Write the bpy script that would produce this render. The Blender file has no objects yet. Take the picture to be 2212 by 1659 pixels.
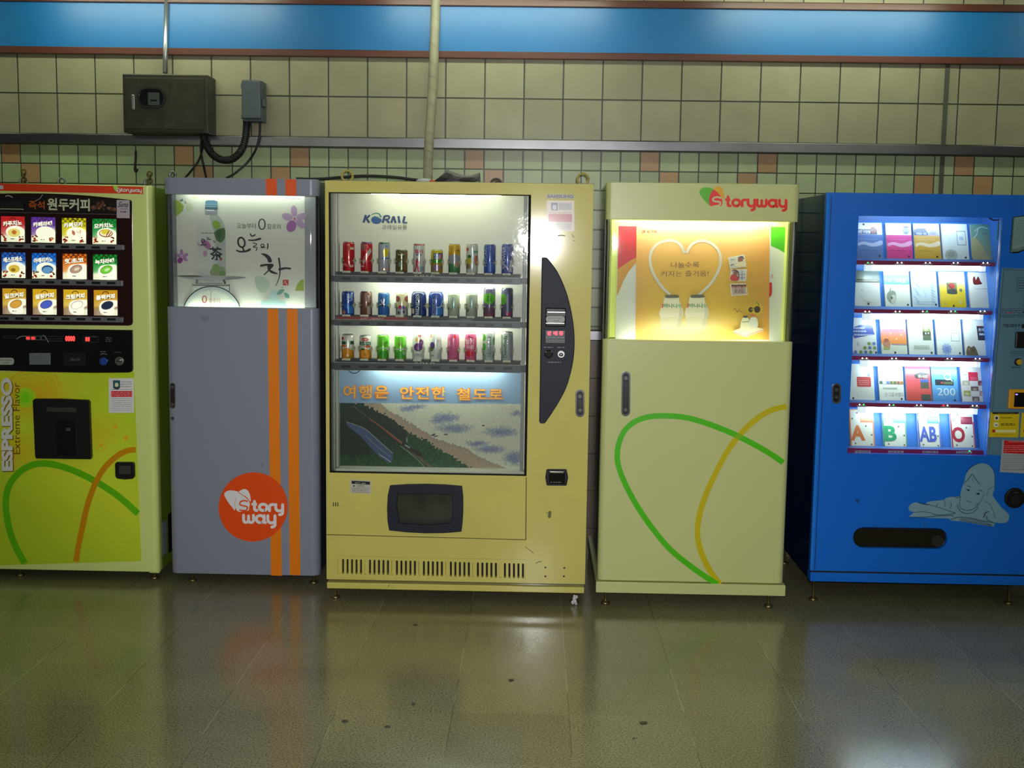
import bpy, math, random
import numpy as np
from mathutils import Vector, Matrix
from mathutils.geometry import tessellate_polygon

random.seed(7)
SC = bpy.context.scene
COL = SC.collection

# ------------------------------------------------------------------ camera
FPX = 2520.0
CAM_H = 1.575
CAM = Vector((0.0, 0.0, CAM_H))
YAW, PITCH, ROLL = math.radians(1.02), math.radians(6.62), math.radians(0.83)
FWD = Vector((-math.sin(YAW) * math.cos(PITCH), math.cos(YAW) * math.cos(PITCH), -math.sin(PITCH)))
R0 = Vector((math.cos(YAW), math.sin(YAW), 0.0))
U0 = R0.cross(FWD)
RGT = R0 * math.cos(ROLL) + U0 * math.sin(ROLL)
UPV = U0 * math.cos(ROLL) - R0 * math.sin(ROLL)
cam_data = bpy.data.cameras.new('camera')
cam_data.sensor_width = 36.0
cam_data.lens = FPX * 36.0 / 2212.0
cam_data.clip_start = 0.05
cam = bpy.data.objects.new('camera', cam_data)
M3 = Matrix((RGT, UPV, -FWD)).transposed()
cam.matrix_world = Matrix.Translation(CAM) @ M3.to_4x4()
COL.objects.link(cam)
SC.camera = cam
SC.view_settings.view_transform = 'Standard'
SC.view_settings.look = 'None'
SC.view_settings.exposure = 0.0
SC.view_settings.gamma = 1.0
SC.view_settings.use_curve_mapping = False
SC.cycles.max_bounces = 8
SC.cycles.caustics_reflective = False
SC.cycles.caustics_refractive = False

# ------------------------------------------------------------------ world and lamps
WALL_Y = 5.95
CEIL_Z = 2.96
HALL_LAMP = 32.0          # brightness of the hall's fluorescent tubes
world = bpy.data.worlds.new('world')
SC.world = world
world.use_nodes = True
world.node_tree.nodes['Background'].inputs['Color'].default_value = (0.90, 0.95, 0.85, 1)
world.node_tree.nodes['Background'].inputs['Strength'].default_value = 0.055


fl = bpy.data.lights.new('camera_flash', 'SPOT')      # the photographer's flash, beside the lens
fl.energy = 385.0
fl.color = (1.0, 0.985, 0.97)
fl.shadow_soft_size = 0.022
fl.spot_size = math.radians(68)
fl.spot_blend = 1.0
flo = bpy.data.objects.new('camera_flash', fl)
flo.matrix_world = Matrix.Translation(CAM + Vector((0.03, 0.0, 0.06))) @ M3.to_4x4()
COL.objects.link(flo)


# ------------------------------------------------------------------ colours and materials
def s2l(c):
    c = c / 255.0
    return c / 12.92 if c <= 0.04045 else ((c + 0.055) / 1.055) ** 2.4


def lin(c):
    """sRGB 0-255 triple to a linear RGBA tuple."""
    return (s2l(c[0]), s2l(c[1]), s2l(c[2]), 1.0)


MATS = {}


def mat(name, col=(200, 200, 200), rough=0.5, metal=0.0, coat=0.0, coat_rough=0.1, attr=False, noise=0.0, nscale=6.0,
        bump=0.0, bscale=60.0, emit=0.0, ecol=None, spec=0.5):
    if name in MATS:
        return MATS[name]
    m = bpy.data.materials.new(name)
    m.use_nodes = True
    nt = m.node_tree
    b = nt.nodes['Principled BSDF']
    b.inputs['Base Color'].default_value = lin(col)
    b.inputs['Roughness'].default_value = rough
    b.inputs['Metallic'].default_value = metal
    b.inputs['Coat Weight'].default_value = coat
    b.inputs['Coat Roughness'].default_value = coat_rough
    b.inputs['Specular IOR Level'].default_value = spec
    src = None
    if attr:
        a = nt.nodes.new('ShaderNodeAttribute')
        a.attribute_name = 'Col'
        src = a.outputs['Color']
        nt.links.new(src, b.inputs['Base Color'])
    tc = nt.nodes.new('ShaderNodeTexCoord')
    if noise > 0:
        n = nt.nodes.new('ShaderNodeTexNoise')
        n.inputs['Scale'].default_value = nscale
        n.inputs['Detail'].default_value = 6
        nt.links.new(tc.outputs['Object'], n.inputs['Vector'])
        r = nt.nodes.new('ShaderNodeMapRange')
        r.inputs['From Min'].default_value = 0.3
        r.inputs['From Max'].default_value = 0.7
        r.inputs['To Min'].default_value = 1.0 - noise
        r.inputs['To Max'].default_value = 1.0 + noise * 0.5
        nt.links.new(n.outputs['Fac'], r.inputs['Value'])
        mx = nt.nodes.new('ShaderNodeMix')
        mx.data_type = 'RGBA'
        mx.blend_type = 'MULTIPLY'
        mx.inputs['Factor'].default_value = 1.0
        if src is None:
            mx.inputs['A'].default_value = lin(col)
        else:
            nt.links.new(src, mx.inputs['A'])
        nt.links.new(r.outputs['Result'], mx.inputs['B'])
        nt.links.new(mx.outputs['Result'], b.inputs['Base Color'])
    if bump > 0:
        n2 = nt.nodes.new('ShaderNodeTexNoise')
        n2.inputs['Scale'].default_value = bscale
        n2.inputs['Detail'].default_value = 3
        nt.links.new(tc.outputs['Object'], n2.inputs['Vector'])
        bp = nt.nodes.new('ShaderNodeBump')
        bp.inputs['Strength'].default_value = bump
        bp.inputs['Distance'].default_value = 0.01
        nt.links.new(n2.outputs['Fac'], bp.inputs['Height'])
        nt.links.new(bp.outputs['Normal'], b.inputs['Normal'])
    if emit > 0:
        b.inputs['Emission Strength'].default_value = emit
        if attr:
            nt.links.new(src, b.inputs['Emission Color'])
        else:
            b.inputs['Emission Color'].default_value = lin(ecol or col)
    MATS[name] = m
    return m


def glass(name, tint=(255, 255, 255), rough=0.03, bump=0.0, bscale=20.0, ior=1.45, gloss=1.0):
    if name in MATS:
        return MATS[name]
    m = bpy.data.materials.new(name)
    m.use_nodes = True
    nt = m.node_tree
    nt.nodes.remove(nt.nodes['Principled BSDF'])
    out = nt.nodes['Material Output']
    t = nt.nodes.new('ShaderNodeBsdfTransparent')
    t.inputs['Color'].default_value = lin(tint)
    g = nt.nodes.new('ShaderNodeBsdfGlossy')
    g.inputs['Roughness'].default_value = rough
    fr = nt.nodes.new('ShaderNodeFresnel')
    fr.inputs['IOR'].default_value = ior
    mu = nt.nodes.new('ShaderNodeMath')
    mu.operation = 'MULTIPLY'
    mu.inputs[1].default_value = gloss
    nt.links.new(fr.outputs['Fac'], mu.inputs[0])
    mx = nt.nodes.new('ShaderNodeMixShader')
    nt.links.new(mu.outputs[0], mx.inputs['Fac'])
    nt.links.new(t.outputs[0], mx.inputs[1])
    nt.links.new(g.outputs[0], mx.inputs[2])
    nt.links.new(mx.outputs[0], out.inputs['Surface'])
    if bump > 0:
        tc = nt.nodes.new('ShaderNodeTexCoord')
        n2 = nt.nodes.new('ShaderNodeTexNoise')
        n2.inputs['Scale'].default_value = bscale
        n2.inputs['Detail'].default_value = 4
        nt.links.new(tc.outputs['Object'], n2.inputs['Vector'])
        bp = nt.nodes.new('ShaderNodeBump')
        bp.inputs['Strength'].default_value = bump
        bp.inputs['Distance'].default_value = 0.01
        nt.links.new(n2.outputs['Fac'], bp.inputs['Height'])
        nt.links.new(bp.outputs['Normal'], g.inputs['Normal'])
    MATS[name] = m
    return m


# ------------------------------------------------------------------ pixel rays and planes
def ray(px, py):
    return FWD + RGT * ((px - 1106.0) / FPX) + UPV * ((829.5 - py) / FPX)


def at(px, py, Y):
    """The point of the vertical plane y = Y seen at pixel px, py: (x, z)."""
    d = ray(px, py)
    k = Y / d.y
    return d.x * k, CAM_H + d.z * k


def on_floor(px, py):
    d = ray(px, py)
    k = -CAM_H / d.z
    return d.x * k, d.y * k


class Face:
    """The front of one cabinet: its real rectangle and the map from the photograph's pixels onto it."""

    def __init__(self, tl, tr, br, bl, Y):
        self.Y = Y
        w = [at(p[0], p[1], Y) for p in (tl, tr, br, bl)]
        self.X0 = (w[0][0] + w[3][0]) / 2
        self.X1 = (w[1][0] + w[2][0]) / 2
        self.Z1 = (w[0][1] + w[1][1]) / 2
        self.Z0 = (w[2][1] + w[3][1]) / 2
        self.W, self.H = self.X1 - self.X0, self.Z1 - self.Z0
        A, B = [], []
        dst = [(0, self.Z1), (self.W, self.Z1), (self.W, self.Z0), (0, self.Z0)]
        for (x, y), (u, v) in zip((tl, tr, br, bl), dst):
            A.append([x, y, 1, 0, 0, 0, -u * x, -u * y]); B.append(u)
            A.append([0, 0, 0, x, y, 1, -v * x, -v * y]); B.append(v)
        self.h = np.linalg.solve(np.array(A, float), np.array(B, float))

    def p(self, px, py, dd=0.0):
        h = self.h
        w = h[6] * px + h[7] * py + 1
        u = (h[0] * px + h[1] * py + h[2]) / w
        v = (h[3] * px + h[4] * py + h[5]) / w
        if dd:
            k = (self.Y + dd) / self.Y
            u = (self.X0 + u) * k - self.X0
            v = CAM_H + (v - CAM_H) * k
        return u, v

    def box(self, x0, y0, x1, y1, dd=0.0):
        """A pixel box as u0, u1, v0, v1."""
        a, b = self.p(x0, (y0 + y1) / 2, dd), self.p(x1, (y0 + y1) / 2, dd)
        c, d = self.p((x0 + x1) / 2, y0, dd), self.p((x0 + x1) / 2, y1, dd)
        return a[0], b[0], d[1], c[1]


# ------------------------------------------------------------------ mesh building
def smooth_path(pts, n=6, closed=False):
    """Catmull-Rom through the points."""
    P = [tuple(p) for p in pts]
    if len(P) < 3:
        return P
    out = []
    N = len(P)
    rng = range(N if closed else N - 1)
    for i in rng:
        p1, p2 = P[i], P[(i + 1) % N]
        p0 = P[(i - 1) % N] if (closed or i > 0) else p1
        p3 = P[(i + 2) % N] if (closed or i + 2 < N) else p2
        for k in range(n):
            t = k / n
            out.append(tuple(0.5 * (2 * b + (c - a) * t + (2 * a - 5 * b + 4 * c - d) * t * t + (3 * b - a - 3 * c + d) * t ** 3)
                             for a, b, c, d in zip(p0, p1, p2, p3)))
    if not closed:
        out.append(P[-1])
    return out


def ring(cx, cy, rx, ry=None, n=24, rot=0.0, a0=0.0, a1=2 * math.pi):
    ry = rx if ry is None else ry
    full = abs(a1 - a0 - 2 * math.pi) < 1e-6
    out = []
    for i in range(n if full else n + 1):
        a = a0 + (a1 - a0) * i / n
        x, y = rx * math.cos(a), ry * math.sin(a)
        out.append((cx + x * math.cos(rot) - y * math.sin(rot), cy + x * math.sin(rot) + y * math.cos(rot)))
    return out


def round_rect(x0, x1, y0, y1, r, n=5):
    out = []
    for cx, cy, a in ((x1 - r, y1 - r, 0), (x0 + r, y1 - r, 90), (x0 + r, y0 + r, 180), (x1 - r, y0 + r, 270)):
        for i in range(n + 1):
            t = math.radians(a + 90 * i / n)
            out.append((cx + r * math.cos(t), cy + r * math.sin(t)))
    return out


class MB:
    def __init__(self):
        self.v, self.f, self.c, self.s = [], [], [], []
        self.colored = False

    def add(self, verts, faces, col=None, smooth=False):
        n = len(self.v)
        self.v += [tuple(v) for v in verts]
        for i, f in enumerate(faces):
            self.f.append(tuple(a + n for a in f))
            c = col
            if isinstance(col, list):
                c = [col[a] for a in f]
            self.c.append(c)
            self.s.append(smooth)
        if col is not None:
            self.colored = True
        return self

    def box(self, x0, x1, y0, y1, z0, z1, col=None):
        v = [(x, y, z) for x in (x0, x1) for y in (y0, y1) for z in (z0, z1)]
        return self.add(v, [(0, 1, 3, 2), (4, 6, 7, 5), (0, 4, 5, 1), (2, 3, 7, 6), (0, 2, 6, 4), (1, 5, 7, 3)], col)

    def prism(self, outline, holes, y0, y1, col=None, smooth=False):
        """A front-view (x, z) outline with holes, from y0 (front) to y1 (back)."""
        loops = [list(outline)] + [list(h) for h in holes]
        vec = [[Vector((a, b, 0)) for a, b in l] for l in loops]
        tris = tessellate_polygon(vec)
        flat = [p for l in loops for p in l]
        n = len(flat)
        v = [(a, y0, b) for a, b in flat] + [(a, y1, b) for a, b in flat]
        fs = []
        for t in tris:
            a, b, c = [flat[i] for i in t]
            if (b[0] - a[0]) * (c[1] - a[1]) - (b[1] - a[1]) * (c[0] - a[0]) < 0:
                t = (t[0], t[2], t[1])
            fs.append(tuple(t))
            fs.append((t[0] + n, t[2] + n, t[1] + n))
        self.add(v, fs, col)
        k = len(self.v) - 2 * n
        o = 0
        for li, l in enumerate(loops):
            m = len(l)
            area = sum(l[i][0] * l[(i + 1) % m][1] - l[(i + 1) % m][0] * l[i][1] for i in range(m))
            flip = (area < 0) == (li == 0)
            for i in range(m):
                a, b = k + o + i, k + o + (i + 1) % m
                q = (a, a + n, b + n, b) if not flip else (a, b, b + n, a + n)
                self.f.append(q); self.c.append(col); self.s.append(smooth)
            o += m
        return self

    def plan(self, outline, z0, z1, col=None, smooth=False):
        """A plan-view (x, y) outline extruded upward, capped."""
        n = len(outline)
        v = [(a, b, z0) for a, b in outline] + [(a, b, z1) for a, b in outline]
        fs = [(i, (i + 1) % n, (i + 1) % n + n, i + n) for i in range(n)]
        self.add(v, fs, col, smooth)
        k = len(self.v) - 2 * n
        self.f += [tuple(range(k + n - 1, k - 1, -1)), tuple(range(k + n, k + 2 * n))]
        self.c += [col, col]; self.s += [False, False]
        return self

    def lathe(self, prof, cx=0, cy=0, z=0, n=20, col=None, cap=True):
        """prof: (r, height[, colour]) from bottom to top about a vertical axis."""
        v, cl = [], []
        for p in prof:
            for i in range(n):
                a = 2 * math.pi * i / n
                v.append((cx + p[0] * math.cos(a), cy + p[0] * math.sin(a), z + p[1]))
        k = len(self.v)
        self.v += v
        for j in range(len(prof) - 1):
            c = prof[j][2] if len(prof[j]) > 2 else col
            if c is not None:
                self.colored = True
            for i in range(n):
                a, b = k + j * n + i, k + j * n + (i + 1) % n
                self.f.append((a, b, b + n, a + n)); self.c.append(c); self.s.append(True)
        if cap:
            c0 = prof[0][2] if len(prof[0]) > 2 else col
            c1 = prof[-1][2] if len(prof[-1]) > 2 else col
            self.f.append(tuple(k + i for i in range(n - 1, -1, -1))); self.c.append(c0); self.s.append(False)
            self.f.append(tuple(k + (len(prof) - 1) * n + i for i in range(n))); self.c.append(c1); self.s.append(False)
        return self

    def cyl(self, p0, p1, r, n=14, col=None, r2=None, smooth=True):
        p0, p1 = Vector(p0), Vector(p1)
        return self.tube([p0, p1], r, n, col, r2)

    def tube(self, pts, r, n=10, col=None, r2=None):
        pts = [Vector(p) for p in pts]
        v = []
        up = None
        for i, p in enumerate(pts):
            t = (pts[min(i + 1, len(pts) - 1)] - pts[max(i - 1, 0)]).normalized()
            if up is None:
                up = Vector((0, 0, 1)) if abs(t.z) < 0.9 else Vector((1, 0, 0))
            a = t.cross(up).normalized()
            up = a.cross(t).normalized()
            rr = r if r2 is None else r + (r2 - r) * i / (len(pts) - 1)
            for k in range(n):
                q = 2 * math.pi * k / n
                v.append(p + a * (rr * math.cos(q)) + up * (rr * math.sin(q)))
        fs = []
        for i in range(len(pts) - 1):
            for k in range(n):
                a, b = i * n + k, i * n + (k + 1) % n
                fs.append((a, a + n, b + n, b))
        self.add(v, fs, col, True)
        k = len(self.v) - len(v)
        e = (len(pts) - 1) * n
        self.f += [tuple(k + i for i in range(n)), tuple(k + e + i for i in range(n - 1, -1, -1))]
        self.c += [col, col]; self.s += [False, False]
        return self

    def sphere(self, c, r, sx=1, sy=1, sz=1, n=14, m=8, col=None):
        prof = [(max(r * math.sin(math.pi * j / m), 1e-5), -r * math.cos(math.pi * j / m)) for j in range(m + 1)]
        v, fs = [], []
        for p in prof:
            for i in range(n):
                a = 2 * math.pi * i / n
                v.append((c[0] + p[0] * math.cos(a) * sx, c[1] + p[0] * math.sin(a) * sy, c[2] + p[1] * sz))
        for j in range(m):
            for i in range(n):
                a, b = j * n + i, j * n + (i + 1) % n
                fs.append((a, b, b + n, a + n))
        return self.add(v, fs, col, True)

    def torus(self, c, R, r, axis='y', n=20, m=8, a0=0.0, a1=2 * math.pi, col=None):
        pts = []
        k = n if abs(a1 - a0 - 2 * math.pi) < 1e-6 else n
        for i in range(k + 1):
            a = a0 + (a1 - a0) * i / k
            x, z = R * math.cos(a), R * math.sin(a)
            pts.append({'y': (c[0] + x, c[1], c[2] + z), 'x': (c[0], c[1] + x, c[2] + z), 'z': (c[0] + x, c[1] + z, c[2])}[axis])
        return self.tube(pts, r, m, col)

    def build(self, name, material, parent=None, bevel=0.0, seg=2, label=None):
        me = bpy.data.meshes.new(name)
        me.from_pydata(self.v, [], self.f)
        me.polygons.foreach_set('use_smooth', self.s)
        if self.colored:
            a = me.color_attributes.new('Col', 'FLOAT_COLOR', 'CORNER')
            buf = []
            for f, c in zip(self.f, self.c):
                if c is None:
                    c = (200, 200, 200)
                if isinstance(c, list):
                    for q in c:
                        buf += lin(q)
                else:
                    buf += list(lin(c)) * len(f)
            a.data.foreach_set('color', buf)
        me.materials.append(material)
        me.update()
        o = bpy.data.objects.new(name, me)
        COL.objects.link(o)
        if parent is not None:
            o.parent = parent
        if label:
            o['label'] = label
        if bevel > 0:
            md = o.modifiers.new('bevel', 'BEVEL')
            md.width = bevel
            md.segments = seg
            md.limit_method = 'ANGLE'
            md.angle_limit = math.radians(40)
        return o


def thing(name, label, cat, loc=(0, 0, 0), group=None):
    o = bpy.data.objects.new(name, None)
    o.empty_display_size = 0.1
    o.location = loc
    COL.objects.link(o)
    return tag(o, label, cat, group)


def tag(o, label, cat, group=None):
    o['label'] = label
    o['category'] = cat
    if group:
        o['group'] = group
    return o


def structure(o, label=None):
    o['kind'] = 'structure'
    if label:
        o['label'] = label
    return o


# ------------------------------------------------------------------ lettering
TEXTS = {}


def glyphs(s, bold=0.0, spacing=1.0):
    """Triangles of a line of lettering, scaled into the unit square."""
    key = (s, bold, spacing)
    if key in TEXTS:
        return TEXTS[key]
    c = bpy.data.curves.new('lettering', 'FONT')
    c.body = s
    c.offset = bold
    c.resolution_u = 3
    c.space_character = spacing
    o = bpy.data.objects.new('lettering', c)
    m = o.to_mesh()
    v = np.array([(q.co.x, q.co.y) for q in m.vertices]) if len(m.vertices) else np.zeros((0, 2))
    f = [tuple(p.vertices) for p in m.polygons]
    o.to_mesh_clear()
    bpy.data.objects.remove(o)
    bpy.data.curves.remove(c)
    if len(v):
        lo, hi = v.min(0), v.max(0)
        v = (v - lo) / np.maximum(hi - lo, 1e-6)
    TEXTS[key] = (v, f)
    return TEXTS[key]


def stroke_quads(pts, w, w2=None):
    """A ribbon of width w along a polyline."""
    L, R = [], []
    n = len(pts)
    for i, p in enumerate(pts):
        a, b = pts[max(i - 1, 0)], pts[min(i + 1, n - 1)]
        dx, dy = b[0] - a[0], b[1] - a[1]
        l = math.hypot(dx, dy) or 1e-6
        ww = w if w2 is None else w + (w2 - w) * i / max(n - 1, 1)
        nx, ny = -dy / l * ww / 2, dx / l * ww / 2
        L.append((p[0] + nx, p[1] + ny)); R.append((p[0] - nx, p[1] - ny))
    return [[L[i], L[i + 1], R[i + 1], R[i]] for i in range(n - 1)]


ROUND = {   # the rounded logo alphabet: strokes on an x-height of 1, and the advance
    's': ([[(.85, .92), (.5, 1), (.15, .85), (.15, .62), (.5, .5), (.85, .38), (.85, .12), (.5, 0), (.1, .08)]], 1.2),
    't': ([[(.14, 1.42), (.14, .3), (.22, .06), (.46, .0)], [(-.1, .97), (.46, .97)]], .78),
    'o': ([ring(.5, .5, .5, n=16) + [(1, .5)]], 1.32),
    'r': ([[(0, 0), (0, .6), (.12, .9), (.5, 1.0)]], .82),
    'y': ([[(0, 1), (0, .45), (.15, .1), (.45, 0), (.75, .1), (.9, .35)], [(.9, 1), (.9, -.2), (.8, -.48), (.5, -.6)]], 1.26),
    'w': ([[(0, 1), (0, .35), (.12, .06), (.34, 0), (.54, .1), (.62, .35), (.62, .9)],
           [(.62, .35), (.7, .1), (.9, 0), (1.12, .06), (1.24, .35), (1.24, 1)]], 1.6),
    'a': ([ring(.5, .5, .5, n=16) + [(1, .5)], [(1.0, 1), (1.0, .15), (1.16, 0)]], 1.46),
}


def round_word(word):
    x, out = 0.0, []
    for ch in word:
        st, adv = ROUND[ch]
        for s in st:
            out.append([(x + a, b) for a, b in s])
        x += adv
    xs = [p[0] for s in out for p in s]
    ys = [p[1] for s in out for p in s]
    return out, min(xs), max(xs), min(ys), max(ys)


class Print:
    """Flat printed matter on one front: coloured shapes given in the photograph's pixels, gathered into one mesh."""

    def __init__(self, face, y=0.0, dd=0.0, step=0.00018):
        self.F, self.y, self.dd, self.step = face, y, dd, step
        self.m = MB()
        self.k = 0

    def _add(self, polys, col):
        self.k += 1
        yy = self.y - self.k * self.step
        for i, q in enumerate(polys):
            pts = [self.F.p(a, b, self.dd) for a, b in q]
            ar = sum(pts[j][0] * pts[(j + 1) % len(pts)][1] - pts[(j + 1) % len(pts)][0] * pts[j][1] for j in range(len(pts)))
            c = col
            if ar < 0:
                pts = pts[::-1]
                if isinstance(c, list):
                    c = c[::-1]
            y2 = yy - (i % 40) * 4e-6
            self.m.add([(a, y2, b) for a, b in pts], [tuple(range(len(pts)))], c)
        return self

    def rect(self, x0, y0, x1, y1, col):
        return self._add([[(x0, y0), (x1, y0), (x1, y1), (x0, y1)]], col)

    def quad(self, pts, col):
        return self._add([pts], col)

    def poly(self, pts, col):
        vec = [[Vector((a, b, 0)) for a, b in pts]]
        return self._add([[pts[i] for i in t] for t in tessellate_polygon(vec)], col)

    def blob(self, pts, col, n=5):
        return self.poly(smooth_path(pts, n, True), col)

    def ell(self, cx, cy, rx, ry, col, rot=0.0, n=22):
        return self._add([ring(cx, cy, rx, ry, n, rot)], col)

    def stroke(self, pts, w, col, smooth=True, w2=None, caps=True):
        p = smooth_path(pts) if smooth else pts
        q = stroke_quads(p, w, w2)
        if caps:
            q.append(ring(p[0][0], p[0][1], w / 2, n=10))
            q.append(ring(p[-1][0], p[-1][1], (w2 if w2 is not None else w) / 2, n=10))
        return self._add(q, col)

    def frame(self, x0, y0, x1, y1, w, col):
        return self._add([[(x0, y0), (x1, y0), (x1, y0 + w), (x0, y0 + w)], [(x0, y1 - w), (x1, y1 - w), (x1, y1), (x0, y1)],
                          [(x0, y0), (x0 + w, y0), (x0 + w, y1), (x0, y1)], [(x1 - w, y0), (x1, y0), (x1, y1), (x1 - w, y1)]], col)

    def text(self, s, x0, y0, x1, y1, col, bold=0.0, rot=0, shear=0.0, tilt=0.0, spacing=1.0):
        v, f = glyphs(s, bold, spacing)
        if not len(v):
            return self
        P = []
        for a, b in v:
            if rot == 90:
                a, b = 1 - b, a
            a += shear * (b - 0.5)
            P.append((x0 + a * (x1 - x0), y1 - b * (y1 - y0) + tilt * (a - 0.5)))
        return self._add([[P[i] for i in q] for q in f], col)

    def lines(self, x0, y0, x1, y1, n, w, col, seed=1):
        """Small illegible print: n rows of broken strokes."""
        r = random.Random(seed)
        q = []
        for i in range(n):
            y = y0 + (y1 - y0) * (i + 0.5) / n
            x = x0
            while x < x1 - 1:
                e = min(x1, x + r.uniform(2.5, 9))
                q.append([(x, y - w / 2), (e, y - w / 2), (e, y + w / 2), (x, y + w / 2)])
                x = e + r.uniform(1.0, 2.2)
        return self._add(q, col)

    def logo_word(self, word, x0, y0, x1, y1, w, col, tilt=0.0):
        st, a0, a1, b0, b1 = round_word(word)
        q = []
        for s in st:
            p = [(x0 + w / 2 + (a - a0) / (a1 - a0) * (x1 - x0 - w), y1 - w / 2 - (b - b0) / (b1 - b0) * (y1 - y0 - w)) for a, b in s]
            p = [(a, b + tilt * ((a - x0) / (x1 - x0) - 0.5)) for a, b in p]
            p = smooth_path(p, 4)
            q += stroke_quads(p, w)
            for e in p[::2]:
                q.append(ring(e[0], e[1], w / 2, n=8))
        return self._add(q, col)

    def grid(self, x0, y0, x1, y1, nx, ny, fn, vert=True, skew=0.0):
        """A raster print: fn(s, t) gives the ink at s, t in 0..1 (t downward)."""
        self.k += 1
        yy = self.y - self.k * self.step
        v, cs, fs = [], [], []
        for j in range(ny + 1):
            for i in range(nx + 1):
                s, t = i / nx, j / ny
                a, b = self.F.p(x0 + s * (x1 - x0) + skew * t, y0 + t * (y1 - y0), self.dd)
                v.append((a, yy, b)); cs.append(fn(s, t) if vert else None)
        n = len(self.m.v)
        self.m.v += v
        for j in range(ny):
            for i in range(nx):
                a = j * (nx + 1) + i
                f = (a + nx + 1, a + nx + 2, a + 1, a)
                self.m.f.append(tuple(n + q for q in f))
                self.m.c.append([cs[q] for q in f] if vert else fn((i + .5) / nx, (j + .5) / ny))
                self.m.s.append(False)
        self.m.colored = True
        return self

    def build(self, name, material, parent, label=None):
        return self.m.build(name, material, parent, label=label)


def mix(a, b, t):
    t = max(0.0, min(1.0, t))
    return tuple(a[i] + (b[i] - a[i]) * t for i in range(3))


def heart_logo(P, fx, fy, s, green, yellow, red, cut):
    """The three-lobed mark, with the S cut out of its middle; local units follow the cream cabinet's header."""
    T = lambda pts: [(fx + a * s, fy + b * s) for a, b in pts]
    P.blob(T([(955, 152), (972, 120), (1010, 108), (1055, 114), (1092, 132), (1066, 160), (1049, 205), (1046, 248), (1062, 288), (1018, 250), (983, 208), (962, 178)]), green)
    P.blob(T([(1090, 130), (1108, 108), (1136, 100), (1164, 115), (1183, 155), (1191, 212), (1168, 214), (1150, 180), (1120, 150)]), yellow)
    P.blob(T([(1086, 134), (1120, 153), (1150, 184), (1168, 218), (1173, 258), (1160, 288), (1120, 290), (1070, 292), (1050, 262), (1046, 215), (1062, 168)]), red)
    P.stroke(T([(1160, 212), (1128, 203), (1092, 210), (1084, 232), (1108, 244), (1142, 247), (1153, 262), (1140, 282), (1080, 292)]), 17 * s, cut)


# shared materials
PAPER = mat('printed_paper', attr=True, rough=0.45)
STICKER = mat('printed_sticker', attr=True, rough=0.35, coat=0.3)
BACKLIT = mat('backlit_print', attr=True, rough=0.3, emit=0.75)
CHROME = mat('chrome', (205, 205, 208), 0.16, 1.0)
STEEL = mat('brushed_steel', (150, 152, 152), 0.38, 1.0, noise=0.25, nscale=9)
DARK_STEEL = mat('dull_steel', (76, 72, 64), 0.42, 0.9, noise=0.25, nscale=14)
BLACK_PLASTIC = mat('black_plastic', (14, 14, 17), 0.38)
NAVY_PLASTIC = mat('navy_plastic', (30, 33, 50), 0.5, bump=0.03, bscale=400, spec=0.3)
DARK_GAP = mat('dark_gap', (16, 15, 14), 0.7)
RUBBER = mat('black_rubber', (17, 17, 18), 0.5)
RED_LED = mat('red_led', (60, 5, 5), 0.3, emit=5.0, ecol=(255, 30, 28))
GREEN_LED = mat('green_led', (5, 60, 20), 0.3, emit=4.0, ecol=(40, 255, 90))
WHITE_LED = mat('white_led', (120, 130, 120), 0.3, emit=3.0, ecol=(235, 255, 240))
TUBE = mat('lit_tube', (250, 250, 245), 0.3, emit=34.0, ecol=(246, 255, 232))
TUBE_COOL = mat('lit_tube_cool', (250, 250, 250), 0.3, emit=21.0, ecol=(226, 250, 255))
BRASS = mat('brass_foot', (150, 135, 90), 0.35, 0.9)


def foot(parent, x, y, ztop, name='foot'):
    m = MB()
    m.lathe([(0.0, 0.0), (0.020, 0.0), (0.021, 0.006), (0.012, 0.013), (0.0065, 0.016), (0.0065, ztop), (0.0, ztop)], x, y, 0, 14, cap=False)
    return m.build(name, BRASS, parent)


def eyebolt(parent, x, y, z, R=0.019, material=None, ax='y'):
    m = MB()
    m.torus((x, y, z + R + 0.008), R, 0.0052, ax)
    m.cyl((x, y, z), (x, y, z + 0.014), 0.007)
    m.cyl((x, y, z), (x, y, z + 0.004), 0.018)
    return m.build('eyebolt', material or STEEL, parent)


# ------------------------------------------------------------------ the hall: wall, trims, floor, ceiling
def wall_z(pts):
    return sum(at(x, y, WALL_Y)[1] for x, y in pts) / len(pts)


BAND_TOP = wall_z([(0, 18), (400, 3), (1300, 5), (1700, 20), (2212, 42)])
BAND_BOT = wall_z([(0, 113), (300, 104), (620, 100), (930, 101), (1300, 106), (1700, 118), (2212, 143)])
STRIP_BOT = wall_z([(0, 128), (340, 119), (620, 116), (930, 117), (1300, 122), (1700, 136), (2212, 157)])
RAIL_TOP = wall_z([(0, 298), (440, 291), (930, 290), (1300, 296), (1700, 308), (2212, 328)])
RAIL_BOT = wall_z([(0, 322), (440, 314), (930, 313), (1300, 316), (1700, 330), (2212, 348)])
RAIL2_TOP = at(1283, 713, WALL_Y)[1]
RAIL2_BOT = at(1283, 735, WALL_Y)[1]
WX0, WX1 = -4.6, 5.2
TILE = (at(1132 + 84.8, 200, WALL_Y)[0] - at(1132, 200, WALL_Y)[0])
JX = at(1132, 200, WALL_Y)[0]                  # one vertical joint of the big tiles
EXPJ = at(2042, 230, WALL_Y)[0]                # the wide expansion joint

wm = MB()
rw = random.Random(3)


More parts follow.
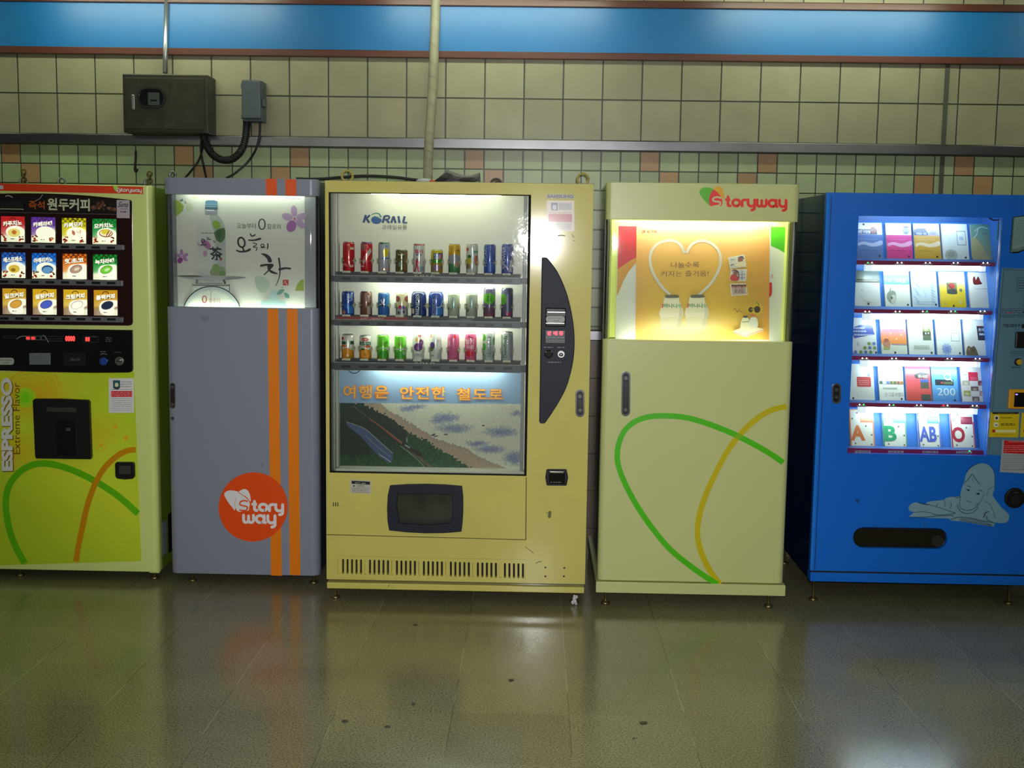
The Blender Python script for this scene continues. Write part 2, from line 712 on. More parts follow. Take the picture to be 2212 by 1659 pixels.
def tile_zone(z_top, z_bot, size, col, joint_col, jw, var, first=None, accents=None, accent_col=None):
    xs = [WX0]
    n = math.ceil((WX0 - JX) / size)
    x = JX + n * size
    edges = []
    while x < WX1:
        edges.append(x)
        x += size
    zs, z = [], z_top
    rows = max(1, round((z_top - z_bot) / size)) if first is None else None
    zz = [z_top]
    if rows:
        zz = [z_top - (z_top - z_bot) * i / rows for i in range(rows + 1)]
    else:
        z = z_top - first
        while z > z_bot + 0.004:
            zz.append(z)
            z -= size
        zz.append(z_bot)
    xe = [(WX0, edges[0] - jw / 2)] + [(edges[i] + jw / 2, edges[i + 1] - jw / 2) for i in range(len(edges) - 1)] + [(edges[-1] + jw / 2, WX1)]
    for r in range(len(zz) - 1):
        for i, (a, b) in enumerate(xe):
            c = col
            if accents and (r, i) in accents:
                c = accent_col
            k = 1 + rw.uniform(-var, var)
            c = tuple(min(255, q * k) for q in c)
            t, l = zz[r] - jw / 2, zz[r + 1] + jw / 2
            e = 0.0016
            wm.add([(a, WALL_Y, l), (b, WALL_Y, l), (b, WALL_Y, t), (a, WALL_Y, t),
                    (a - e, WALL_Y + 0.003, l - e), (b + e, WALL_Y + 0.003, l - e), (b + e, WALL_Y + 0.003, t + e), (a - e, WALL_Y + 0.003, t + e)],
                   [(0, 1, 2, 3), (4, 5, 1, 0), (5, 6, 2, 1), (6, 7, 3, 2), (7, 4, 0, 3)], c)
    return edges, zz


wm.add([(WX0, WALL_Y + 0.003, 0), (WX1, WALL_Y + 0.003, 0), (WX1, WALL_Y + 0.003, CEIL_Z), (WX0, WALL_Y + 0.003, CEIL_Z)], [(0, 1, 2, 3)], (52, 56, 50))
CREAM_TILE = (146, 140, 114)
tile_zone(CEIL_Z, BAND_TOP, TILE, CREAM_TILE, None, 0.0085, 0.03)
tile_zone(STRIP_BOT + 0.01, RAIL_TOP, TILE, CREAM_TILE, None, 0.0085, 0.03)
SM = TILE / 2
n0 = math.ceil((WX0 - JX) / SM)
acc = set()
for px, py in ((32, 345), (387, 335), (631, 338), (1021, 338), (1413, 342), (1678, 350), (2062, 372),
               (72, 380), (420, 375), (592, 378), (1065, 385), (1458, 385), (1633, 395), (2015, 405), (2128, 412)):
    # the wall's terracotta accent tiles, in the first two rows of small tiles
    x = at(px, py, WALL_Y)[0]
    row = 0 if py < 374 and px not in (420,) else 1
    acc.add((row, int(math.floor((x - JX) / SM)) - n0 + 1))
tile_zone(RAIL_BOT, RAIL2_TOP, SM, (152, 164, 126), None, 0.0078, 0.05, SM, acc, (164, 128, 92))
tile_zone(RAIL2_BOT, 0.0, TILE, (112, 98, 84), None, 0.005, 0.05, TILE)
wall = structure(wm.build('wall_back', mat('glazed_tile', attr=True, rough=0.34, noise=0.10, nscale=7, spec=0.45)))
MB().box(WX0, WX1, WALL_Y + 0.004, WALL_Y + 0.15, -0.1, CEIL_Z + 0.1).build('wall_core', mat('plaster', (120, 115, 100), 0.9), wall)

BLUE_PANEL = mat('blue_enamel_panel', (4, 104, 168), 0.42, coat=0.12, coat_rough=0.27, noise=0.06, nscale=3)
MAROON = mat('maroon_trim', (86, 46, 36), 0.35)
structure(MB().box(WX0, WX1, WALL_Y - 0.022, WALL_Y - 0.001, BAND_BOT, BAND_TOP).build('trim_1', BLUE_PANEL), 'blue enamelled band along the top of the wall')
structure(MB().box(WX0, WX1, WALL_Y - 0.026, WALL_Y - 0.001, STRIP_BOT, BAND_BOT).build('trim_2', MAROON, bevel=0.004), 'maroon strip under the blue band')
structure(MB().box(WX0, WX1, WALL_Y - 0.040, WALL_Y - 0.001, BAND_TOP, BAND_TOP + 0.035).build('trim_3', MAROON, bevel=0.004), 'maroon strip over the blue band')
RAILM = mat('steel_rail', (122, 122, 126), 0.30, 1.0, noise=0.18, nscale=5)
structure(MB().box(WX0, WX1, WALL_Y - 0.030, WALL_Y - 0.001, RAIL_BOT, RAIL_TOP).build('trim_4', RAILM, bevel=0.004), 'steel rail between the big and the small tiles')
structure(MB().box(WX0, WX1, WALL_Y - 0.030, WALL_Y - 0.001, RAIL2_BOT, RAIL2_TOP).build('trim_5', RAILM, bevel=0.004), 'lower steel rail behind the machines')
structure(MB().box(EXPJ - 0.011, EXPJ + 0.011, WALL_Y - 0.004, WALL_Y + 0.002, 0.0, STRIP_BOT).build('trim_6', mat('joint_filler', (74, 72, 62), 0.7)), 'dark expansion joint up the wall')

# floor: speckled granite slabs with thin pale joints
FT = 0.397
JFX = on_floor(1237, 1655)[0]
JFY = on_floor(1215, 1378)[1]
fm = bpy.data.materials.new('granite_floor')
fm.use_nodes = True
nt = fm.node_tree
b = nt.nodes['Principled BSDF']
N = nt.nodes.new
L = nt.links.new
tc = N('ShaderNodeTexCoord')
sep = N('ShaderNodeSeparateXYZ')
L(tc.outputs['Object'], sep.inputs[0])


def math_node(op, a, bb=None, c=None):
    n = N('ShaderNodeMath')
    n.operation = op
    for i, q in enumerate((a, bb, c)):
        if q is None:
            continue
        if isinstance(q, (int, float)):
            n.inputs[i].default_value = q
        else:
            L(q, n.inputs[i])
    return n.outputs[0]


def joint(axis, off):
    t = math_node('DIVIDE', math_node('SUBTRACT', sep.outputs[axis], off), FT)
    fr = math_node('FRACT', t)
    d = math_node('ABSOLUTE', math_node('SUBTRACT', fr, 0.5))
    return math_node('GREATER_THAN', d, 0.5 - 0.0016 / FT), math_node('FLOOR', t)


jx, ix = joint('X', JFX - 10 * FT)
jy, iy = joint('Y', JFY - 10 * FT)
jj = math_node('MAXIMUM', jx, jy)
wn = N('ShaderNodeTexWhiteNoise')
wn.noise_dimensions = '2D'
cmb = N('ShaderNodeCombineXYZ')
L(ix, cmb.inputs[0]); L(iy, cmb.inputs[1])
L(cmb.outputs[0], wn.inputs['Vector'])
big = N('ShaderNodeTexNoise'); big.inputs['Scale'].default_value = 2.2; big.inputs['Detail'].default_value = 5
fine = N('ShaderNodeTexNoise'); fine.inputs['Scale'].default_value = 150; fine.inputs['Detail'].default_value = 4
L(tc.outputs['Object'], big.inputs['Vector']); L(tc.outputs['Object'], fine.inputs['Vector'])
ramp = N('ShaderNodeValToRGB')
ramp.color_ramp.elements[0].position = 0.30; ramp.color_ramp.elements[0].color = lin((64, 60, 50))
ramp.color_ramp.elements[1].position = 0.62; ramp.color_ramp.elements[1].color = lin((163, 157, 124))
e = ramp.color_ramp.elements.new(0.43); e.color = lin((131, 126, 97))
L(fine.outputs['Fac'], ramp.inputs[0])
br = math_node('ADD', math_node('MULTIPLY', wn.outputs['Value'], 0.16), math_node('MULTIPLY', big.outputs['Fac'], 0.40))
br = math_node('ADD', br, 0.66)
mx = N('ShaderNodeMix'); mx.data_type = 'RGBA'; mx.blend_type = 'MULTIPLY'; mx.inputs['Factor'].default_value = 1
L(ramp.outputs[0], mx.inputs['A']); L(br, mx.inputs['B'])
wear = N('ShaderNodeTexNoise'); wear.inputs['Scale'].default_value = 3.1; wear.inputs['Detail'].default_value = 2
L(tc.outputs['Object'], wear.inputs['Vector'])
jc = N('ShaderNodeMix'); jc.data_type = 'RGBA'
jc.inputs['A'].default_value = lin((62, 58, 48)); jc.inputs['B'].default_value = lin((190, 185, 160))
jr = N('ShaderNodeMapRange'); jr.inputs['From Min'].default_value = 0.45; jr.inputs['From Max'].default_value = 0.55
L(wear.outputs['Fac'], jr.inputs['Value']); L(jr.outputs[0], jc.inputs['Factor'])
mj = N('ShaderNodeMix'); mj.data_type = 'RGBA'
L(math_node('MULTIPLY', math_node('MAXIMUM', jx, math_node('MULTIPLY', jy, 0.4)), 0.6), mj.inputs['Factor']); L(mx.outputs['Result'], mj.inputs['A']); L(jc.outputs['Result'], mj.inputs['B'])
L(mj.outputs['Result'], b.inputs['Base Color'])
rr = N('ShaderNodeMapRange'); rr.inputs['To Min'].default_value = 0.13; rr.inputs['To Max'].default_value = 0.22
rr.inputs['From Min'].default_value = 0.3; rr.inputs['From Max'].default_value = 0.7
L(big.outputs['Fac'], rr.inputs['Value']); L(rr.outputs[0], b.inputs['Roughness'])
b.inputs['Specular IOR Level'].default_value = 0.55
fl_m = MB().box(WX0, WX1, -3.5, WALL_Y + 0.1, -0.08, 0.0)
floor = structure(fl_m.build('floor', fm))
for px, py, rx, ry in ((837, 1570, 7, 3), (745, 1558, 8, 3.5), (893, 1521, 5, 3.5), (897, 1350, 5, 1.6), (1390, 1562, 9, 4), (1369, 1595, 3, 1.5), (2033, 1534, 4, 2), (1104, 1470, 6, 3), (1910, 1570, 3, 1.6)):
    gm = MB()      # trodden gum and dirt spots
    gm.add([(*on_floor(px + rx * math.cos(t), py + ry * math.sin(t)), 0.0006) for t in [2 * math.pi * i / 12 for i in range(12)]], [tuple(range(11, -1, -1))])
    gm.build('stain', mat('gum_stain', (62, 60, 46), 0.6), floor)
ceil = structure(MB().box(WX0, WX1, -3.5, WALL_Y + 0.1, CEIL_Z, CEIL_Z + 0.08).build('ceiling', mat('ceiling_panel', (150, 150, 138), 0.8)))
# the hall's fluorescent fittings: one row along the wall above the blue band, two unseen rows added along the hall to light the fronts
for x, y, e in [(-0.22 + 1.70 * i, WALL_Y - 0.40, 0) for i in range(-2, 4)] + [(0.10 + 2.4 * i, yy, 1) for yy in (1.6, -1.6) for i in range(-1, 2)]:
    zl = 2.80 if not e else 2.90
    MB().box(x - 0.62, x + 0.62, y - 0.05, y + 0.05, zl + 0.025, CEIL_Z + 0.002).build('lamp_housing', mat('lamp_housing', (220, 220, 212), 0.5), ceil)
    MB().cyl((x - 0.56, y, zl), (x + 0.56, y, zl), 0.016, 12).build('lamp_tube', mat('hall_tube', (250, 250, 245), 0.3, emit=HALL_LAMP, ecol=(243, 255, 226)) if not e else mat('hall_tube_added', (250, 250, 245), 0.3, emit=HALL_LAMP * 0.85, ecol=(243, 255, 226)), ceil)


# ------------------------------------------------------------------ things on the wall
def wp(px, py, off=0.0):
    """A point seen at a pixel, off metres in front of the wall."""
    x, z = at(px, py, WALL_Y - off)
    return Vector((x, WALL_Y - off, z))


def cable(name, pts, r, label, cat, off=0.03, material=None, ridges=False, group=None):
    P = [wp(*(q if len(q) == 3 else (q[0], q[1], off))) for q in pts]
    path = [Vector(q) for q in smooth_path(P, 8)]
    m = MB()
    m.tube(path, r, 10)
    if ridges:
        for i in range(1, len(path) - 1):
            d = (path[i + 1] - path[i - 1]).normalized() * 0.003
            m.tube([path[i] - d, path[i] + d], r * 1.14, 10)
    return tag(m.build(name, material or RUBBER), label, cat, group)


# electricity meter cabinet
Ym = WALL_Y - 0.15
x0, zt = at(264, 159, Ym)
x1, _ = at(448, 157, Ym)
_, zb = at(355, 287, Ym)
mb_ = thing('meter_box', 'dull steel electricity meter box with an oval window on the wall', 'meter box', (x0, Ym, zb))
w_, h_ = x1 - x0, zt - zb
MB().box(0, w_, 0, 0.149, 0, h_).build('body', DARK_STEEL, mb_, bevel=0.004)
u = w_ / 184.0


def ml(px, py):
    return ((px - 264) * u, h_ - (py - 158) / 129.0 * h_)


a = ml(271, 167); c = ml(440, 279)
wc = ml(327, 210)
oval = round_rect(wc[0] - 31 * u, wc[0] + 31 * u, wc[1] - 22 * u, wc[1] + 22 * u, 21 * u, 8)
MB().prism([(a[0], c[1]), (c[0], c[1]), (c[0], a[1]), (a[0], a[1])], [oval], -0.006, 0.0).build('door', DARK_STEEL, mb_, bevel=0.001)
oi = round_rect(wc[0] - 27 * u, wc[0] + 27 * u, wc[1] - 18 * u, wc[1] + 18 * u, 17.5 * u, 8)
MB().prism(oval, [oi], -0.010, 0.0).build('window_gasket', BLACK_PLASTIC, mb_)
MB().prism(oi, [], -0.0045, -0.003).build('window_pane', glass('meter_glass', (232, 236, 236), 0.08), mb_)
MB().prism(oi, [], -0.0025, -0.0015).build('window_back', mat('meter_recess', (24, 24, 24), 0.6), mb_)
mr = MB(); q = ml(327, 212)
mr.box(q[0] - 8 * u, q[0] + 17 * u, -0.0030, -0.0026, q[1] - 14 * u, q[1] + 13 * u)
mr.build('meter', mat('meter_face', (150, 152, 144), 0.4), mb_)
md = MB()
md.box(q[0] - 3 * u, q[0] + 11 * u, -0.0034, -0.0031, q[1] - 6 * u, q[1] - 2 * u)
md.build('meter_dial', BLACK_PLASTIC, mb_)
q = ml(288, 221)
MB().box(q[0] - 3.5 * u, q[0] + 3.5 * u, -0.014, -0.005, q[1] - 16 * u, q[1] + 16 * u).build('latch', STEEL, mb_, bevel=0.003)

# grey switch box
Ys = WALL_Y - 0.12
x0, zt = at(521, 172, Ys)
x1, zb = at(564, 261, Ys)
sb = thing('switch_box', 'small grey plastic switch box beside the steel meter box', 'switch box', (x0, Ys, zb))
w_, h_ = x1 - x0, zt - zb
GREYP = mat('grey_plastic', (74, 84, 88), 0.45)
MB().box(0, w_, 0.035, 0.119, 0.0, h_).build('base', GREYP, sb, bevel=0.004)
MB().box(0.0, w_ * 0.98, 0.0, 0.034, h_ * 0.05, h_).build('cover', GREYP, sb, bevel=0.007, seg=3)
for s in (0.12, 0.88):
    MB().box(-0.013, 0.003, 0.04, 0.06, h_ * s - 0.012, h_ * s + 0.012).build('hinge', GREYP, sb, bevel=0.003)
MB().box(w_ - 0.002, w_ + 0.014, 0.02, 0.07, h_ * 0.36, h_ * 0.56).build('lever', GREYP, sb, bevel=0.004)
MB().box(w_ * 0.25, w_ * 0.5, -0.0006, 0.0004, h_ * 0.5, h_ * 0.515).build('nameplate', mat('dull_plate', (70, 74, 72), 0.5), sb)

# pipes
m = MB()
m.tube([wp(361.5, -60, 0.03), wp(357.5, 100, 0.03), wp(357, 158, 0.05)], 0.0118, 14)
tag(m.build('conduit_pipe', mat('zinc_pipe', (176, 178, 180), 0.3, 0.8)), 'thin steel conduit pipe running down into the meter box', 'pipe')
pp = smooth_path([wp(943, -60, .035), wp(938, 110, .035), wp(934, 200, .035), wp(928, 290, .062), wp(925, 345, .07), wp(924, 392, .085)], 10)
wrap = mat('wrapped_pipe', (146, 141, 118), 0.55, noise=0.18, nscale=14)
pt = thing('lagged_pipe', 'pale tape-wrapped pipe running down the wall behind the yellow drinks machine', 'pipe', pp[-1])
m = MB()
m.tube([Vector(q) - Vector(pp[-1]) for q in pp], 0.0235, 16)
m.build('pipe', wrap, pt)
m = MB()
pv = [Vector(q) - Vector(pp[-1]) for q in pp]
tot = []
for i in range(260):                       # the spiral lap of the tape
    t = i / 259 * (len(pv) - 1.001)
    k = int(t)
    c = pv[k].lerp(pv[k + 1], t - k)
    an = i * 0.36
    tot.append(c + Vector((0.0233 * math.cos(an), 0.0233 * math.sin(an), 0.0)))
m.tube(tot, 0.0014, 5)
m.build('tape', mat('tape_edge', (128, 122, 100), 0.6), pt)

# cables
cable('corrugated_cable', [(533, 258, .05), (532, 285, .04), (524, 320, .035), (506, 341, .033), (484, 346, .033), (462, 336, .033), (447, 316, .04), (438, 286, .07)],
      0.0165, 'thick black corrugated cable looping from switch box to meter box', 'cable', ridges=True)
cable('thin_cable', [(562, 260, .05), (561, 290, .045), (553, 322, .042), (535, 350, .03), (508, 374, .10), (490, 384, .16)],
      0.0058, 'thin black cable hanging from the switch box down behind the grey cabinet', 'cable')
cable('thin_cable', [(441, 290, .07), (438, 318, .042), (430, 345, .02), (414, 368, .03), (398, 386, .10)],
      0.0055, 'thin black cable under the meter box, curving down toward the coffee machine', 'cable')
cable('thin_cable', [(436, 292, .07), (434, 325, .04), (439, 355, .02), (446, 386, .05)],
      0.0055, 'thin black cable dropping straight from the meter box to the grey cabinet', 'cable')
cable('wall_hook', [(293, 326, .012), (293, 345, .02), (291, 366, .02), (294, 371, .04), (297, 366, .05)], 0.0055,
      'dark iron hook fixed on the small tiles above the coffee machine', 'hook', material=mat('dark_iron', (48, 40, 32), 0.5, 0.6))


# ------------------------------------------------------------------ machines
KF = 0.74


def A(r, g, b):
    """The paint's own colour, from how it shows on an unlit front."""
    return (min(255, r / KF), min(255, g / KF), min(255, b / KF))


def rounded_plan(u0, u1, y0, y1, rl, rr, n=6):
    """Plan outline (counter-clockwise from above) of a door with rounded front corners."""
    out = [(u1, y1), (u0, y1)]
    if rl > 0:
        out += [(u0 + rl - rl * math.cos(t), y0 + rl - rl * math.sin(t)) for t in [math.pi / 2 * i / n for i in range(n + 1)]]
    else:
        out.append((u0, y0))
    if rr > 0:
        out += [(u1 - rr + rr * math.sin(t), y0 + rr - rr * math.cos(t)) for t in [math.pi / 2 * i / n for i in range(n + 1)]]
    else:
        out.append((u1, y0))
    return out


def slab(f, px0, py0, px1, py1, y0, y1, name, material, parent, bevel=0.003, label=None):
    u0, u1, v0, v1 = f.box(px0, py0, px1, py1)
    return MB().box(u0, u1, y0, y1, v0, v1).build(name, material, parent, bevel=bevel, label=label)


def shape(f, pts, y0, y1, name, material, parent, holes=(), bevel=0.0, label=None):
    return MB().prism([f.p(*q) for q in pts], [[f.p(*q) for q in h] for h in holes], y0, y1).build(name, material, parent, bevel=bevel, label=label)


def pxrr(x0, y0, x1, y1, r, n=5):
    return [(a, b) for a, b in round_rect(x0, x1, y0, y1, r, n)]


def handle(f, parent, cx, y0, y1, w, name='door_handle'):
    """A recessed lift handle in a stadium-shaped chrome escutcheon."""
    o = [f.p(*q) for q in pxrr(cx - w / 2, y0, cx + w / 2, y1, w * 0.48, 7)]
    i = [f.p(*q) for q in pxrr(cx - w * .33, y0 + w * .2, cx + w * .33, y1 - w * .2, w * 0.32, 7)]
    e = MB().prism(o, [i], -0.006, 0.001).build(name, CHROME, parent, bevel=0.0015)
    MB().prism(i, [], -0.0015, -0.0005).build('recess', mat('handle_recess', (40, 42, 44), 0.35, 0.7), e)
    g = [f.p(*q) for q in pxrr(cx - w * .22, y0 + w * 1.1, cx + w * .22, y1 - w * 1.1, w * 0.2, 5)]
    MB().prism(g, [], -0.0055, -0.0012).build('lever', mat('dark_chrome', (120, 122, 126), 0.18, 1.0), e, bevel=0.001)
    c = f.p(cx, y0 + w * 0.75)
    MB().cyl((c[0], -0.008, c[1]), (c[0], -0.001, c[1]), 0.0085).build('lock_cylinder', CHROME, e)
    c = f.p(cx, y1 - w * 0.75)
    MB().cyl((c[0], -0.008, c[1]), (c[0], -0.001, c[1]), 0.0085).build('lock_cylinder', CHROME, e)
    return e


# ---- coffee machine
KF = 0.58
FC = Face((-123, 400), (328, 395), (341, 1243), (-97, 1221), 5.30)
cm = thing('coffee_vending_machine', 'lime green coffee vending machine with lit menu cards, at the end beside the grey cabinet', 'vending machine', (FC.X0, FC.Y, 0))
LIME = mat('lime_enamel', A(140, 150, 92), 0.28, coat=0.4)
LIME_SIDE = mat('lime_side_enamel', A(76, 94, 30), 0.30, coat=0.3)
DEPTH = WALL_Y - FC.Y - 0.06
MB().plan(rounded_plan(0, FC.W, 0, 0.055, 0.02, 0.028), FC.Z0, FC.Z1, smooth=False).build('door', LIME, cm, bevel=0.004)
MB().box(0.004, FC.W - 0.004, 0.064, DEPTH, FC.Z0 - 0.004, FC.Z1 - 0.004).build('cabinet', LIME_SIDE, cm, bevel=0.003)
MB().box(0.012, FC.W - 0.012, 0.05, 0.07, FC.Z0 + 0.004, FC.Z1 - 0.012).build('door_seal', DARK_GAP, cm)
for u in (0.06, FC.p(27, 1230)[0], FC.W - 0.035):
    foot(cm, u, 0.05 if u < FC.W - 0.1 else 0.045, FC.Z0)
foot(cm, FC.W - 0.04, DEPTH - 0.05, FC.Z0)
MB().box(FC.W - 0.05, FC.W - 0.003, 0.012, 0.045, FC.Z0 - 0.008, FC.Z0 + 0.001).build('hinge', LIME, cm, bevel=0.003)
for px in (290, 95, 10):
    u, v = FC.p(px, 390)
    eyebolt(cm, u, 0.20, FC.Z1 - 0.004, 0.017)
for px in (8, 290):
    u, v = FC.p(px, 390)
    m = MB()
    for i in range(4):
        m.torus((u + 0.012, 0.19, FC.Z1 + 0.012 + 0.017 * i), 0.0115, 0.0034, 'xy'[i % 2], 12, 6)
    m.build('chain', mat('old_brass', (120, 98, 52), 0.4, 0.9), cm)
# side notice and vent at the foot of the side panel
MB().box(FC.W - 0.0035, FC.W - 0.0025, 0.075, 0.135, FC.Z0 + 0.06, FC.Z0 + 0.22).build('side_notice', mat('side_notice', (150, 165, 176), 0.5), cm)
MB().box(FC.W - 0.0035, FC.W - 0.002, 0.16, 0.26, FC.Z0 + 0.05, FC.Z0 + 0.24).build('side_vent', DARK_GAP, cm)

# header banner
P = Print(FC, -0.0006)
P.rect(-95, 398.5, 311, 414.5, A(176, 40, 14))
P.rect(-40, 403, 8, 411, (220, 225, 235))
P.blob([(246, 400), (252, 398), (258, 403), (262, 409), (256, 412), (249, 407)], A(110, 150, 60))
P.blob([(253, 404), (259, 402), (263, 408), (258, 413), (254, 410)], A(205, 200, 190))
P.stroke([(262, 403.5), (256, 405), (259, 408), (256, 411)], 1.6, A(176, 40, 14))
P.logo_word('toryway', 262, 401.5, 308.5, 413.5, 1.9, A(200, 196, 205))
P.build('banner', STICKER, cm)

# dark menu display
o = [(-75, 428)] + smooth_path([(-74, 425), (0, 420.5), (100, 418), (190, 420.5), (281, 427.5)], 6) + [(285.5, 429), (287, 433)] + [(287, 694), (285, 699), (279, 701)] + [(-74, 699)]
shape(FC, o, -0.006, 0.001, 'menu_panel', mat('maroon_panel', (44, 12, 12), 0.16, coat=0.5), cm)
P = Print(FC, -0.0063)
P.quad([(-70, 429), (100, 421), (284, 430), (284, 461), (-70, 461)], (16, 8, 9))
P.rect(-70, 459.3, 255, 460.6, (110, 90, 90))
P.text('즉석', 63, 434, 97.5, 452.5, (225, 105, 20), 0.012)
P.text('원두커피', 103, 427.5, 195, 454, (238, 240, 205), 0.03)
P.stroke(ring(118, 441, 17, 17, 22) + [(135, 441)], 1.0, (90, 30, 20), smooth=False)
for i in range(34):
    t = random.random()
    x = 197 + 56 * t
    h = 20 * max(0.25, 1 - abs(x - 222) / 26)
    P.ell(x, 450 - random.random() * h, 3.4, 2.5, random.choice([(120, 76, 52), (92, 56, 40), (150, 100, 72)]), random.random() * 3, 10)
P.rect(4, 438, 53, 452, (28, 30, 26))
P.rect(4, 452, 54, 454, (190, 195, 165))
P.stroke([(16, 426), (22, 424.5), (30, 428)], 2, (190, 195, 190))
P.stroke([(80, 434), (89, 429), (94, 421)], 1.6, (170, 165, 160))
P.rect(255, 428.5, 283.5, 467.5, A(120, 112, 118))
P.text('Sena', 259, 432, 281, 444, (60, 40, 60), 0.01, shear=0.2)
P.rect(262, 447, 278, 448, (90, 80, 88))
P.lines(263, 452, 276, 456, 1, 2.2, (60, 52, 60))
P.build('display_print', STICKER, cm)

MENU = [  # top colour, chequer colour, name, what lies in the cup, cup or cream style
    [('카푸치노', (176, 30, 34), None, 'foam'), ('카페라떼', (92, 52, 140), (70, 36, 120), 'plain'), ('카페모카', (190, 180, 10), (90, 90, 10), 'choc'), ('모카치노', (20, 130, 50), (10, 90, 40), 'ice')],
    [('에스프레소', (36, 92, 176), (20, 50, 110), 'gold'), ('아메리카노', (24, 108, 200), (16, 60, 130), 'blue'), ('핫초코', (206, 106, 26), (110, 50, 16), 'cocoa'), ('녹차라떼', (16, 132, 40), (8, 70, 24), 'green')],
    [('밀크커피', (196, 150, 30), None, 'milk'), ('설탕커피', (206, 164, 30), None, 'violet'), ('크림커피', (206, 166, 34), None, 'white'), ('블랙커피', (190, 140, 26), None, 'black')],
]
CX = [(4.5, 55), (69, 120.5), (135, 187), (201, 253)]
CY = [(468.5, 523), (545.5, 600), (622.5, 677.5)]
for r in range(3):
    for c in range(4):
        nm, top, chk, kind = MENU[r][c]
        x0, x1 = CX[c][0] + r * 1.0, CX[c][1] + r * 0.8
        y0, y1 = CY[r][0] + c * 0.5, CY[r][1] + c * 0.5
        w, h = x1 - x0, y1 - y0
        card = slab(FC, x0, y0, x1, y1, -0.010, -0.005, 'menu_card', mat('card_edge', (60, 60, 60), 0.4), cm, 0.0)
        P = Print(FC, -0.0102)
        low = (236, 240, 205) if r < 2 else (150, 120, 96)
        P.grid(x0, y0, x1, y1, 8, 10, lambda s, t: mix(top, mix(top, (255, 250, 225), 0.8) if t < 0.62 else low, (t - 0.28) / 0.4 * (0.35 + 0.9 * s)) if t < 0.75 else mix(low, (240, 244, 214), s))
        X = lambda s: x0 + s * w
        Y = lambda t: y0 + t * h
        if chk:
            for j in range(4):
                for i in range(10):
                    if (i + j) % 2 == 0:
                        P.rect(X(i / 10), Y(j * .085), X((i + 1) / 10), Y((j + 1) * .085), mix(chk, top, j / 5))
        P.stroke(ring(X(.5), Y(.16), w * .13, h * .1, 16, 0, math.pi * 1.05, math.pi * 1.95), 1.6, (60, 30, 20), smooth=False)
        if kind in ('gold', 'foam', 'plain', 'choc', 'ice', 'blue'):
            P.ell(X(.60), Y(.60), w * .40, h * .24, (252, 252, 226))
            if kind == 'foam':
                P.ell(X(.55), Y(.64), w * .27, h * .17, (226, 214, 120)); P.blob([(X(.45), Y(.6)), (X(.55), Y(.53)), (X(.66), Y(.6)), (X(.6), Y(.7)), (X(.5), Y(.69))], (190, 110, 40))
            elif kind == 'choc':
                P.blob([(X(.44), Y(.48)), (X(.55), Y(.55)), (X(.54), Y(.68)), (X(.44), Y(.63))], (186, 110, 90)); P.stroke([(X(.62), Y(.5)), (X(.7), Y(.58)), (X(.8), Y(.47)), (X(.78), Y(.62))], 1.2, (200, 150, 120))
            elif kind == 'ice':
                P.ell(X(.58), Y(.57), w * .29, h * .16, (120, 60, 34)); P.ell(X(.58), Y(.56), w * .26, h * .13, (246, 236, 190)); P.blob([(X(.38), Y(.5)), (X(.55), Y(.4)), (X(.72), Y(.48)), (X(.6), Y(.6)), (X(.45), Y(.6))], (214, 196, 60))
                P.stroke([(X(.6), Y(.66)), (X(.72), Y(.48))], 2.2, (130, 60, 30)); P.stroke([(X(.7), Y(.66)), (X(.8), Y(.52))], 2.0, (130, 60, 30))
            elif kind == 'gold':
                P.ell(X(.54), Y(.64), w * .24, h * .16, (214, 186, 66)); P.ell(X(.5), Y(.68), w * .1, h * .07, (150, 110, 30))
            elif kind == 'blue':
                P.ell(X(.66), Y(.64), w * .25, h * .17, (40, 76, 120)); P.ell(X(.67), Y(.67), w * .22, h * .13, (96, 150, 190))
            for bx in (.10, .22, .14, .84, .9):
                for k in range(3):
                    P.ell(X(bx + random.uniform(-.06, .05)), Y(random.uniform(.72, .96)), w * .045, h * .03, random.choice([(120, 30, 24), (70, 40, 20), (180, 120, 70)]), n=8)
            P.quad([(X(.82), Y(.84)), (X(.88), Y(.90)), (X(.82), Y(.96)), (X(.76), Y(.90))], (150, 26, 22))
            P.quad([(X(.18), Y(.85)), (X(.24), Y(.90)), (X(.18), Y(.95)), (X(.12), Y(.90))], (150, 26, 22))
        else:
            ink = {'cocoa': (180, 146, 124), 'green': (110, 200, 60), 'milk': (214, 160, 60), 'violet': (76, 92, 190), 'white': (255, 252, 235), 'black': (30, 46, 66)}[kind]
            P.blob([(X(.22), Y(.70)), (X(.34), Y(.46)), (X(.7), Y(.40)), (X(.98), Y(.42)), (X(.95), Y(.62)), (X(.86), Y(.72)), (X(.82), Y(.98)), (X(.36), Y(.96))], (250, 250, 230))
            P.ell(X(.57), Y(.60), w * .27, h * .16, mix(ink, (90, 60, 50), .35), -0.35)
            P.ell(X(.57), Y(.61), w * .235, h * .13, ink, -0.35)
            if kind in ('green', 'cocoa'):
                P.ell(X(.60), Y(.60), w * .12, h * .06, mix(ink, (250, 250, 220), .6), -0.35)
        P.text(nm, X(.10) + .6, Y(.17) + .8, X(.90) + .6, Y(.37) + .8, (30, 20, 12), 0.06, tilt=-4)
        P.text(nm, X(.10), Y(.17), X(.90), Y(.37), (255, 253, 232), 0.045, tilt=-4)
        P.lines(X(.42), Y(.86), X(.58), Y(.90), 1, 1.6, (70, 60, 50), r * 4 + c)
        P.build('picture', BACKLIT, card)

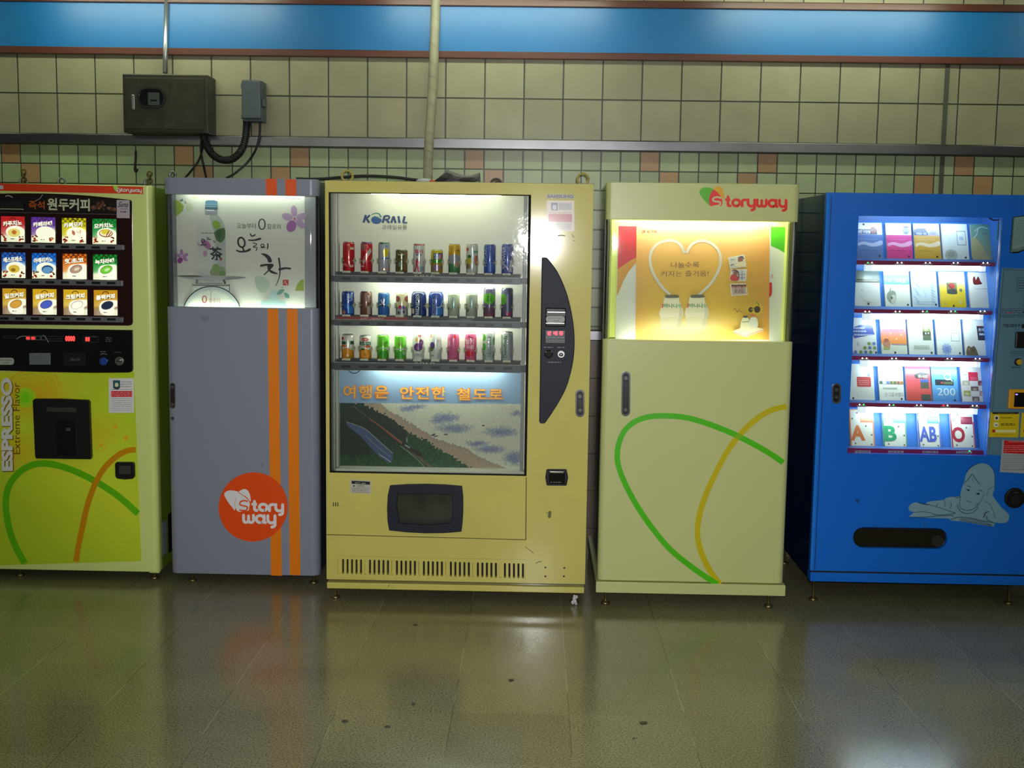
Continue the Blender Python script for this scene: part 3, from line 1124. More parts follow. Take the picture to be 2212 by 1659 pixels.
# rows of selection buttons
SLOTS = [(3, 20.5), (34.5, 53.5), (68, 86), (100.5, 119.5), (133.5, 151.5), (166, 186), (200, 219), (233, 252)]
for y0, y1, xe in ((525.5, 537, 270), (602, 614.5, 267), (680.5, 692.5, 267.5)):
    st = slab(FC, -72, y0, xe, y1, -0.016, -0.005, 'button_strip', mat('strip_grey', (124, 124, 132), 0.42, 0.3), cm, 0.003)
    for k, (a, b_) in enumerate(SLOTS):
        d = 1.0 + k * 0.13
        slab(FC, a, y0 + 3 + d * .6, b_, y0 + 8 + d * .6, -0.0185, -0.015, 'button', BLACK_PLASTIC, st, 0.001)

# money panel
o = [(-75, 706.5), (287, 710.5), (287.5, 797), (285, 801), (279, 803), (200, 803.5), (100, 801.5), (0, 798), (-75, 795)]
shape(FC, o, -0.012, 0.001, 'money_panel', mat('gloss_black', (8, 8, 10), 0.14, coat=0.5), cm, bevel=0.002)
P = Print(FC, -0.0124)
P.stroke([(36, 731), (44, 725.5), (56, 724)], 1.4, (170, 176, 180))
P.stroke([(93, 722), (99, 727), (104, 737)], 1.4, (170, 176, 180))
for x in (56, 67, 78, 89):
    P.frame(x, 723.5, x + 9.5, 732.5, 0.8, (140, 144, 148))
P.lines(8, 722, 36, 730, 2, 1.2, (70, 72, 76), 2)
P.lines(104, 722, 136, 737, 3, 1.2, (84, 88, 92), 3)
P.frame(180, 724, 213, 737, 0.8, (74, 76, 80))
P.lines(183, 724.5, 211, 727, 1, 1.2, (90, 92, 96), 5)
P.lines(229, 725, 242, 737, 3, 2.0, (96, 104, 118), 6)
P.lines(217, 756, 231, 759, 1, 1.4, (120, 124, 128), 7)
P.stroke([(218, 763.5), (224, 761.5), (231, 763.5)], 1.3, (150, 154, 158))
P.lines(248, 757, 264, 760, 1, 1.4, (96, 100, 104), 8)
P.poly(pxrr(-20, 770.5, 31, 785.5, 6), (196, 206, 196))
P.text('지폐 반환 레버가', -16, 773.5, 27, 777.5, (40, 44, 44))
P.text('1000원', 8, 779.5, 20, 783, (40, 44, 44))
P.rect(64, 760.5, 109.5, 785, (132, 142, 146))
P.lines(66, 762, 108, 784, 5, 1.5, (84, 92, 98), 9)
P.rect(137, 759.5, 186, 788, (20, 26, 24))
P.text('Thank You', 151, 771, 174, 777, (120, 126, 120), shear=0.2)
P.build('panel_lettering', STICKER, cm)
for x0, x1, y0, y1 in ((57.5, 64, 726, 731), (68.5, 75, 726, 731)):
    slab(FC, x0, y0, x1, y1, -0.0145, -0.0128, 'indicator_lamp', RED_LED, cm, 0.0)
P = Print(FC, -0.0136)
P.text('0000', 141, 723.5, 162, 735, (255, 40, 36), 0.04); P.build('credit_display', mat('red_digits', attr=True, emit=6.0), cm)
P = Print(FC, -0.0136)
P.text('88', 184.5, 726, 194, 735, (255, 40, 36), 0.02); P.build('count_display', mat('red_digits', attr=True, emit=6.0), cm)
c = FC.p(225, 778)
MB().cyl((c[0], -0.024, c[1]), (c[0], -0.011, c[1]), 0.0185, 22).build('return_button', mat('blue_button', (38, 74, 160), 0.3), cm, bevel=0.002)
c = FC.p(258.5, 778)
kn = MB().cyl((c[0], -0.018, c[1]), (c[0], -0.011, c[1]), 0.0205, 22).build('coin_slot', STEEL, cm, bevel=0.002)
MB().box(c[0] - 0.012, c[0] + 0.012, -0.0195, -0.0175, c[1] - 0.003, c[1] + 0.002).build('slit', DARK_GAP, kn)
MB().sphere((c[0] + 0.002, -0.017, c[1] + 0.006), 0.012, 1.2, .5, .55).build('bezel', CHROME, kn)

# lower printed panel
P = Print(FC, -0.0005)
LG, YG, OG = A(124, 140, 28), A(138, 148, 34), A(150, 118, 18)


def swirl(s, t):
    a = math.sin(7 * s + 3 * math.sin(4 * t + 1)) * math.sin(9 * t + 2 * s)
    c = mix(LG, YG, 0.5 + 0.5 * math.sin(5 * s - 4 * t))
    hot = max(0.0, 1 - math.hypot((s - 0.42) / 0.26, (t - 0.12) / 0.15)) + 0.6 * max(0.0, 1 - math.hypot((s - 0.30) / 0.22, (t - 0.42) / 0.12)) + 0.5 * max(0, 1 - math.hypot((s - 0.80) / 0.16, (t - 0.32) / 0.12))
    c = mix(c, OG, min(0.85, hot * 1.1 + 0.1 * a))
    return mix(c, A(110, 125, 30), max(0, t - 0.55) * 0.7)


P.grid(-110, 801, 288.5, 1217, 36, 36, swirl, True, 13.5)
P.ell(52, 857, 22, 22, A(118, 150, 20)); P.ell(52, 857, 17, 17, A(110, 158, 22)); P.ell(52, 857, 10, 11, A(84, 150, 16))
for r_, x_, y_ in ((46, 60, 858), (52, 60, 856), (58, 64, 854), (66, 70, 858)):
    P.stroke(ring(x_, y_, r_, r_ * .95, 20, 0, -2.6, -0.35), 0.9, A(150, 108, 24), smooth=False, caps=False)
for k in range(4):
    P.stroke([(84 + 10 * k, 805), (96 + 9 * k, 822), (104 + 5 * k, 850)], 0.9, A(160, 110, 22), caps=False)
P.stroke(ring(215, 962, 10, 10, 20) + [(225, 962)], 1.4, A(156, 122, 26), smooth=False, caps=False)
P.ell(215, 962, 5, 5, A(158, 122, 30)); P.ell(247, 922, 4.5, 4.5, A(150, 122, 24)); P.ell(270, 945, 6, 6, A(146, 124, 26))
P.text('Extreme Flavor', 25.5, 825, 40, 978, A(84, 52, 8), 0.0, rot=90)
P.text('ESPRESSO', 1.5, 815, 26.5, 1016, A(86, 56, 10), 0.05, rot=90)
P.text('ESPRESSO', 0, 814, 24.5, 1014, A(172, 172, 168), 0.05, rot=90)
P.stroke([(48, 1214), (29, 1178), (17, 1145), (10, 1107), (9, 1074), (17, 1043), (36, 1019), (60, 1004), (87, 999), (118, 1003), (156, 1016), (200, 1038), (242, 1065), (270, 1088), (296, 1112)], 14, A(64, 122, 4), caps=False)
P.stroke([(159, 1213), (164, 1182), (172, 1145), (183, 1098), (198, 1054), (216, 1020), (235, 998), (257, 981), (276, 973.5), (292, 972)], 12.5, A(134, 92, 2), caps=False)
P.build('printed_panel', mat('printed_vinyl', attr=True, rough=0.33, coat=0.2), cm)

# cup door
o = [(76, 858.5), (130, 859), (190, 862), (193, 866), (196.5, 985), (195, 990), (140, 988.5), (78, 986.5), (75.5, 982), (71.5, 862)]
cup = shape(FC, o, -0.022, 0.001, 'cup_door', mat('black_abs', (12, 12, 13), 0.45), cm, bevel=0.004)
slab(FC, 101, 877, 165, 887, -0.0235, -0.0215, 'label_plate', mat('dull_label', (62, 60, 50), 0.5), cup, 0.001)
slab(FC, 122, 905, 166, 980, -0.0245, -0.0215, 'flap', mat('black_flap', (15, 15, 15), 0.32), cup, 0.003)
slab(FC, 143, 921, 153, 928, -0.0262, -0.024, 'grip', mat('dull_label2', (80, 80, 76), 0.4), cup, 0.001)
o = [(250, 998), (287, 998.5), (290, 1002), (290.5, 1030), (286, 1035), (268, 1036), (251, 1033.5), (247.5, 1029), (247, 1002)]
ct = shape(FC, o, -0.014, 0.001, 'coin_return', mat('black_abs', (12, 12, 13), 0.45), cm, bevel=0.003)
slab(FC, 256, 1006, 282, 1024, -0.0155, -0.0135, 'flap', mat('coin_flap', (66, 66, 62), 0.4), ct, 0.002)
# permit sticker
P = Print(FC, -0.006)
P.rect(233.5, 815.5, 289, 891, A(150, 146, 158))
P.rect(243, 820, 258.5, 837, A(26, 60, 70)); P.ell(251, 830, 4, 5, A(150, 150, 120)); P.ell(251, 837, 6, 3, A(40, 40, 44))
P.lines(260, 821, 285, 836, 3, 1.2, A(90, 90, 100), 4)
P.rect(239, 843.5, 285, 856, A(170, 12, 24))
P.lines(240, 845, 284, 855, 3, 1.0, A(190, 130, 130), 5)
P.lines(240, 839, 284, 841, 1, 1.0, A(110, 90, 100), 6)
P.lines(241, 858, 284, 888, 7, 1.0, A(104, 104, 116), 7)
P.build('permit_sticker', STICKER, cm)


# ---- grey cabinet
KF = 0.665
FG = Face((353, 387), (687, 383), (689, 1249), (367, 1234), 5.27)
gc = thing('lightbox_cabinet', 'grey cabinet with two orange stripes and a lit tea poster window', 'cabinet', (FG.X0, FG.Y, 0))
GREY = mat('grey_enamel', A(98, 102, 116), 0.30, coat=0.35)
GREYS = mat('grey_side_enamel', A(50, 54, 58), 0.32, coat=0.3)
DEPTH = WALL_Y - FG.Y - 0.06


def window_cabinet(F, root, depth, paint, side_paint, y_head, y_sill, y_door0, y_door1, body_z0, cav=0.12, door=0.055, r=0.035):
    """Carcass with a window recess, a header and a door with rounded corners."""
    vh, vs = F.p(500 if F is FG else 1500, y_head)[1], F.p(500 if F is FG else 1500, y_sill)[1]
    c = MB()
    z0, z1 = body_z0, F.Z1 - 0.006
    e = 0.006
    c.prism([(e, z0), (F.W - e, z0), (F.W - e, z1), (e, z1)], [[(0.022, vs - 0.045), (F.W - 0.022, vs - 0.045), (F.W - 0.022, vh + 0.045), (0.022, vh + 0.045)]], door + 0.008, cav + 0.03)
    c.box(e, F.W - e, cav + 0.03, depth, z0, z1)
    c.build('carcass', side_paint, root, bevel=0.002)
    MB().plan(rounded_plan(0, F.W, 0, door, r, r), vh, F.Z1).build('header', paint, root, bevel=0.003)
    MB().plan(rounded_plan(0, F.W, 0, door, r, r), y_door1, vs).build('door', paint, root, bevel=0.003)
    # bowed clear window between header and door: a thin curved shell
    o = rounded_plan(0.004, F.W - 0.004, 0.004, door, r, r)[1:]
    o = o + [(F.W - 0.004, door)]
    i_ = rounded_plan(0.007, F.W - 0.007, 0.007, door, r - .003, r - .003)[1:] + [(F.W - 0.007, door)]
    n = len(o)
    m = MB()
    v = [(a, b, vs) for a, b in o] + [(a, b, vh) for a, b in o]
    m.add(v, [(k, k + 1, k + 1 + n, k + n) for k in range(n - 1)], None, True)
    m.build('window_pane', glass('clear_acrylic', (248, 250, 248), 0.025, 0.02, 9.0, 1.45), root)
    for s in (0, 1):
        a = 0.001 if s == 0 else F.W - 0.008
        MB().box(a, a + 0.007, door - 0.012, door + 0.008, vs, vh).build('window_seal', BLACK_PLASTIC, root)
    return vs, vh


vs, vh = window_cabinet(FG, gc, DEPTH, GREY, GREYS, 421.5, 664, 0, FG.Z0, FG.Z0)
POSTER_Y = 0.115
# the poster backing and the tubes that light it from above and below
MB().box(0.024, FG.W - 0.024, POSTER_Y + 0.002, POSTER_Y + 0.02, vs, vh).build('window_back', mat('window_grey', (150, 152, 158), 0.35), gc)
for z in (vh + 0.020, vs - 0.020):
    MB().cyl((0.07, 0.080, z), (FG.W - 0.07, 0.080, z), 0.012).build('light_tube', mat('lit_tube_soft', (250, 250, 245), 0.3, emit=8.0, ecol=(238, 255, 226)), gc)
# clearing space for the tubes behind header and door
P = Print(FG, POSTER_Y + 0.0015, 0.115)
WHT = (214, 214, 206)
ox, oy, sc = 330, 370, 1 / 5.184
T = lambda x, y: (ox + x * sc, oy + y * sc)
TP = lambda pts: [T(*q) for q in pts]
P.quad(TP([(232, 240), (1702, 240), (1702, 1560), (232, 1560)]), WHT)
# leaves, upper corner
P.poly(TP([(262, 330), (300, 350), (348, 400), (340, 455), (268, 520)]), (150, 172, 70))
P.blob(TP([(395, 370), (440, 380), (445, 440), (400, 470), (370, 430)]), (196, 208, 180))
P.blob(TP([(440, 300), (500, 290), (480, 320)]), (200, 208, 170))
P.poly(TP([(300, 340), (335, 320), (345, 345), (315, 355)]), (96, 140, 116)); P.poly(TP([(350, 340), (382, 365), (372, 380)]), (110, 150, 124))


def petal_flower(cx, cy, s, a, dark):
    for ang, l, w, c in ((95, 1.0, .42, a), (165, 1.0, .45, a), (20, .95, .42, a), (-40, 1.0, .45, a), (-115, 1.05, .62, dark)):
        t = math.radians(ang)
        px, py = cx + math.cos(t) * s * .62 * l, cy - math.sin(t) * s * .62 * l
        P.ell(*T(px, py), s * .46 * l * sc, s * w * .62 * sc, c, -t)
    P.ell(*T(cx, cy), s * .10 * sc, s * .12 * sc, (190, 90, 140))


petal_flower(1590, 520, 140, (178, 150, 186), (158, 96, 162))
petal_flower(328, 962, 74, (170, 130, 180), (140, 60, 140))
# bottle
bot = smooth_path([(588, 495), (560, 520), (520, 560), (496, 610), (490, 700), (490, 1000), (492, 1180), (520, 1192)], 5) + smooth_path([(780, 1192), (806, 1180), (812, 1000), (816, 760), (812, 640), (790, 570), (750, 520), (724, 495)], 5)
P.poly(TP(bot), (204, 206, 204))
P.blob(TP([(640, 500), (724, 498), (775, 555), (806, 640), (812, 800), (808, 1180), (760, 1185), (700, 900), (690, 700), (660, 600)]), (176, 182, 180))
P.blob(TP([(700, 1060), (800, 1080), (806, 1180), (700, 1188), (640, 1150), (650, 1100)]), (150, 164, 130))
P.rect(*T(587, 432), *T(722, 496), (150, 152, 166)); P.rect(*T(596, 432), *T(690, 450), (220, 226, 226))
P.poly(TP([(592, 340), (625, 332), (690, 332), (724, 342), (728, 425), (700, 436), (610, 436), (586, 425)]), (92, 130, 160))
for yy in (372, 398, 410):
    P.rect(*T(590, yy), *T(726, yy + 7), (140, 176, 190))
P.rect(*T(587, 410), *T(728, 432), (74, 112, 122))
P.blob(TP([(668, 580), (700, 555), (745, 575), (760, 620), (720, 650), (680, 630)]), (140, 172, 74))
P.blob(TP([(690, 690), (740, 650), (800, 640), (812, 700), (800, 760), (760, 800), (720, 780), (700, 740)]), (72, 106, 60))
P.blob(TP([(720, 660), (760, 670), (770, 740), (730, 750)]), (52, 92, 54))
P.blob(TP([(540, 790), (600, 780), (650, 830), (630, 880), (590, 860)]), (170, 110, 160)); P.blob(TP([(505, 800), (540, 830), (530, 850), (500, 830)]), (190, 160, 190))
P.blob(TP([(570, 900), (605, 900), (608, 945), (585, 965), (565, 935)]), (186, 140, 182))
P.blob(TP([(670, 1060), (720, 1040), (740, 1100), (690, 1130)]), (130, 160, 96)); P.blob(TP([(745, 1130), (800, 1120), (806, 1180), (750, 1185)]), (110, 150, 90))
P.lines(*T(545, 690), *T(690, 705), 1, 2.0, (120, 122, 124), 11)
P.stroke(TP(ring(565, 785, 16, 20, 12) + [(581, 785)]), 2.0, (40, 44, 52), smooth=False); P.stroke(TP([(560, 810), (558, 830)]), 1.8, (40, 44, 52)); P.stroke(TP([(540, 832), (600, 826)]), 2.2, (40, 44, 52))
P.stroke(TP([(608, 765), (650, 768)]), 2.0, (40, 44, 52)); P.stroke(TP([(612, 740), (616, 752), (632, 750)]), 1.4, (40, 44, 52)); P.stroke(TP([(680, 785), (698, 795)]), 2.0, (80, 70, 90))
P.text('茶', *T(640, 850), *T(782, 1000), (34, 38, 44), 0.02, shear=-0.15)
P.rect(*T(750, 978), *T(772, 1002), (170, 70, 66))
# scales
P.blob(TP([(270, 1178), (400, 1168), (650, 1168), (900, 1172), (1046, 1184), (960, 1205), (760, 1222), (560, 1222), (380, 1205)]), (168, 170, 172), 6)
P.blob(TP([(270, 1178), (400, 1170), (500, 1172), (560, 1186), (420, 1190), (330, 1186)]), (92, 96, 98), 5)
P.blob(TP([(806, 1190), (920, 1176), (1046, 1184), (940, 1204), (820, 1212)]), (140, 140, 150), 5)
P.rect(*T(492, 1200), *T(812, 1194), (190, 190, 184))
P.stroke(TP([(500, 1220), (488, 1245), (492, 1262)]), 2.4, (96, 100, 104)); P.stroke(TP([(795, 1220), (808, 1245), (806, 1262)]), 4.0, (70, 74, 78))
P.stroke(TP([(512, 1224), (505, 1250), (520, 1258), (780, 1256)]), 1.4, (110, 112, 112))
P.quad(TP([(446, 1262), (856, 1262), (860, 1290), (450, 1290)]), (176, 178, 176)); P.rect(*T(448, 1274), *T(856, 1281), (66, 72, 78))
P.quad(TP([(450, 1288), (856, 1288), (858, 1370), (446, 1370)]), (206, 208, 202)); P.stroke(TP([(858, 1264), (858, 1340)]), 1.5, (80, 84, 88))
arc = ring(665, 1616, 326, 326, 34, 0, math.radians(-161.5), math.radians(-18.5))
P.poly(TP([(q[0], q[1]) for q in arc]), (196, 204, 206))
P.stroke(TP(arc), 2.2, (50, 56, 62), smooth=False, caps=False)
arc2 = ring(665, 1616, 290, 290, 34, 0, math.radians(-159), math.radians(-21))
P.poly(TP(arc2), (220, 224, 214))
for k in range(25):
    t = math.radians(-155 + 130 * k / 24)
    l = 262 if k % 4 == 0 else 274
    P.stroke(TP([(665 + 288 * math.cos(t), 1616 + 288 * math.sin(t)), (665 + l * math.cos(t), 1616 + l * math.sin(t))]), 0.6, (120, 130, 134), False, caps=False)
P.stroke(TP([(655, 1345), (655, 1515)]), 0.9, (120, 130, 134), False, caps=False)
P.text('0', *T(556, 1392), *T(612, 1476), (176, 66, 60), -0.005)
P.text('칼로리', *T(632, 1422), *T(755, 1474), (180, 110, 104), -0.004)
# words
P.text('오늘부터', *T(945, 578), *T(1160, 640), (70, 76, 74), 0.004)
P.text('0', *T(1185, 524), *T(1270, 652), (52, 58, 58), -0.012)
P.text('칼로리', *T(1287, 582), *T(1437, 640), (70, 76, 74), 0.004)
INK = (26, 30, 36)
P.stroke(TP(ring(998, 795, 38, 55, 16, -0.2) + [(1035, 788)]), 3.8, INK, smooth=False)
P.stroke(TP([(1010, 850), (1024, 885)]), 3.5, INK); P.stroke(TP([(944, 884), (985, 898), (1050, 892), (1092, 872)]), 2.9, INK, w2=4.8)
P.stroke(TP([(1098, 700), (1112, 722), (1140, 716), (1150, 706)]), 2.8, INK); P.stroke(TP([(1078, 768), (1140, 768), (1208, 750)]), 2.6, INK, w2=4.5)
P.stroke(TP([(1128, 800), (1165, 806), (1162, 822), (1130, 842), (1172, 852), (1160, 886)]), 1.9, INK)
P.stroke(TP(ring(1234, 826, 18, 16, 12) + [(1252, 826)]), 2.0, INK, smooth=False); P.stroke(TP([(1216, 852), (1262, 846)]), 1.9, INK); P.stroke(TP([(1292, 806), (1296, 830), (1288, 860)]), 2.6, INK)
P.blob(TP([(1215, 918), (1260, 915), (1310, 940), (1338, 985), (1335, 1010), (1300, 1012), (1285, 975), (1250, 940)]), INK)
P.stroke(TP([(1218, 1052), (1270, 1042), (1345, 1040), (1340, 1062), (1300, 1105), (1252, 1152)]), 4.9, INK, w2=2.2)
P.blob(TP([(1290, 1042), (1345, 1036), (1356, 1056), (1320, 1088), (1350, 1110), (1400, 1132), (1402, 1142), (1350, 1138), (1300, 1105)]), INK)
P.stroke(TP([(1418, 968), (1430, 1060), (1424, 1170), (1384, 1274)]), 4.2, INK, w2=1.1)
P.stroke(TP([(1425, 1090), (1490, 1076), (1548, 1080)]), 5.2, INK, w2=3.6)
P.rect(*T(1462, 1206), *T(1527, 1268), (190, 52, 52)); P.stroke(TP([(1470, 1250), (1500, 1222)]), 1.0, (226, 190, 180)); P.stroke(TP([(1478, 1218), (1516, 1258)]), 1.0, (226, 190, 180)); P.stroke(TP([(1500, 1240), (1500, 1262)]), 1.0, (226, 190, 180))
# leaves, lower corner
P.blob(TP([(1150, 1180), (1230, 1170), (1320, 1230), (1290, 1320), (1220, 1355), (1170, 1300)]), (190, 210, 188))
P.poly(TP([(1702, 1194), (1660, 1210), (1625, 1255), (1600, 1325), (1702, 1330)]), (164, 186, 84))
P.blob(TP([(1230, 1440), (1300, 1430), (1345, 1320), (1400, 1340), (1420, 1430), (1490, 1450), (1470, 1512), (1230, 1510)]), (176, 206, 204))
P.blob(TP([(1395, 1360), (1430, 1318), (1480, 1316), (1460, 1350), (1420, 1376)]), (110, 164, 150)); P.blob(TP([(1480, 1350), (1530, 1370), (1532, 1412), (1490, 1400)]), (110, 166, 144))
P.blob(TP([(1440, 1285), (1475, 1290), (1450, 1300)]), (150, 190, 170)); P.lines(*T(1500, 288), *T(1670, 300), 1, 1.4, (120, 140, 170), 3)
P.build('poster', PAPER, gc)

P = Print(FG, -0.0004)
for a0, a1, b0, b1 in ((574, 597.5, 583, 606.5), (616.5, 640, 624, 647.5)):
    k = lambda y, t, b_: t + (b_ - t) * (y - 384) / (1247 - 384)
    oc = A(196, 74, 8)
    P.quad([(k(384, a0, b0), 384.5), (k(384, a1, b1), 384.5), (k(420, a1, b1), 420), (k(420, a0, b0), 420)], A(190, 62, 6))
    P.quad([(k(666, a0, b0), 666), (k(666, a1, b1), 666), (b1, 1246), (b0, 1244.5)], A(184, 92, 4))
P.build('stripe', mat('stripe_vinyl', attr=True, rough=0.35), gc, 'pair of orange stripes down the front')
P = Print(FG, -0.0010)
P.ell(545, 1095, 75, 75, A(190, 56, 6), n=60)
ox, oy, sc = 340, 980, 1 / 5.353
WL = A(168, 166, 186)
P.blob(TP([(762, 470), (780, 435), (825, 420), (880, 424), (930, 446), (900, 500), (882, 560), (885, 650), (848, 610), (800, 545)]), WL)
P.blob(TP([(934, 444), (955, 418), (992, 405), (1030, 420), (1058, 470), (1068, 530), (1062, 552), (1020, 500)]), WL)
P.blob(TP([(925, 458), (975, 480), (1030, 525), (1056, 570), (1052, 610), (1040, 656), (1000, 655), (960, 665), (930, 668), (898, 640), (885, 590), (895, 520)]), WL)
P.stroke(TP([(1030, 548), (990, 540), (950, 552), (945, 585), (985, 600), (1022, 610), (1028, 632), (1005, 655), (940, 650)]), 3.0, A(190, 56, 6))
P.logo_word('tory', *T(1073, 540), *T(1456, 722), 6.4, WL, tilt=3)
P.logo_word('way', *T(968, 698), *T(1366, 864), 6.4, WL, tilt=3)
P.build('logo_sticker', STICKER, gc, 'round orange sticker with white lettering')
handle(FG, gc, 373, 826, 881, 12)
c = FG.p(372.5, 902)
MB().cyl((c[0], -0.004, c[1]), (c[0], 0.002, c[1]), 0.008).build('keyhole', CHROME, gc)
eyebolt(gc, FG.p(355, 385)[0] + 0.01, 0.10, FG.Z1 - 0.006, 0.014)
m = MB(); u, v = FG.p(678, 384); m.sphere((u, 0.09, FG.Z1), 0.014, 1, 1, .8); m.build('bolt_head', STEEL, gc)
for px in (407, 672):
    foot(gc, FG.p(px, 1240)[0], 0.05, FG.Z0)
for px in (410, 670):
    foot(gc, FG.p(px, 1240)[0], DEPTH - 0.06, FG.Z0)
P = Print(FG, -0.0004)
P.blob([(433, 684), (441, 681), (451, 685), (446, 694), (437, 694)], A(88, 92, 100)); P.build('stain', PAPER, gc)
P = Print(FG, -0.0004)
P.blob([(560, 1004), (565, 1002), (566, 1008)], A(80, 84, 90))
P.build('stain', PAPER, gc)


# ---- yellow drinks machine
KF = 0.70
FY = Face((700, 393), (1284, 394), (1262, 1283), (707, 1272), 5.05)
ym = thing('drink_vending_machine', 'wide yellow drinks vending machine with three lit shelves of cans', 'vending machine', (FY.X0, FY.Y, 0))
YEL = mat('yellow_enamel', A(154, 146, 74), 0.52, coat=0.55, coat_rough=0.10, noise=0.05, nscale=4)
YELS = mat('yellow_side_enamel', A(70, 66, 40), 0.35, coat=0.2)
DEPTH = WALL_Y - FY.Y - 0.06
WIN = [(708, 418.5), (1146, 419.5), (1137, 1030), (713, 1023.5)]
winp = [FY.p(*q) for q in WIN]
wu0, wu1 = (winp[0][0] + winp[3][0]) / 2, (winp[1][0] + winp[2][0]) / 2
wv1, wv0 = (winp[0][1] + winp[1][1]) / 2, (winp[2][1] + winp[3][1]) / 2
BACK = 0.150
slots, slot_px = [], []
for i in range(42):
    x = 732.5 + i * 9.66
    y = 1208 + i * 0.235
    slots.append([FY.p(*q) for q in pxrr(x - 2.2, y, x + 2.2, y + 32, 2.1, 3)])
    slot_px.append((x, y))
dv0 = FY.p(980, 1257)[1]
du0, du1 = 0.0, FY.W
r_ = 0.018
outline = [(0, dv0), (FY.W - r_, dv0), (FY.W, dv0 + r_), (FY.W, FY.Z1), (0, FY.Z1)]
chute_w = [FY.p(*q) for q in [(851, 1058), (984, 1060), (986, 1098), (982, 1138), (920, 1141), (856, 1138), (850, 1098)]]
chute_h = [FY.p(*q) for q in [(859, 1066), (976, 1068), (978, 1098), (974, 1130), (920, 1134), (863, 1130), (858, 1098)]]
g0, g1 = FY.p(727.67, 1225)[0], FY.p(1133.39, 1232)[0]
gz0, gz1 = FY.p(930, 1252)[1], FY.p(930, 1206)[1]
dm = MB()
dm.prism([(0, dv0), (FY.W, dv0), (FY.W, FY.Z1), (0, FY.Z1)], [[(wu0, wv0), (wu1, wv0), (wu1, wv1), (wu0, wv1)], chute_w, [(g0, gz0), (g1, gz0), (g1, gz1), (g0, gz1)]], 0, 0.030)
dm.build('door', YEL, ym, bevel=0.0012)
dm = MB()
for i in range(42):      # the slotted panel, one cell per slot
    ca, cb = g0 + (g1 - g0) * i / 42, g0 + (g1 - g0) * (i + 1) / 42
    hole = [((ca + cb) / 2 + (q[0] - sum(p[0] for p in slots[i]) / len(slots[i])), q[1]) for q in slots[i]]
    dm.prism([(ca, gz0), (cb, gz0), (cb, gz1), (ca, gz1)], [hole], 0.0, 0.028)
dm.build('vent_grille', YEL, ym)
v = FY.p(980, 1264)[1]
MB().box(0, FY.W - 0.002, 0.004, 0.05, FY.Z0, v).build('kick_plate', YEL, ym, bevel=0.004)
# cabinet: a carcass round the window cavity, and the deep body behind it
c = MB()
c.prism([(0.006, FY.Z0 + 0.004), (FY.W - 0.006, FY.Z0 + 0.004), (FY.W - 0.006, FY.Z1 - 0.004), (0.006, FY.Z1 - 0.004)],
        [[(wu0 - 0.004, wv0 - 0.004), (wu1 + 0.004, wv0 - 0.004), (wu1 + 0.004, wv1 + 0.035), (wu0 - 0.004, wv1 + 0.035)]], 0.036, BACK + 0.03)
c.box(0.006, FY.W - 0.006, BACK + 0.03, DEPTH, FY.Z0 + 0.004, FY.Z1 - 0.004)
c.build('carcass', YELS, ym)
a, b2 = FY.p(725, 1203), FY.p(1140, 1256)
MB().box(a[0], b2[0], 0.031, 0.0355, b2[1], a[1]).build('vent_back', DARK_GAP, ym)
for i in range(0, 42, 6):
    x, y = slot_px[i]
    slab(FY, x - 2.6, y - 1, x + 2.6, y + 33, 0.014, 0.031, 'vent_rib', YEL, ym, 0.0)
MB().box(-0.004, FY.W + 0.003, 0.03, 0.05, FY.Z1 - 0.004, FY.Z1 + 0.003).build('top_trim', BLACK_PLASTIC, ym)
for px in (737, 1263):
    u, v = FY.p(px, 390)
    eyebolt(ym, u, 0.14, FY.Z1 - 0.004, 0.024, mat('yellow_bolt', A(128, 116, 58), 0.4))
for px in (722, 1241):
    foot(ym, FY.p(px, 1270)[0], 0.05, FY.Z0)
    foot(ym, FY.p(px, 1270)[0], DEPTH - 0.06, FY.Z0)

# window lining, back panel, glazing
WHITE = mat('white_panel', (216, 216, 205), 0.40)
MB().box(wu0 - 0.003, wu1 + 0.003, BACK, BACK + 0.02, wv0 - 0.003, wv1 + 0.03).build('back_panel', WHITE, ym)
for s in (0, 1):
    a = wu0 - 0.003 if s == 0 else wu1 - 0.001
    MB().box(a, a + 0.004, 0.036, BACK, wv0 - 0.003, wv1 + 0.03).build('side_lining', WHITE, ym)
u = FY.p(720, 700, 0.03)[0]
for a, b_, y0 in ((0.010, 0.018, 0.045), (0.026, 0.032, 0.06)):
    MB().box(wu0 + a, wu0 + b_, y0, y0 + 0.03, wv0, wv1).build('side_post', mat('pale_aluminium', (200, 204, 204), 0.25, 0.6), ym, bevel=0.002)
MB().box(wu1 - 0.030, wu1 - 0.016, 0.05, 0.09, wv0, wv1).build('side_post', mat('pale_post', (150, 154, 156), 0.4), ym, bevel=0.002)
g = MB()
o = [(wu0, wv0), (wu1, wv0), (wu1, wv1), (wu0, wv1)]
g.prism(o, [[(wu0 + .004, wv0 + .003), (wu1 - .010, wv0 + .003), (wu1 - .010, wv1 - .003), (wu0 + .004, wv1 - .003)]], 0.004, 0.03)
g.build('window_gasket', mat('black_gasket', (12, 12, 12), 0.7, spec=0.2), ym)
MB().box(wu0 + 0.001, wu1 - 0.001, 0.012, 0.0135, wv0 + 0.001, wv1 - 0.001).build('window_pane', glass('display_glass', (250, 252, 250), 0.05, 0.10, 14.0, 1.42), ym)
MB().box(wu0 + 0.02, wu1 - 0.002, 0.036, BACK, wv0 - 0.002, wv0 + 0.010).build('window_sill', WHITE, ym, bevel=0.002)

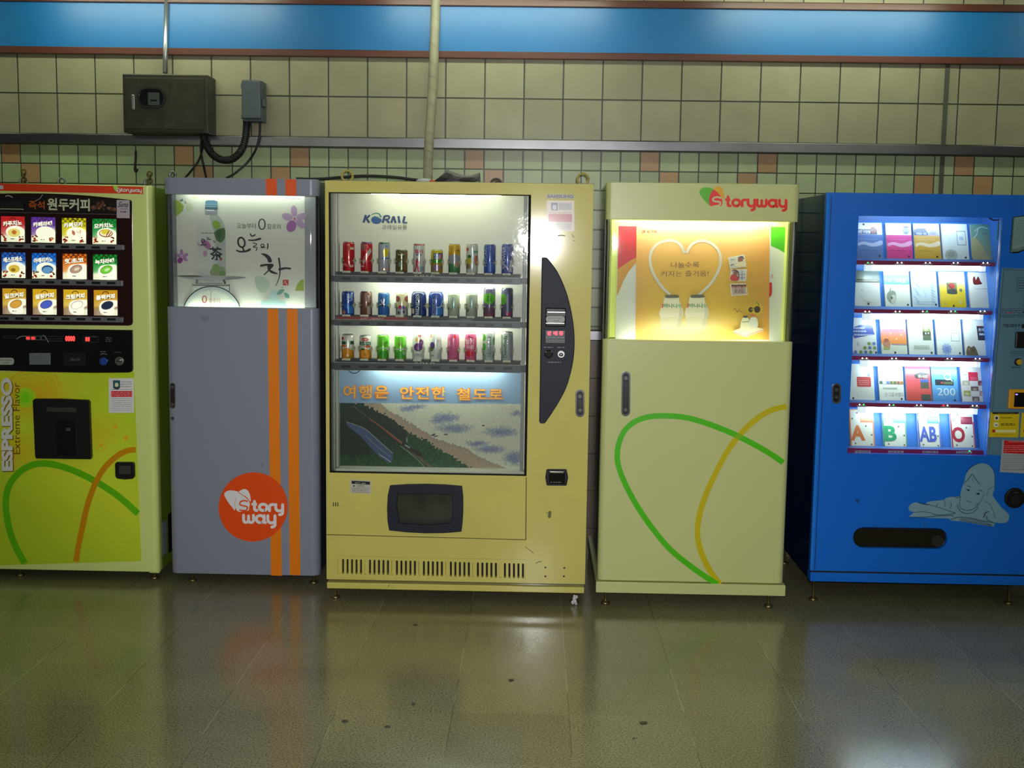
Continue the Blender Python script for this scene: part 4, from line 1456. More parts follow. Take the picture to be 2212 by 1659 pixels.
# logo on the back panel
P = Print(FY, BACK - 0.0006, BACK)
ox, oy, sc = 690, 380, 1 / 6.635
NV = (34, 62, 112)
P.stroke(TP([(655, 578), (622, 690)]), 4.8, NV, False, caps=False); P.stroke(TP([(712, 580), (652, 640)]), 4.2, NV, False, caps=False); P.stroke(TP([(662, 630), (704, 690)]), 4.8, NV, False, caps=False)
P.ell(*T(806, 648), 75 * sc, 57 * sc, (40, 110, 140)); P.blob(TP([(735, 630), (790, 612), (880, 640), (860, 690), (806, 706), (755, 690)]), (42, 84, 150))
P.stroke(TP([(728, 604), (790, 588), (880, 632)]), 2.6, (228, 230, 220), w2=1.0); P.stroke(TP([(735, 580), (800, 563), (868, 600)]), 1.5, (228, 230, 220))
P.stroke(TP([(738, 574), (790, 553), (840, 560), (872, 600)]), 1.8, (40, 120, 110), w2=3.0)
for pts in ([(925, 588), (895, 690)], [(1018, 690), (1052, 594)], [(1052, 594), (1082, 690)], [(1122, 590), (1138, 690)]):
    P.stroke(TP(pts), 4.6, NV, False, caps=False)
P.stroke(TP([(925, 590), (980, 590), (992, 618), (965, 640), (920, 642)]), 3.6, NV, caps=False); P.stroke(TP([(950, 642), (990, 690)]), 4.6, NV, False, caps=False)
P.stroke(TP([(1212, 592), (1190, 682)]), 4.6, NV, False, caps=False); P.stroke(TP([(1185, 683), (1250, 683)]), 3.0, NV, False, caps=False)
P.text('코레일유통', *T(885, 716), *T(1248, 784), (84, 90, 88), 0.005)
P.build('logo_print', PAPER, ym)

# the coast poster under the shelves
PY_ = 0.118
a = FY.p(730, 803, PY_); b_ = FY.p(1131, 1021, PY_)
MB().box(a[0], b_[0], PY_ + 0.001, BACK, b_[1], a[1]).build('poster_board', WHITE, ym)
P = Print(FY, PY_ - 0.0004, PY_)
ox, oy, sc = 700, 790, 1 / 4.809
P.grid(730, 804, 1125, 875, 12, 6, lambda s, t: mix((150, 180, 214), (130, 158, 196), t), True)
rc = random.Random(11)


def interp(tab, x):
    for (x0, y0), (x1, y1) in zip(tab, tab[1:]):
        if x0 <= x <= x1:
            return y0 + (y1 - y0) * (x - x0) / (x1 - x0)
    return tab[0][1] if x < tab[0][0] else tab[-1][1]


VEG = [(250, 395), (380, 405), (560, 480), (740, 600), (900, 720), (1080, 800), (1200, 890), (1350, 970), (1450, 1030), (1590, 1118), (1700, 1190)]
SAND = [(580, 395), (640, 460), (760, 530), (880, 600), (1000, 680), (1150, 770), (1300, 820), (1480, 880), (1600, 960), (1750, 1020), (1990, 1120), (2100, 1150)]
SEA = [(1260, 555, 150, 55), (1350, 665, 190, 48), (1830, 700, 180, 52), (860, 460, 90, 34), (1960, 970, 110, 80), (1720, 880, 170, 44), (1180, 580, 90, 40), (1990, 500, 60, 30), (940, 440, 120, 24), (1580, 820, 120, 30)]


def coast(s, t):
    x, y = 165 + s * 1865, 405 + t * 710
    x += rc.uniform(-9, 9); y += rc.uniform(-9, 9)
    if x < VEG[-1][0] and y > interp(VEG, x) + rc.uniform(-14, 14):
        g = max(0, (y - 700) / 420)
        c = mix((30, 50, 44), (40, 104, 46), min(1, g * 1.2) * rc.uniform(.3, 1))
        if x > 850:
            c = mix(c, (52, 100, 74), .6)
        if x < 480 and 600 < y < 950:
            c = mix(c, (20, 34, 26), .6)
        return mix(c, (10, 20, 14), rc.random() * .5)
    if x < 2100 and y > interp(SAND, x):
        return mix((172, 150, 128), (150, 134, 124), rc.random() * .6 + max(0, (interp(SAND, x) + 60 - y) / 120))
    n = 0
    for cx, cy, rx, ry in SEA:
        n = max(n, 1.25 - math.hypot((x - cx) / rx, (y - cy) / ry))
    n += rc.uniform(-.22, .2)
    c = mix((196, 198, 172), (206, 206, 190), rc.random())
    if n > 0.2:
        c = mix(c, (112, 122, 160), min(1, n * 1.1))
    return mix(c, (170, 172, 176), rc.random() * .3)


P.grid(733.5, 874, 1124, 1021, 118, 50, coast, False)
P.poly(TP([(225, 595), (300, 625), (410, 665), (520, 740), (640, 850), (712, 915), (708, 1005), (675, 1024), (610, 985), (540, 925), (470, 850), (420, 790), (360, 730), (280, 670), (245, 640)]), (70, 84, 124))
P.stroke(TP([(235, 600), (420, 668), (560, 790), (708, 918)]), 1.4, (150, 150, 140))
P.stroke(TP([(570, 930), (690, 1010)]), 1.6, (170, 170, 176)); P.stroke(TP([(430, 740), (560, 860), (690, 960)]), .8, (150, 150, 160))
P.stroke(TP([(310, 440), (470, 560)]), 4, (70, 66, 70), w2=2); P.stroke(TP([(820, 840), (980, 960), (1135, 1090)]), 3.5, (96, 84, 72), w2=7)
P.stroke(TP([(790, 845), (940, 960), (1060, 1080)]), 1.4, (140, 150, 140))
P.stroke(TP([(465, 562), (600, 660), (700, 740), (812, 825)]), 1.8, (120, 52, 48), w2=4)
P.stroke(TP([(470, 560), (610, 660), (806, 812)]), .5, (190, 120, 80), w2=1.4)
P.stroke(TP([(820, 825), (900, 880), (990, 930)]), 6, (40, 34, 34), w2=10); P.stroke(TP([(840, 835), (885, 862)]), 2.6, (150, 160, 170))
P.stroke(TP([(857, 762), (858, 805)]), 1.2, (200, 200, 190), False)
P.blob(TP([(700, 640), (725, 600), (750, 600), (770, 660), (800, 640), (850, 720), (800, 740), (700, 700)]), (28, 44, 40))
for q in ([(1100, 735), (1140, 712), (1160, 724), (1130, 742)], [(1130, 745), (1170, 732), (1186, 740), (1140, 752)], [(1232, 720), (1275, 716), (1288, 728), (1250, 732)], [(1630, 628), (1655, 620), (1668, 632), (1645, 638)]):
    P.poly(TP(q), (74, 74, 76))
for w_, x0, y0, x1, y1 in (('여행은', 200, 218, 668, 356), ('안전한', 785, 230, 1264, 359), ('철도로', 1372, 243, 1854, 367)):
    P.text(w_, *T(x0 - 3, y0 - 3), *T(x1 + 3, y1 + 3), (226, 124, 40), 0.045, spacing=1.12)
    P.text(w_, *T(x0 + 3, y0 + 3), *T(x1 - 3, y1 - 3), (250, 196, 84), 0.0, spacing=1.12)
P.build('coast_poster', PAPER, ym)

# shelves: lip with buttons, ticket strip, deck, tube under each
RAILG = mat('rail_grey', (72, 74, 82), 0.4, 0.4)
STRIP = mat('ticket_strip', (22, 26, 30), 0.45)
BX = [747, 786, 824.5, 862.5, 901, 940, 979, 1017, 1056, 1095.5]
TIERS = [  # strip top, strip bottom, lip bottom (at mid width), can base
    (591.5, 600.8, 614, 588.5), (686.5, 697, 708.5, 684), (782, 790.5, 805, 778.5)]
LIP_Y = 0.030
DECK_END = 1124
for k, (ya, yb, yc, base) in enumerate(TIERS):
    u0, u1 = FY.p(722, yb, LIP_Y)[0], FY.p(DECK_END, yb, LIP_Y)[0]
    za, zb_, zc = FY.p(930, ya, LIP_Y)[1], FY.p(930, yb, LIP_Y)[1], FY.p(930, yc, LIP_Y)[1]
    sh = MB()
    sh.box(u0, u1, LIP_Y, LIP_Y + 0.006, zc, zb_ + 0.001)
    sh.box(u0, u1, LIP_Y + 0.006, LIP_Y + 0.012, zb_ - 0.004, za)
    sh.box(u0 + 0.01, u1, LIP_Y + 0.012, BACK - 0.001, za - 0.010, za - 0.003)
    sh = sh.build('shelf', RAILG, ym)
    tk = slab(FY, 724, ya + .4, DECK_END - 2, yb - 1.4, LIP_Y + 0.004, LIP_Y + 0.0062, 'ticket_strip', STRIP, sh, 0.0)
    slab(FY, 722, yb - 1.2, DECK_END, yb - .2, LIP_Y - 0.003, LIP_Y + 0.004, 'strip_ledge', mat('pale_ledge', (176, 180, 160), 0.4), sh, 0.0)
    MB().box(u1, wu1 - 0.001, LIP_Y + 0.01, LIP_Y + 0.06, zc + 0.002, zb_).build('end_bracket', mat('bracket_grey', (60, 60, 66), 0.4, 0.3), sh)
    MB().box(wu0 + 0.0015, u0, LIP_Y + 0.01, LIP_Y + 0.03, zc + 0.002, zb_).build('end_bracket', mat('bracket_grey', (60, 60, 66), 0.4, 0.3), sh)
    P = Print(FY, LIP_Y + 0.0038, LIP_Y)
    tl_ = lambda x: (x - 930) * 0.0062
    if k == 0:
        P.text('C O L D', 894, ya + 4.6, 937, yb - 2, (214, 222, 216), 0.01)
    elif k == 1:
        P.rect(726, ya + 1, 878, yb - 1.6, (140, 12, 22)); P.rect(878, ya + 1, 883, yb - 1.6, (80, 20, 26))
        P.text('HOT  DRINKS', 777, ya + 3.4, 826, yb - 2.2, (226, 190, 190), 0.0, shear=0.1)
        P.text('COLD DRINKS', 966, ya + 4.4, 1020, yb - 1.6, (150, 164, 168), 0.0, shear=0.1)
    else:
        P.text('C O L D', 894, ya + 3.4, 937, yb - 1.4, (214, 222, 216), 0.01)
    P.build('strip_print', PAPER, sh)
    for j, x in enumerate(BX):
        d = tl_(x)
        o = [FY.p(*q, LIP_Y) for q in pxrr(x - 10.2, yb + 3.4 + d, x + 10.2, yb + 8.6 + d, 2.2, 3)]
        MB().prism(o, [], LIP_Y - 0.003, LIP_Y + 0.001).build('button', BLACK_PLASTIC, ym, bevel=0.0008)
        t = slab(FY, x - 2.5 - 6.5 - 2, ya - 1.2 + d, x + 8.5 - 2, ya + 2.8 + d, LIP_Y - 0.001, LIP_Y + 0.0035, 'price_tag', mat('tag_cream', (206, 208, 186), 0.5), ym, 0.0)
        P = Print(FY, LIP_Y - 0.0012, LIP_Y)
        P.text(('700', '600')[(j * 3 + k) % 2], x - 7, ya - .1 + d, x + 1, ya + 2.2 + d, (70, 72, 66)); P.build('price', PAPER, t)
    # the tube under this shelf
    t0, t1 = FY.p(806, yc, 0.07)[0], FY.p(1082, yc, 0.07)[0]
    MB().cyl((t0, 0.062, zc + 0.012), (t1, 0.062, zc + 0.012), 0.0075, 12).build('light_tube', TUBE, ym)
MB().cyl((FY.p(800, 420, .05)[0], 0.052, wv1 + 0.006), (FY.p(1082, 420, .05)[0], 0.052, wv1 + 0.006), 0.010, 12).build('light_tube', mat('lit_tube_header', (250, 250, 245), 0.3, emit=15.0, ecol=(246, 255, 232)), ym)
m = MB()
q = [FY.p(x, y, .03) for x, y in ((754, 804), (758, 808.5), (766, 810), (773, 807), (777, 803))]
m.tube([Vector((a, 0.034, b_)) for a, b_ in smooth_path(q, 5)], 0.0016, 6)
m.build('loose_wire', RUBBER, ym)

# cans: label artwork in s (-1..1 across the visible half) and t (0..1 upward)
ALU = mat('can_aluminium', (198, 200, 200), 0.28, 0.9)
CANP = mat('can_print', attr=True, rough=0.25, coat=0.9, coat_rough=0.06, metal=0.1)
clipm = mat('clip_beige', (160, 160, 128), 0.45)


def clip_s(poly, s, keep_less):
    out = []
    for i in range(len(poly)):
        a, b = poly[i], poly[(i + 1) % len(poly)]
        ia = (a[0] <= s) if keep_less else (a[0] >= s)
        ib = (b[0] <= s) if keep_less else (b[0] >= s)
        if ia:
            out.append(a)
        if ia != ib:
            t = (s - a[0]) / (b[0] - a[0])
            out.append((s, a[1] + (b[1] - a[1]) * t))
    return out


def wrap(m, polys, col, prof, layer):
    """Bend flat convex shapes round a body of revolution."""
    def rad(t):
        for p, q in zip(prof, prof[1:]):
            if p[1] <= t <= q[1] and q[1] > p[1]:
                return p[0] + (q[0] - p[0]) * (t - p[1]) / (q[1] - p[1])
        return prof[-1][0]
    H = prof[-1][1]
    cuts = [math.sin(math.radians(a)) for a in range(-84, 85, 14)]
    for poly in polys:
        for lo, hi in zip(cuts, cuts[1:]):
            if max(p[0] for p in poly) <= lo or min(p[0] for p in poly) >= hi:
                continue
            q = clip_s(clip_s(poly, lo, False), hi, True)
            if len(q) < 3:
                continue
            v = []
            for s, t in q:
                r = rad(t * H) * 1.004 + 0.0002 * layer
                v.append((r * s, -r * math.sqrt(max(0, 1 - s * s)), t * H))
            ar = sum(q[i][0] * q[(i + 1) % len(q)][1] - q[(i + 1) % len(q)][0] * q[i][1] for i in range(len(q)))
            if ar < 0:
                v.reverse()
            m.add(v, [tuple(range(len(v)))], col)


def make_can(name, label, root_xyz, r, h, bands, art, shape_='can', group=None, lid=True):
    """bands: (height fraction, colour) from the bottom up."""
    if shape_ == 'can':
        pr = [(r * .84, 0), (r * .97, .05 * h), (r, .07 * h), (r, .93 * h), (r * .93, .965 * h), (r * .86, .98 * h)]
    elif shape_ == 'wide':
        pr = [(r * .80, 0), (r * .96, .04 * h), (r, .07 * h), (r, .84 * h), (r * .92, .92 * h), (r * .80, .975 * h)]
    elif shape_ == 'bottle':
        pr = [(r * .96, 0), (r, .03 * h), (r, .40 * h), (r * .97, .60 * h), (r * .86, .84 * h), (r * .74, .93 * h), (r * .70, .975 * h)]
    else:
        pr = [(r * .95, 0), (r, .03 * h), (r, .78 * h), (r * .9, .90 * h), (r * .80, .975 * h)]
    m = MB()
    n = 22

    def bc(t):
        for e, c in bands:
            if t <= e:
                return c
        return bands[-1][1]
    full = []
    edges = sorted({e for e, _ in bands if e < 1})
    for p, q in zip(pr, pr[1:]):
        full.append((p[0], p[1]))
        for e in edges:
            if p[1] < e * h < q[1] - 1e-6:
                full.append((p[0] + (q[0] - p[0]) * (e * h - p[1]) / (q[1] - p[1]), e * h))
    full.append(pr[-1])
    m.lathe([(p[0], p[1], bc((p[1] + (full[i + 1][1] if i + 1 < len(full) else p[1])) / 2 / h)) for i, p in enumerate(full)], 0, 0, 0, n)
    prof = [(a, b_) for a, b_ in pr[:-1]] + [(pr[-1][0], h)]
    for k, it in enumerate(art):
        if it[0] == 'r':
            polys = [[(it[1], it[2]), (it[3], it[2]), (it[3], it[4]), (it[1], it[4])]]
        elif it[0] == 'e':
            polys = [ring(it[1], it[2], it[3], it[4], 16)]
        elif it[0] == 'p':
            vec = [[Vector((a, b_, 0)) for a, b_ in it[1]]]
            polys = [[it[1][i] for i in t] for t in tessellate_polygon(vec)]
        elif it[0] == 'l':
            polys = stroke_quads(smooth_path([(a, b_ * 2.2) for a, b_ in it[1]], 4), it[2])
            polys = [[(a, b_ / 2.2) for a, b_ in q] for q in polys]
        else:
            v, f = glyphs(it[1], 0.02)
            s0, t0, s1, t1 = it[2:6]
            if len(it) > 7:      # written up the can
                v = [(1 - b_, a) for a, b_ in v]
            polys = [[(s0 + v[i][0] * (s1 - s0), t0 + v[i][1] * (t1 - t0)) for i in q] for q in f]
        wrap(m, polys, it[-1] if it[0] != 't' else it[6], prof, 1 + k * 0.4)
    o = m.build(name, CANP)
    o.location = root_xyz
    tag(o, label, 'can' if shape_ in ('can', 'wide') else 'bottle', group)
    l = MB()
    rt = pr[-1][0]
    l.lathe([(rt * .9, pr[-1][1] - .001), (rt * 1.02, pr[-1][1] + .0005), (rt * 1.02, h), (rt * .92, h), (rt * .88, h - .002), (0.0001, h - .002)], 0, 0, 0, 18, cap=False)
    l.build('lid' if shape_ in ('can', 'wide') else 'cap', ALU, o)
    return o


RED, WH, GR, NAVY = (196, 24, 36), (222, 222, 220), (120, 124, 110), (34, 52, 116)
GRP = 'drinks on the lit shelves of the yellow machine'
CANS = [
    # tier, x centre, top, width, shape, bands, art, label
    (0, 752, 525.5, 25.5, 'can', [(1, (196, 22, 34))], [('r', .35, .74, .92, .95, (224, 208, 170)), ('l', [(-.95, .22), (-.5, .26), (-.1, .2)], .12, (226, 120, 130)), ('l', [(.2, .36), (.4, .2), (.9, .22)], .16, (236, 190, 180)), ('e', -.7, .06, .4, .09, (50, 20, 24))],
     'red can with a cream square at its top, first on the top shelf'),
    (0, 790.5, 525.5, 25.5, 'can', [(.93, (200, 24, 34)), (1, (120, 60, 110))], [('r', -.9, .74, -.2, .92, (150, 110, 110)), ('l', [(-.5, .30), (.1, .52), (.8, .74)], .34, (206, 190, 190)), ('l', [(-.3, .40), (.3, .60)], .14, (200, 24, 34)), ('l', [(-.8, .2), (-.3, .2)], .12, (236, 170, 160))],
     'red can with white script running up it, second on the top shelf'),
    (0, 828.5, 526, 25.5, 'can', [(.94, (176, 176, 190)), (1, (40, 104, 60))], [('e', .35, .66, .42, .15, (214, 190, 20)), ('r', -.25, .46, .92, .49, (40, 70, 120)), ('r', .25, .84, .8, .9, (130, 160, 200)), ('r', -.3, .08, .9, .14, (200, 150, 130))],
     'silver can with a yellow oval and dark green rim on the top shelf'),
    (0, 866, 541.5, 26, 'can', [(1, (96, 88, 44))], [('r', .5, .1, .98, .9, (134, 92, 60)), ('e', -.1, .3, .5, .2, (70, 84, 40)), ('e', .1, .72, .5, .12, (70, 70, 40)), ('e', -.2, .36, .25, .1, (130, 130, 140)), ('l', [(-.5, .8), (.1, .76), (.5, .8)], .1, (190, 190, 150))],
     'short olive and brown can between the silver can and the runner can'),
    (0, 904, 528, 25.5, 'can', [(1, (206, 206, 208))], [('r', .84, .05, .98, .98, (190, 40, 50)), ('r', -.96, .94, .96, .97, (180, 30, 40)), ('t', '헬시', -.7, .66, .7, .80, (214, 60, 80)), ('r', -.4, .60, .5, .64, (90, 110, 140)), ('e', -.25, .47, .12, .03, (120, 20, 40)), ('l', [(-.3, .44), (-.3, .26)], .34, (206, 44, 70)), ('l', [(-.35, .26), (-.6, .08), (-.72, .02)], .18, (206, 44, 70)), ('l', [(-.2, .26), (-.02, .12), (.05, .02)], .18, (206, 44, 70)), ('l', [(-.15, .42), (.1, .34), (.2, .4)], .1, (206, 44, 70)), ('r', .25, .06, .8, .22, (140, 156, 170))],
     'white can with a red running figure on the top shelf'),
    (0, 942.5, 541, 26, 'can', [(.55, (176, 140, 40)), (1, (200, 184, 40))], [('p', [(-.5, .58), (.95, .62), (.95, .86), (-.45, .84)], (30, 64, 140)), ('t', 'SSik', -.35, .62, .85, .82, (220, 224, 230)), ('r', .5, .63, .8, .82, (206, 60, 60)), ('l', [(-.8, .52), (.2, .5), (.9, .56)], .3, (60, 140, 60)), ('r', -.9, .02, .9, .28, (130, 96, 86)), ('e', 0, .24, .6, .14, (140, 120, 150)), ('e', -.3, .1, .3, .08, (50, 90, 150))],
     'short yellow can with a blue name panel on the top shelf'),
    (0, 980.5, 528, 26, 'can', [(.33, (70, 130, 84)), (.62, (150, 152, 164)), (1, (206, 160, 24))], [('e', .1, .55, .7, .10, (150, 152, 164)), ('e', .5, .3, .35, .1, (180, 150, 120)), ('r', .3, .76, .85, .8, (150, 110, 20))],
     'can with yellow top, silver middle and green foot on the top shelf'),
    (0, 1019, 528, 25.5, 'can', [(1, (206, 208, 200))], [('e', -.75, .82, .2, .06, (206, 70, 70)), ('e', -.5, .42, .42, .14, (190, 180, 50)), ('e', -.4, .58, .3, .06, (50, 104, 50)), ('e', .72, .46, .3, .17, (206, 120, 100)), ('r', .3, .7, .95, .78, (120, 160, 140)), ('e', -.6, .25, .4, .09, (150, 120, 90)), ('l', [(-.1, .98), (.1, .4), (-.3, .05)], .3, (180, 182, 196))],
     'white can with yellow and pink fruit on the top shelf'),
    (0, 1057.5, 528, 25.5, 'can', [(1, (44, 76, 168))], [('t', 'POCARI', -.9, .25, -.45, .9, (160, 180, 200), 1), ('r', -.3, .08, .9, .4, (60, 100, 184)), ('r', .5, .1, .95, .95, (40, 70, 150))],
     'blue can with pale upright lettering, second from the end of the top shelf'),
    (0, 1096, 527, 26, 'can', [(1, (44, 70, 166))], [('t', 'POWER', -.85, .3, -.3, .92, (190, 206, 220), 1), ('p', [(.95, .2), (.95, .8), (.35, .3), (.3, .05)], (150, 154, 160)), ('l', [(-.8, .2), (-.2, .26), (.4, .06)], .16, (170, 150, 190))],
     'blue can with a silver wedge at the end of the top shelf'),
    (1, 751, 632.5, 27, 'can', [(1, (30, 70, 160))], [('t', '레쓰비', 0, .55, .8, .92, (190, 206, 230)), ('r', -.5, .3, .4, .5, (40, 90, 180)), ('e', -.5, .14, .25, .08, (190, 120, 80)), ('r', .1, .1, .9, .4, (50, 120, 200))],
     'deep blue coffee can over the red strip, first on the middle shelf'),
    (1, 790, 632.5, 26, 'can', [(1, (112, 70, 50))], [('r', -.35, .05, .15, .9, (150, 100, 90)), ('r', .3, .06, .8, .4, (176, 160, 150)), ('t', '카페', .3, .55, .75, .85, (206, 196, 186), 1), ('r', .85, .05, .97, .95, (70, 40, 30))],
     'brown coffee can on the middle shelf'),
    (1, 828, 635, 25.5, 'can', [(1, (46, 104, 176))], [('p', [(-.5, .5), (.3, .8), (.2, .4)], (44, 60, 150)), ('l', [(-.4, .7), (0, .55), (.2, .75)], .2, (206, 214, 230)), ('l', [(-.6, .5), (.3, .5)], .12, (196, 206, 220)), ('e', -.1, .46, .2, .06, (90, 60, 50)), ('r', .5, .04, .95, .9, (70, 140, 204))],
     'mid blue can with a white bird-like mark on the middle shelf'),
    (1, 867, 635, 26, 'can', [(.40, (150, 150, 156)), (1, (206, 196, 156))], [('e', -.62, .74, .42, .13, (160, 90, 70)), ('e', .92, .74, .42, .13, (160, 90, 70)), ('e', -.2, .40, .26, .08, (190, 60, 90)), ('e', .25, .38, .26, .08, (80, 80, 160)), ('r', -.8, .06, .8, .3, (170, 170, 176)), ('e', -.4, .16, .2, .06, (70, 70, 80)), ('e', .4, .2, .2, .08, (90, 90, 110))],
     'cream can with brown circles and small berries on the middle shelf'),
    (1, 903.5, 631.5, 33, 'wide', [(1, (44, 62, 112))], [('t', 'BIDIDIS', -.32, .04, .1, .9, (200, 206, 214), 1), ('r', -.95, .12, -.5, .32, (206, 176, 150)), ('r', .55, .08, .95, .8, (40, 58, 130)), ('l', [(.45, .1), (.45, .8)], .04, (130, 150, 190))],
     'wide navy can with silver upright lettering on the middle shelf'),
    (1, 941, 631.5, 33, 'wide', [(1, (46, 72, 160))], [('t', 'IDSIDS', -.45, .06, -.05, .72, (150, 160, 176), 1), ('p', [(.05, .06), (.95, .06), (.95, .34), (.05, .4)], (50, 106, 186)), ('l', [(.1, .4), (.6, .4), (.9, .66)], .08, (150, 180, 210))],
     'wide royal blue can with a grey upright name on the middle shelf'),
    (1, 979, 635, 25.5, 'can', [(1, (166, 174, 152))], [('t', '솔의눈', -.3, .35, .25, .85, (80, 150, 170), 1), ('l', [(-.5, .3), (-.2, .36)], .14, (110, 110, 60)), ('r', -.95, .3, -.6, .4, (130, 130, 80))],
     'pale green can with a blue upright name beside the royal blue can'),
    (1, 1018, 635, 25.5, 'can', [(1, (160, 166, 152))], [('t', '솔의눈', -.25, .4, .2, .85, (80, 150, 170), 1), ('e', -.6, .3, .2, .07, (80, 90, 60)), ('l', [(-.7, .34), (-.4, .28)], .12, (100, 110, 70))],
     'pale grey-green can with a blue upright name beside the purple can'),
    (1, 1056.5, 622.5, 26, 'can', [(.34, (106, 70, 96)), (1, (96, 90, 120))], [('e', 0, .64, .96, .19, (90, 170, 40)), ('t', '포도', -.4, .56, .4, .72, (50, 110, 30)), ('r', -.9, .05, .9, .12, (130, 60, 90))],
     'purple can with a full green disc on the middle shelf'),
    (1, 1095, 622.5, 26, 'can', [(1, (84, 82, 116))], [('e', -.6, .62, .5, .18, (90, 164, 40)), ('r', 0, .1, .3, .8, (120, 124, 160)), ('l', [(-.2, .2), (.3, .1), (.7, .2)], .2, (170, 50, 80))],
     'purple can with a half-hidden green disc at the end of the middle shelf'),
    (2, 751, 725.5, 26.5, 'can', [(.38, (220, 140, 30)), (1, (214, 212, 204))], [('r', -.95, .60, -.2, .72, (20, 84, 64)), ('r', .5, .60, .98, .74, (20, 84, 64)), ('e', -.75, .84, .25, .06, (190, 50, 50)), ('e', -.55, .54, .42, .05, (226, 120, 40)), ('e', -.1, .32, .8, .14, (226, 150, 40)), ('r', .2, .04, .9, .12, (120, 150, 40)), ('e', .1, .16, .2, .05, (240, 220, 190))],
     'orange juice can with two green name panels, first on the bottom shelf'),
    (2, 788.5, 727.5, 26, 'can', [(.40, (224, 140, 30)), (1, (210, 208, 196))], [('r', -.8, .60, .9, .74, (16, 84, 70)), ('t', '스카시', -.65, .61, .75, .73, (226, 232, 220)), ('e', .05, .83, .55, .07, (206, 50, 50)), ('l', [(-.35, .83), (.45, .83)], .1, (230, 180, 170)), ('e', .45, .55, .5, .05, (214, 100, 50)), ('e', .1, .24, .8, .21, (240, 156, 40)), ('l', ring(.1, .24, .45, .12, 12), .06, (250, 190, 90)), ('e', -.3, .43, .35, .04, (60, 110, 30)), ('r', -.9, .02, .9, .05, (60, 110, 40))],
     'orange juice can with a halved orange and one wide green name panel'),
    (2, 826.5, 726, 25.5, 'can', [(.16, (116, 150, 24)), (1, (96, 190, 40))], [('r', -.6, .44, .9, .50, (170, 190, 170)), ('e', .1, .22, .8, .16, (60, 160, 44)), ('t', '매실', -.1, .56, .55, .72, (110, 130, 60)), ('e', .6, .68, .25, .07, (76, 160, 40))],
     'bright green can beside the halved-orange can on the bottom shelf'),
    (2, 864, 727.5, 25.5, 'can', [(.16, (116, 150, 24)), (1, (104, 190, 48))], [('r', -.6, .42, .8, .49, (176, 196, 176)), ('e', .1, .22, .8, .16, (62, 164, 50)), ('t', '매실', -.3, .55, .45, .72, (120, 130, 70)), ('e', .7, .3, .25, .08, (150, 200, 160))],
     'bright green can beside the first grape bottle on the bottom shelf'),
    (2, 902.5, 716.5, 25.5, 'bottle', [(.03, (90, 50, 110)), (1, (214, 216, 212))], [('e', .05, .45, .75, .14, (106, 56, 120)), ('e', .55, .60, .35, .12, (112, 60, 126)), ('e', .2, .34, .2, .04, (70, 110, 70)), ('e', -.05, .70, .4, .08, (226, 190, 120)), ('r', .1, .78, .6, .86, (206, 60, 50)), ('e', .35, .8, .1, .03, (240, 220, 210)), ('t', '1991', -.5, .12, .6, .24, (130, 130, 134))],
     'white bottle with grapes across its front on the bottom shelf'),
    (2, 940, 716.5, 26, 'bottle', [(.03, (90, 50, 110)), (1, (204, 208, 202))], [('e', -.5, .5, .42, .13, (90, 64, 120)), ('e', -.6, .38, .3, .06, (80, 110, 70)), ('e', -.8, .82, .2, .06, (214, 120, 80)), ('r', .3, .06, .75, .7, (176, 178, 186)), ('r', -.7, .15, -.2, .2, (140, 140, 144))],
     'white bottle turned so its grapes show at one side on the bottom shelf'),
    (2, 978.5, 718.5, 25.5, 'shoulder', [(.03, (150, 30, 40)), (.93, (206, 96, 140)), (1, (220, 190, 190))], [('r', .0, .78, .5, .88, (206, 60, 60)), ('t', '딸', -.8, .52, -.35, .7, (230, 160, 180)), ('e', -.92, .26, .14, .08, (150, 40, 50)), ('r', 0, .10, .7, .12, (170, 60, 100))],
     'plain pink bottle beside the turned grape bottle'),
    (2, 1016, 718.5, 25.5, 'shoulder', [(.03, (150, 30, 40)), (.93, (210, 90, 134)), (1, (220, 190, 190))], [('t', '딸기', -.8, .58, .55, .76, (240, 210, 214)), ('t', '과즙', -.7, .42, .6, .56, (240, 200, 206)), ('e', -.1, .26, .6, .11, (206, 36, 44)), ('l', [(-.4, .86), (.3, .8)], .12, (130, 50, 80))],
     'pink bottle with white lettering and a strawberry on the bottom shelf'),
    (2, 1055, 717.5, 26, 'can', [(1, (178, 186, 184))], [('e', -.85, .80, .38, .13, (60, 170, 40)), ('e', -.85, .50, .42, .13, (50, 150, 50)), ('e', -.85, .14, .42, .12, (60, 164, 44)), ('e', .95, .7, .25, .14, (50, 140, 60)), ('e', .95, .14, .3, .12, (50, 140, 60)), ('t', '데미소다', -.15, .16, .45, .86, (90, 104, 104), 1)],
     'silver can with green dots and grey upright lettering on the bottom shelf'),
    (2, 1095, 717.5, 26, 'can', [(1, (172, 176, 176))], [('r', -.97, .05, -.8, .9, (70, 140, 70)), ('t', 'DemiSoda', -.65, .14, .1, .88, (80, 120, 100), 1), ('r', .4, .1, .9, .9, (150, 150, 166))],
     'silver can with green upright script at the end of the bottom shelf'),
]
CAN_Y = 0.088
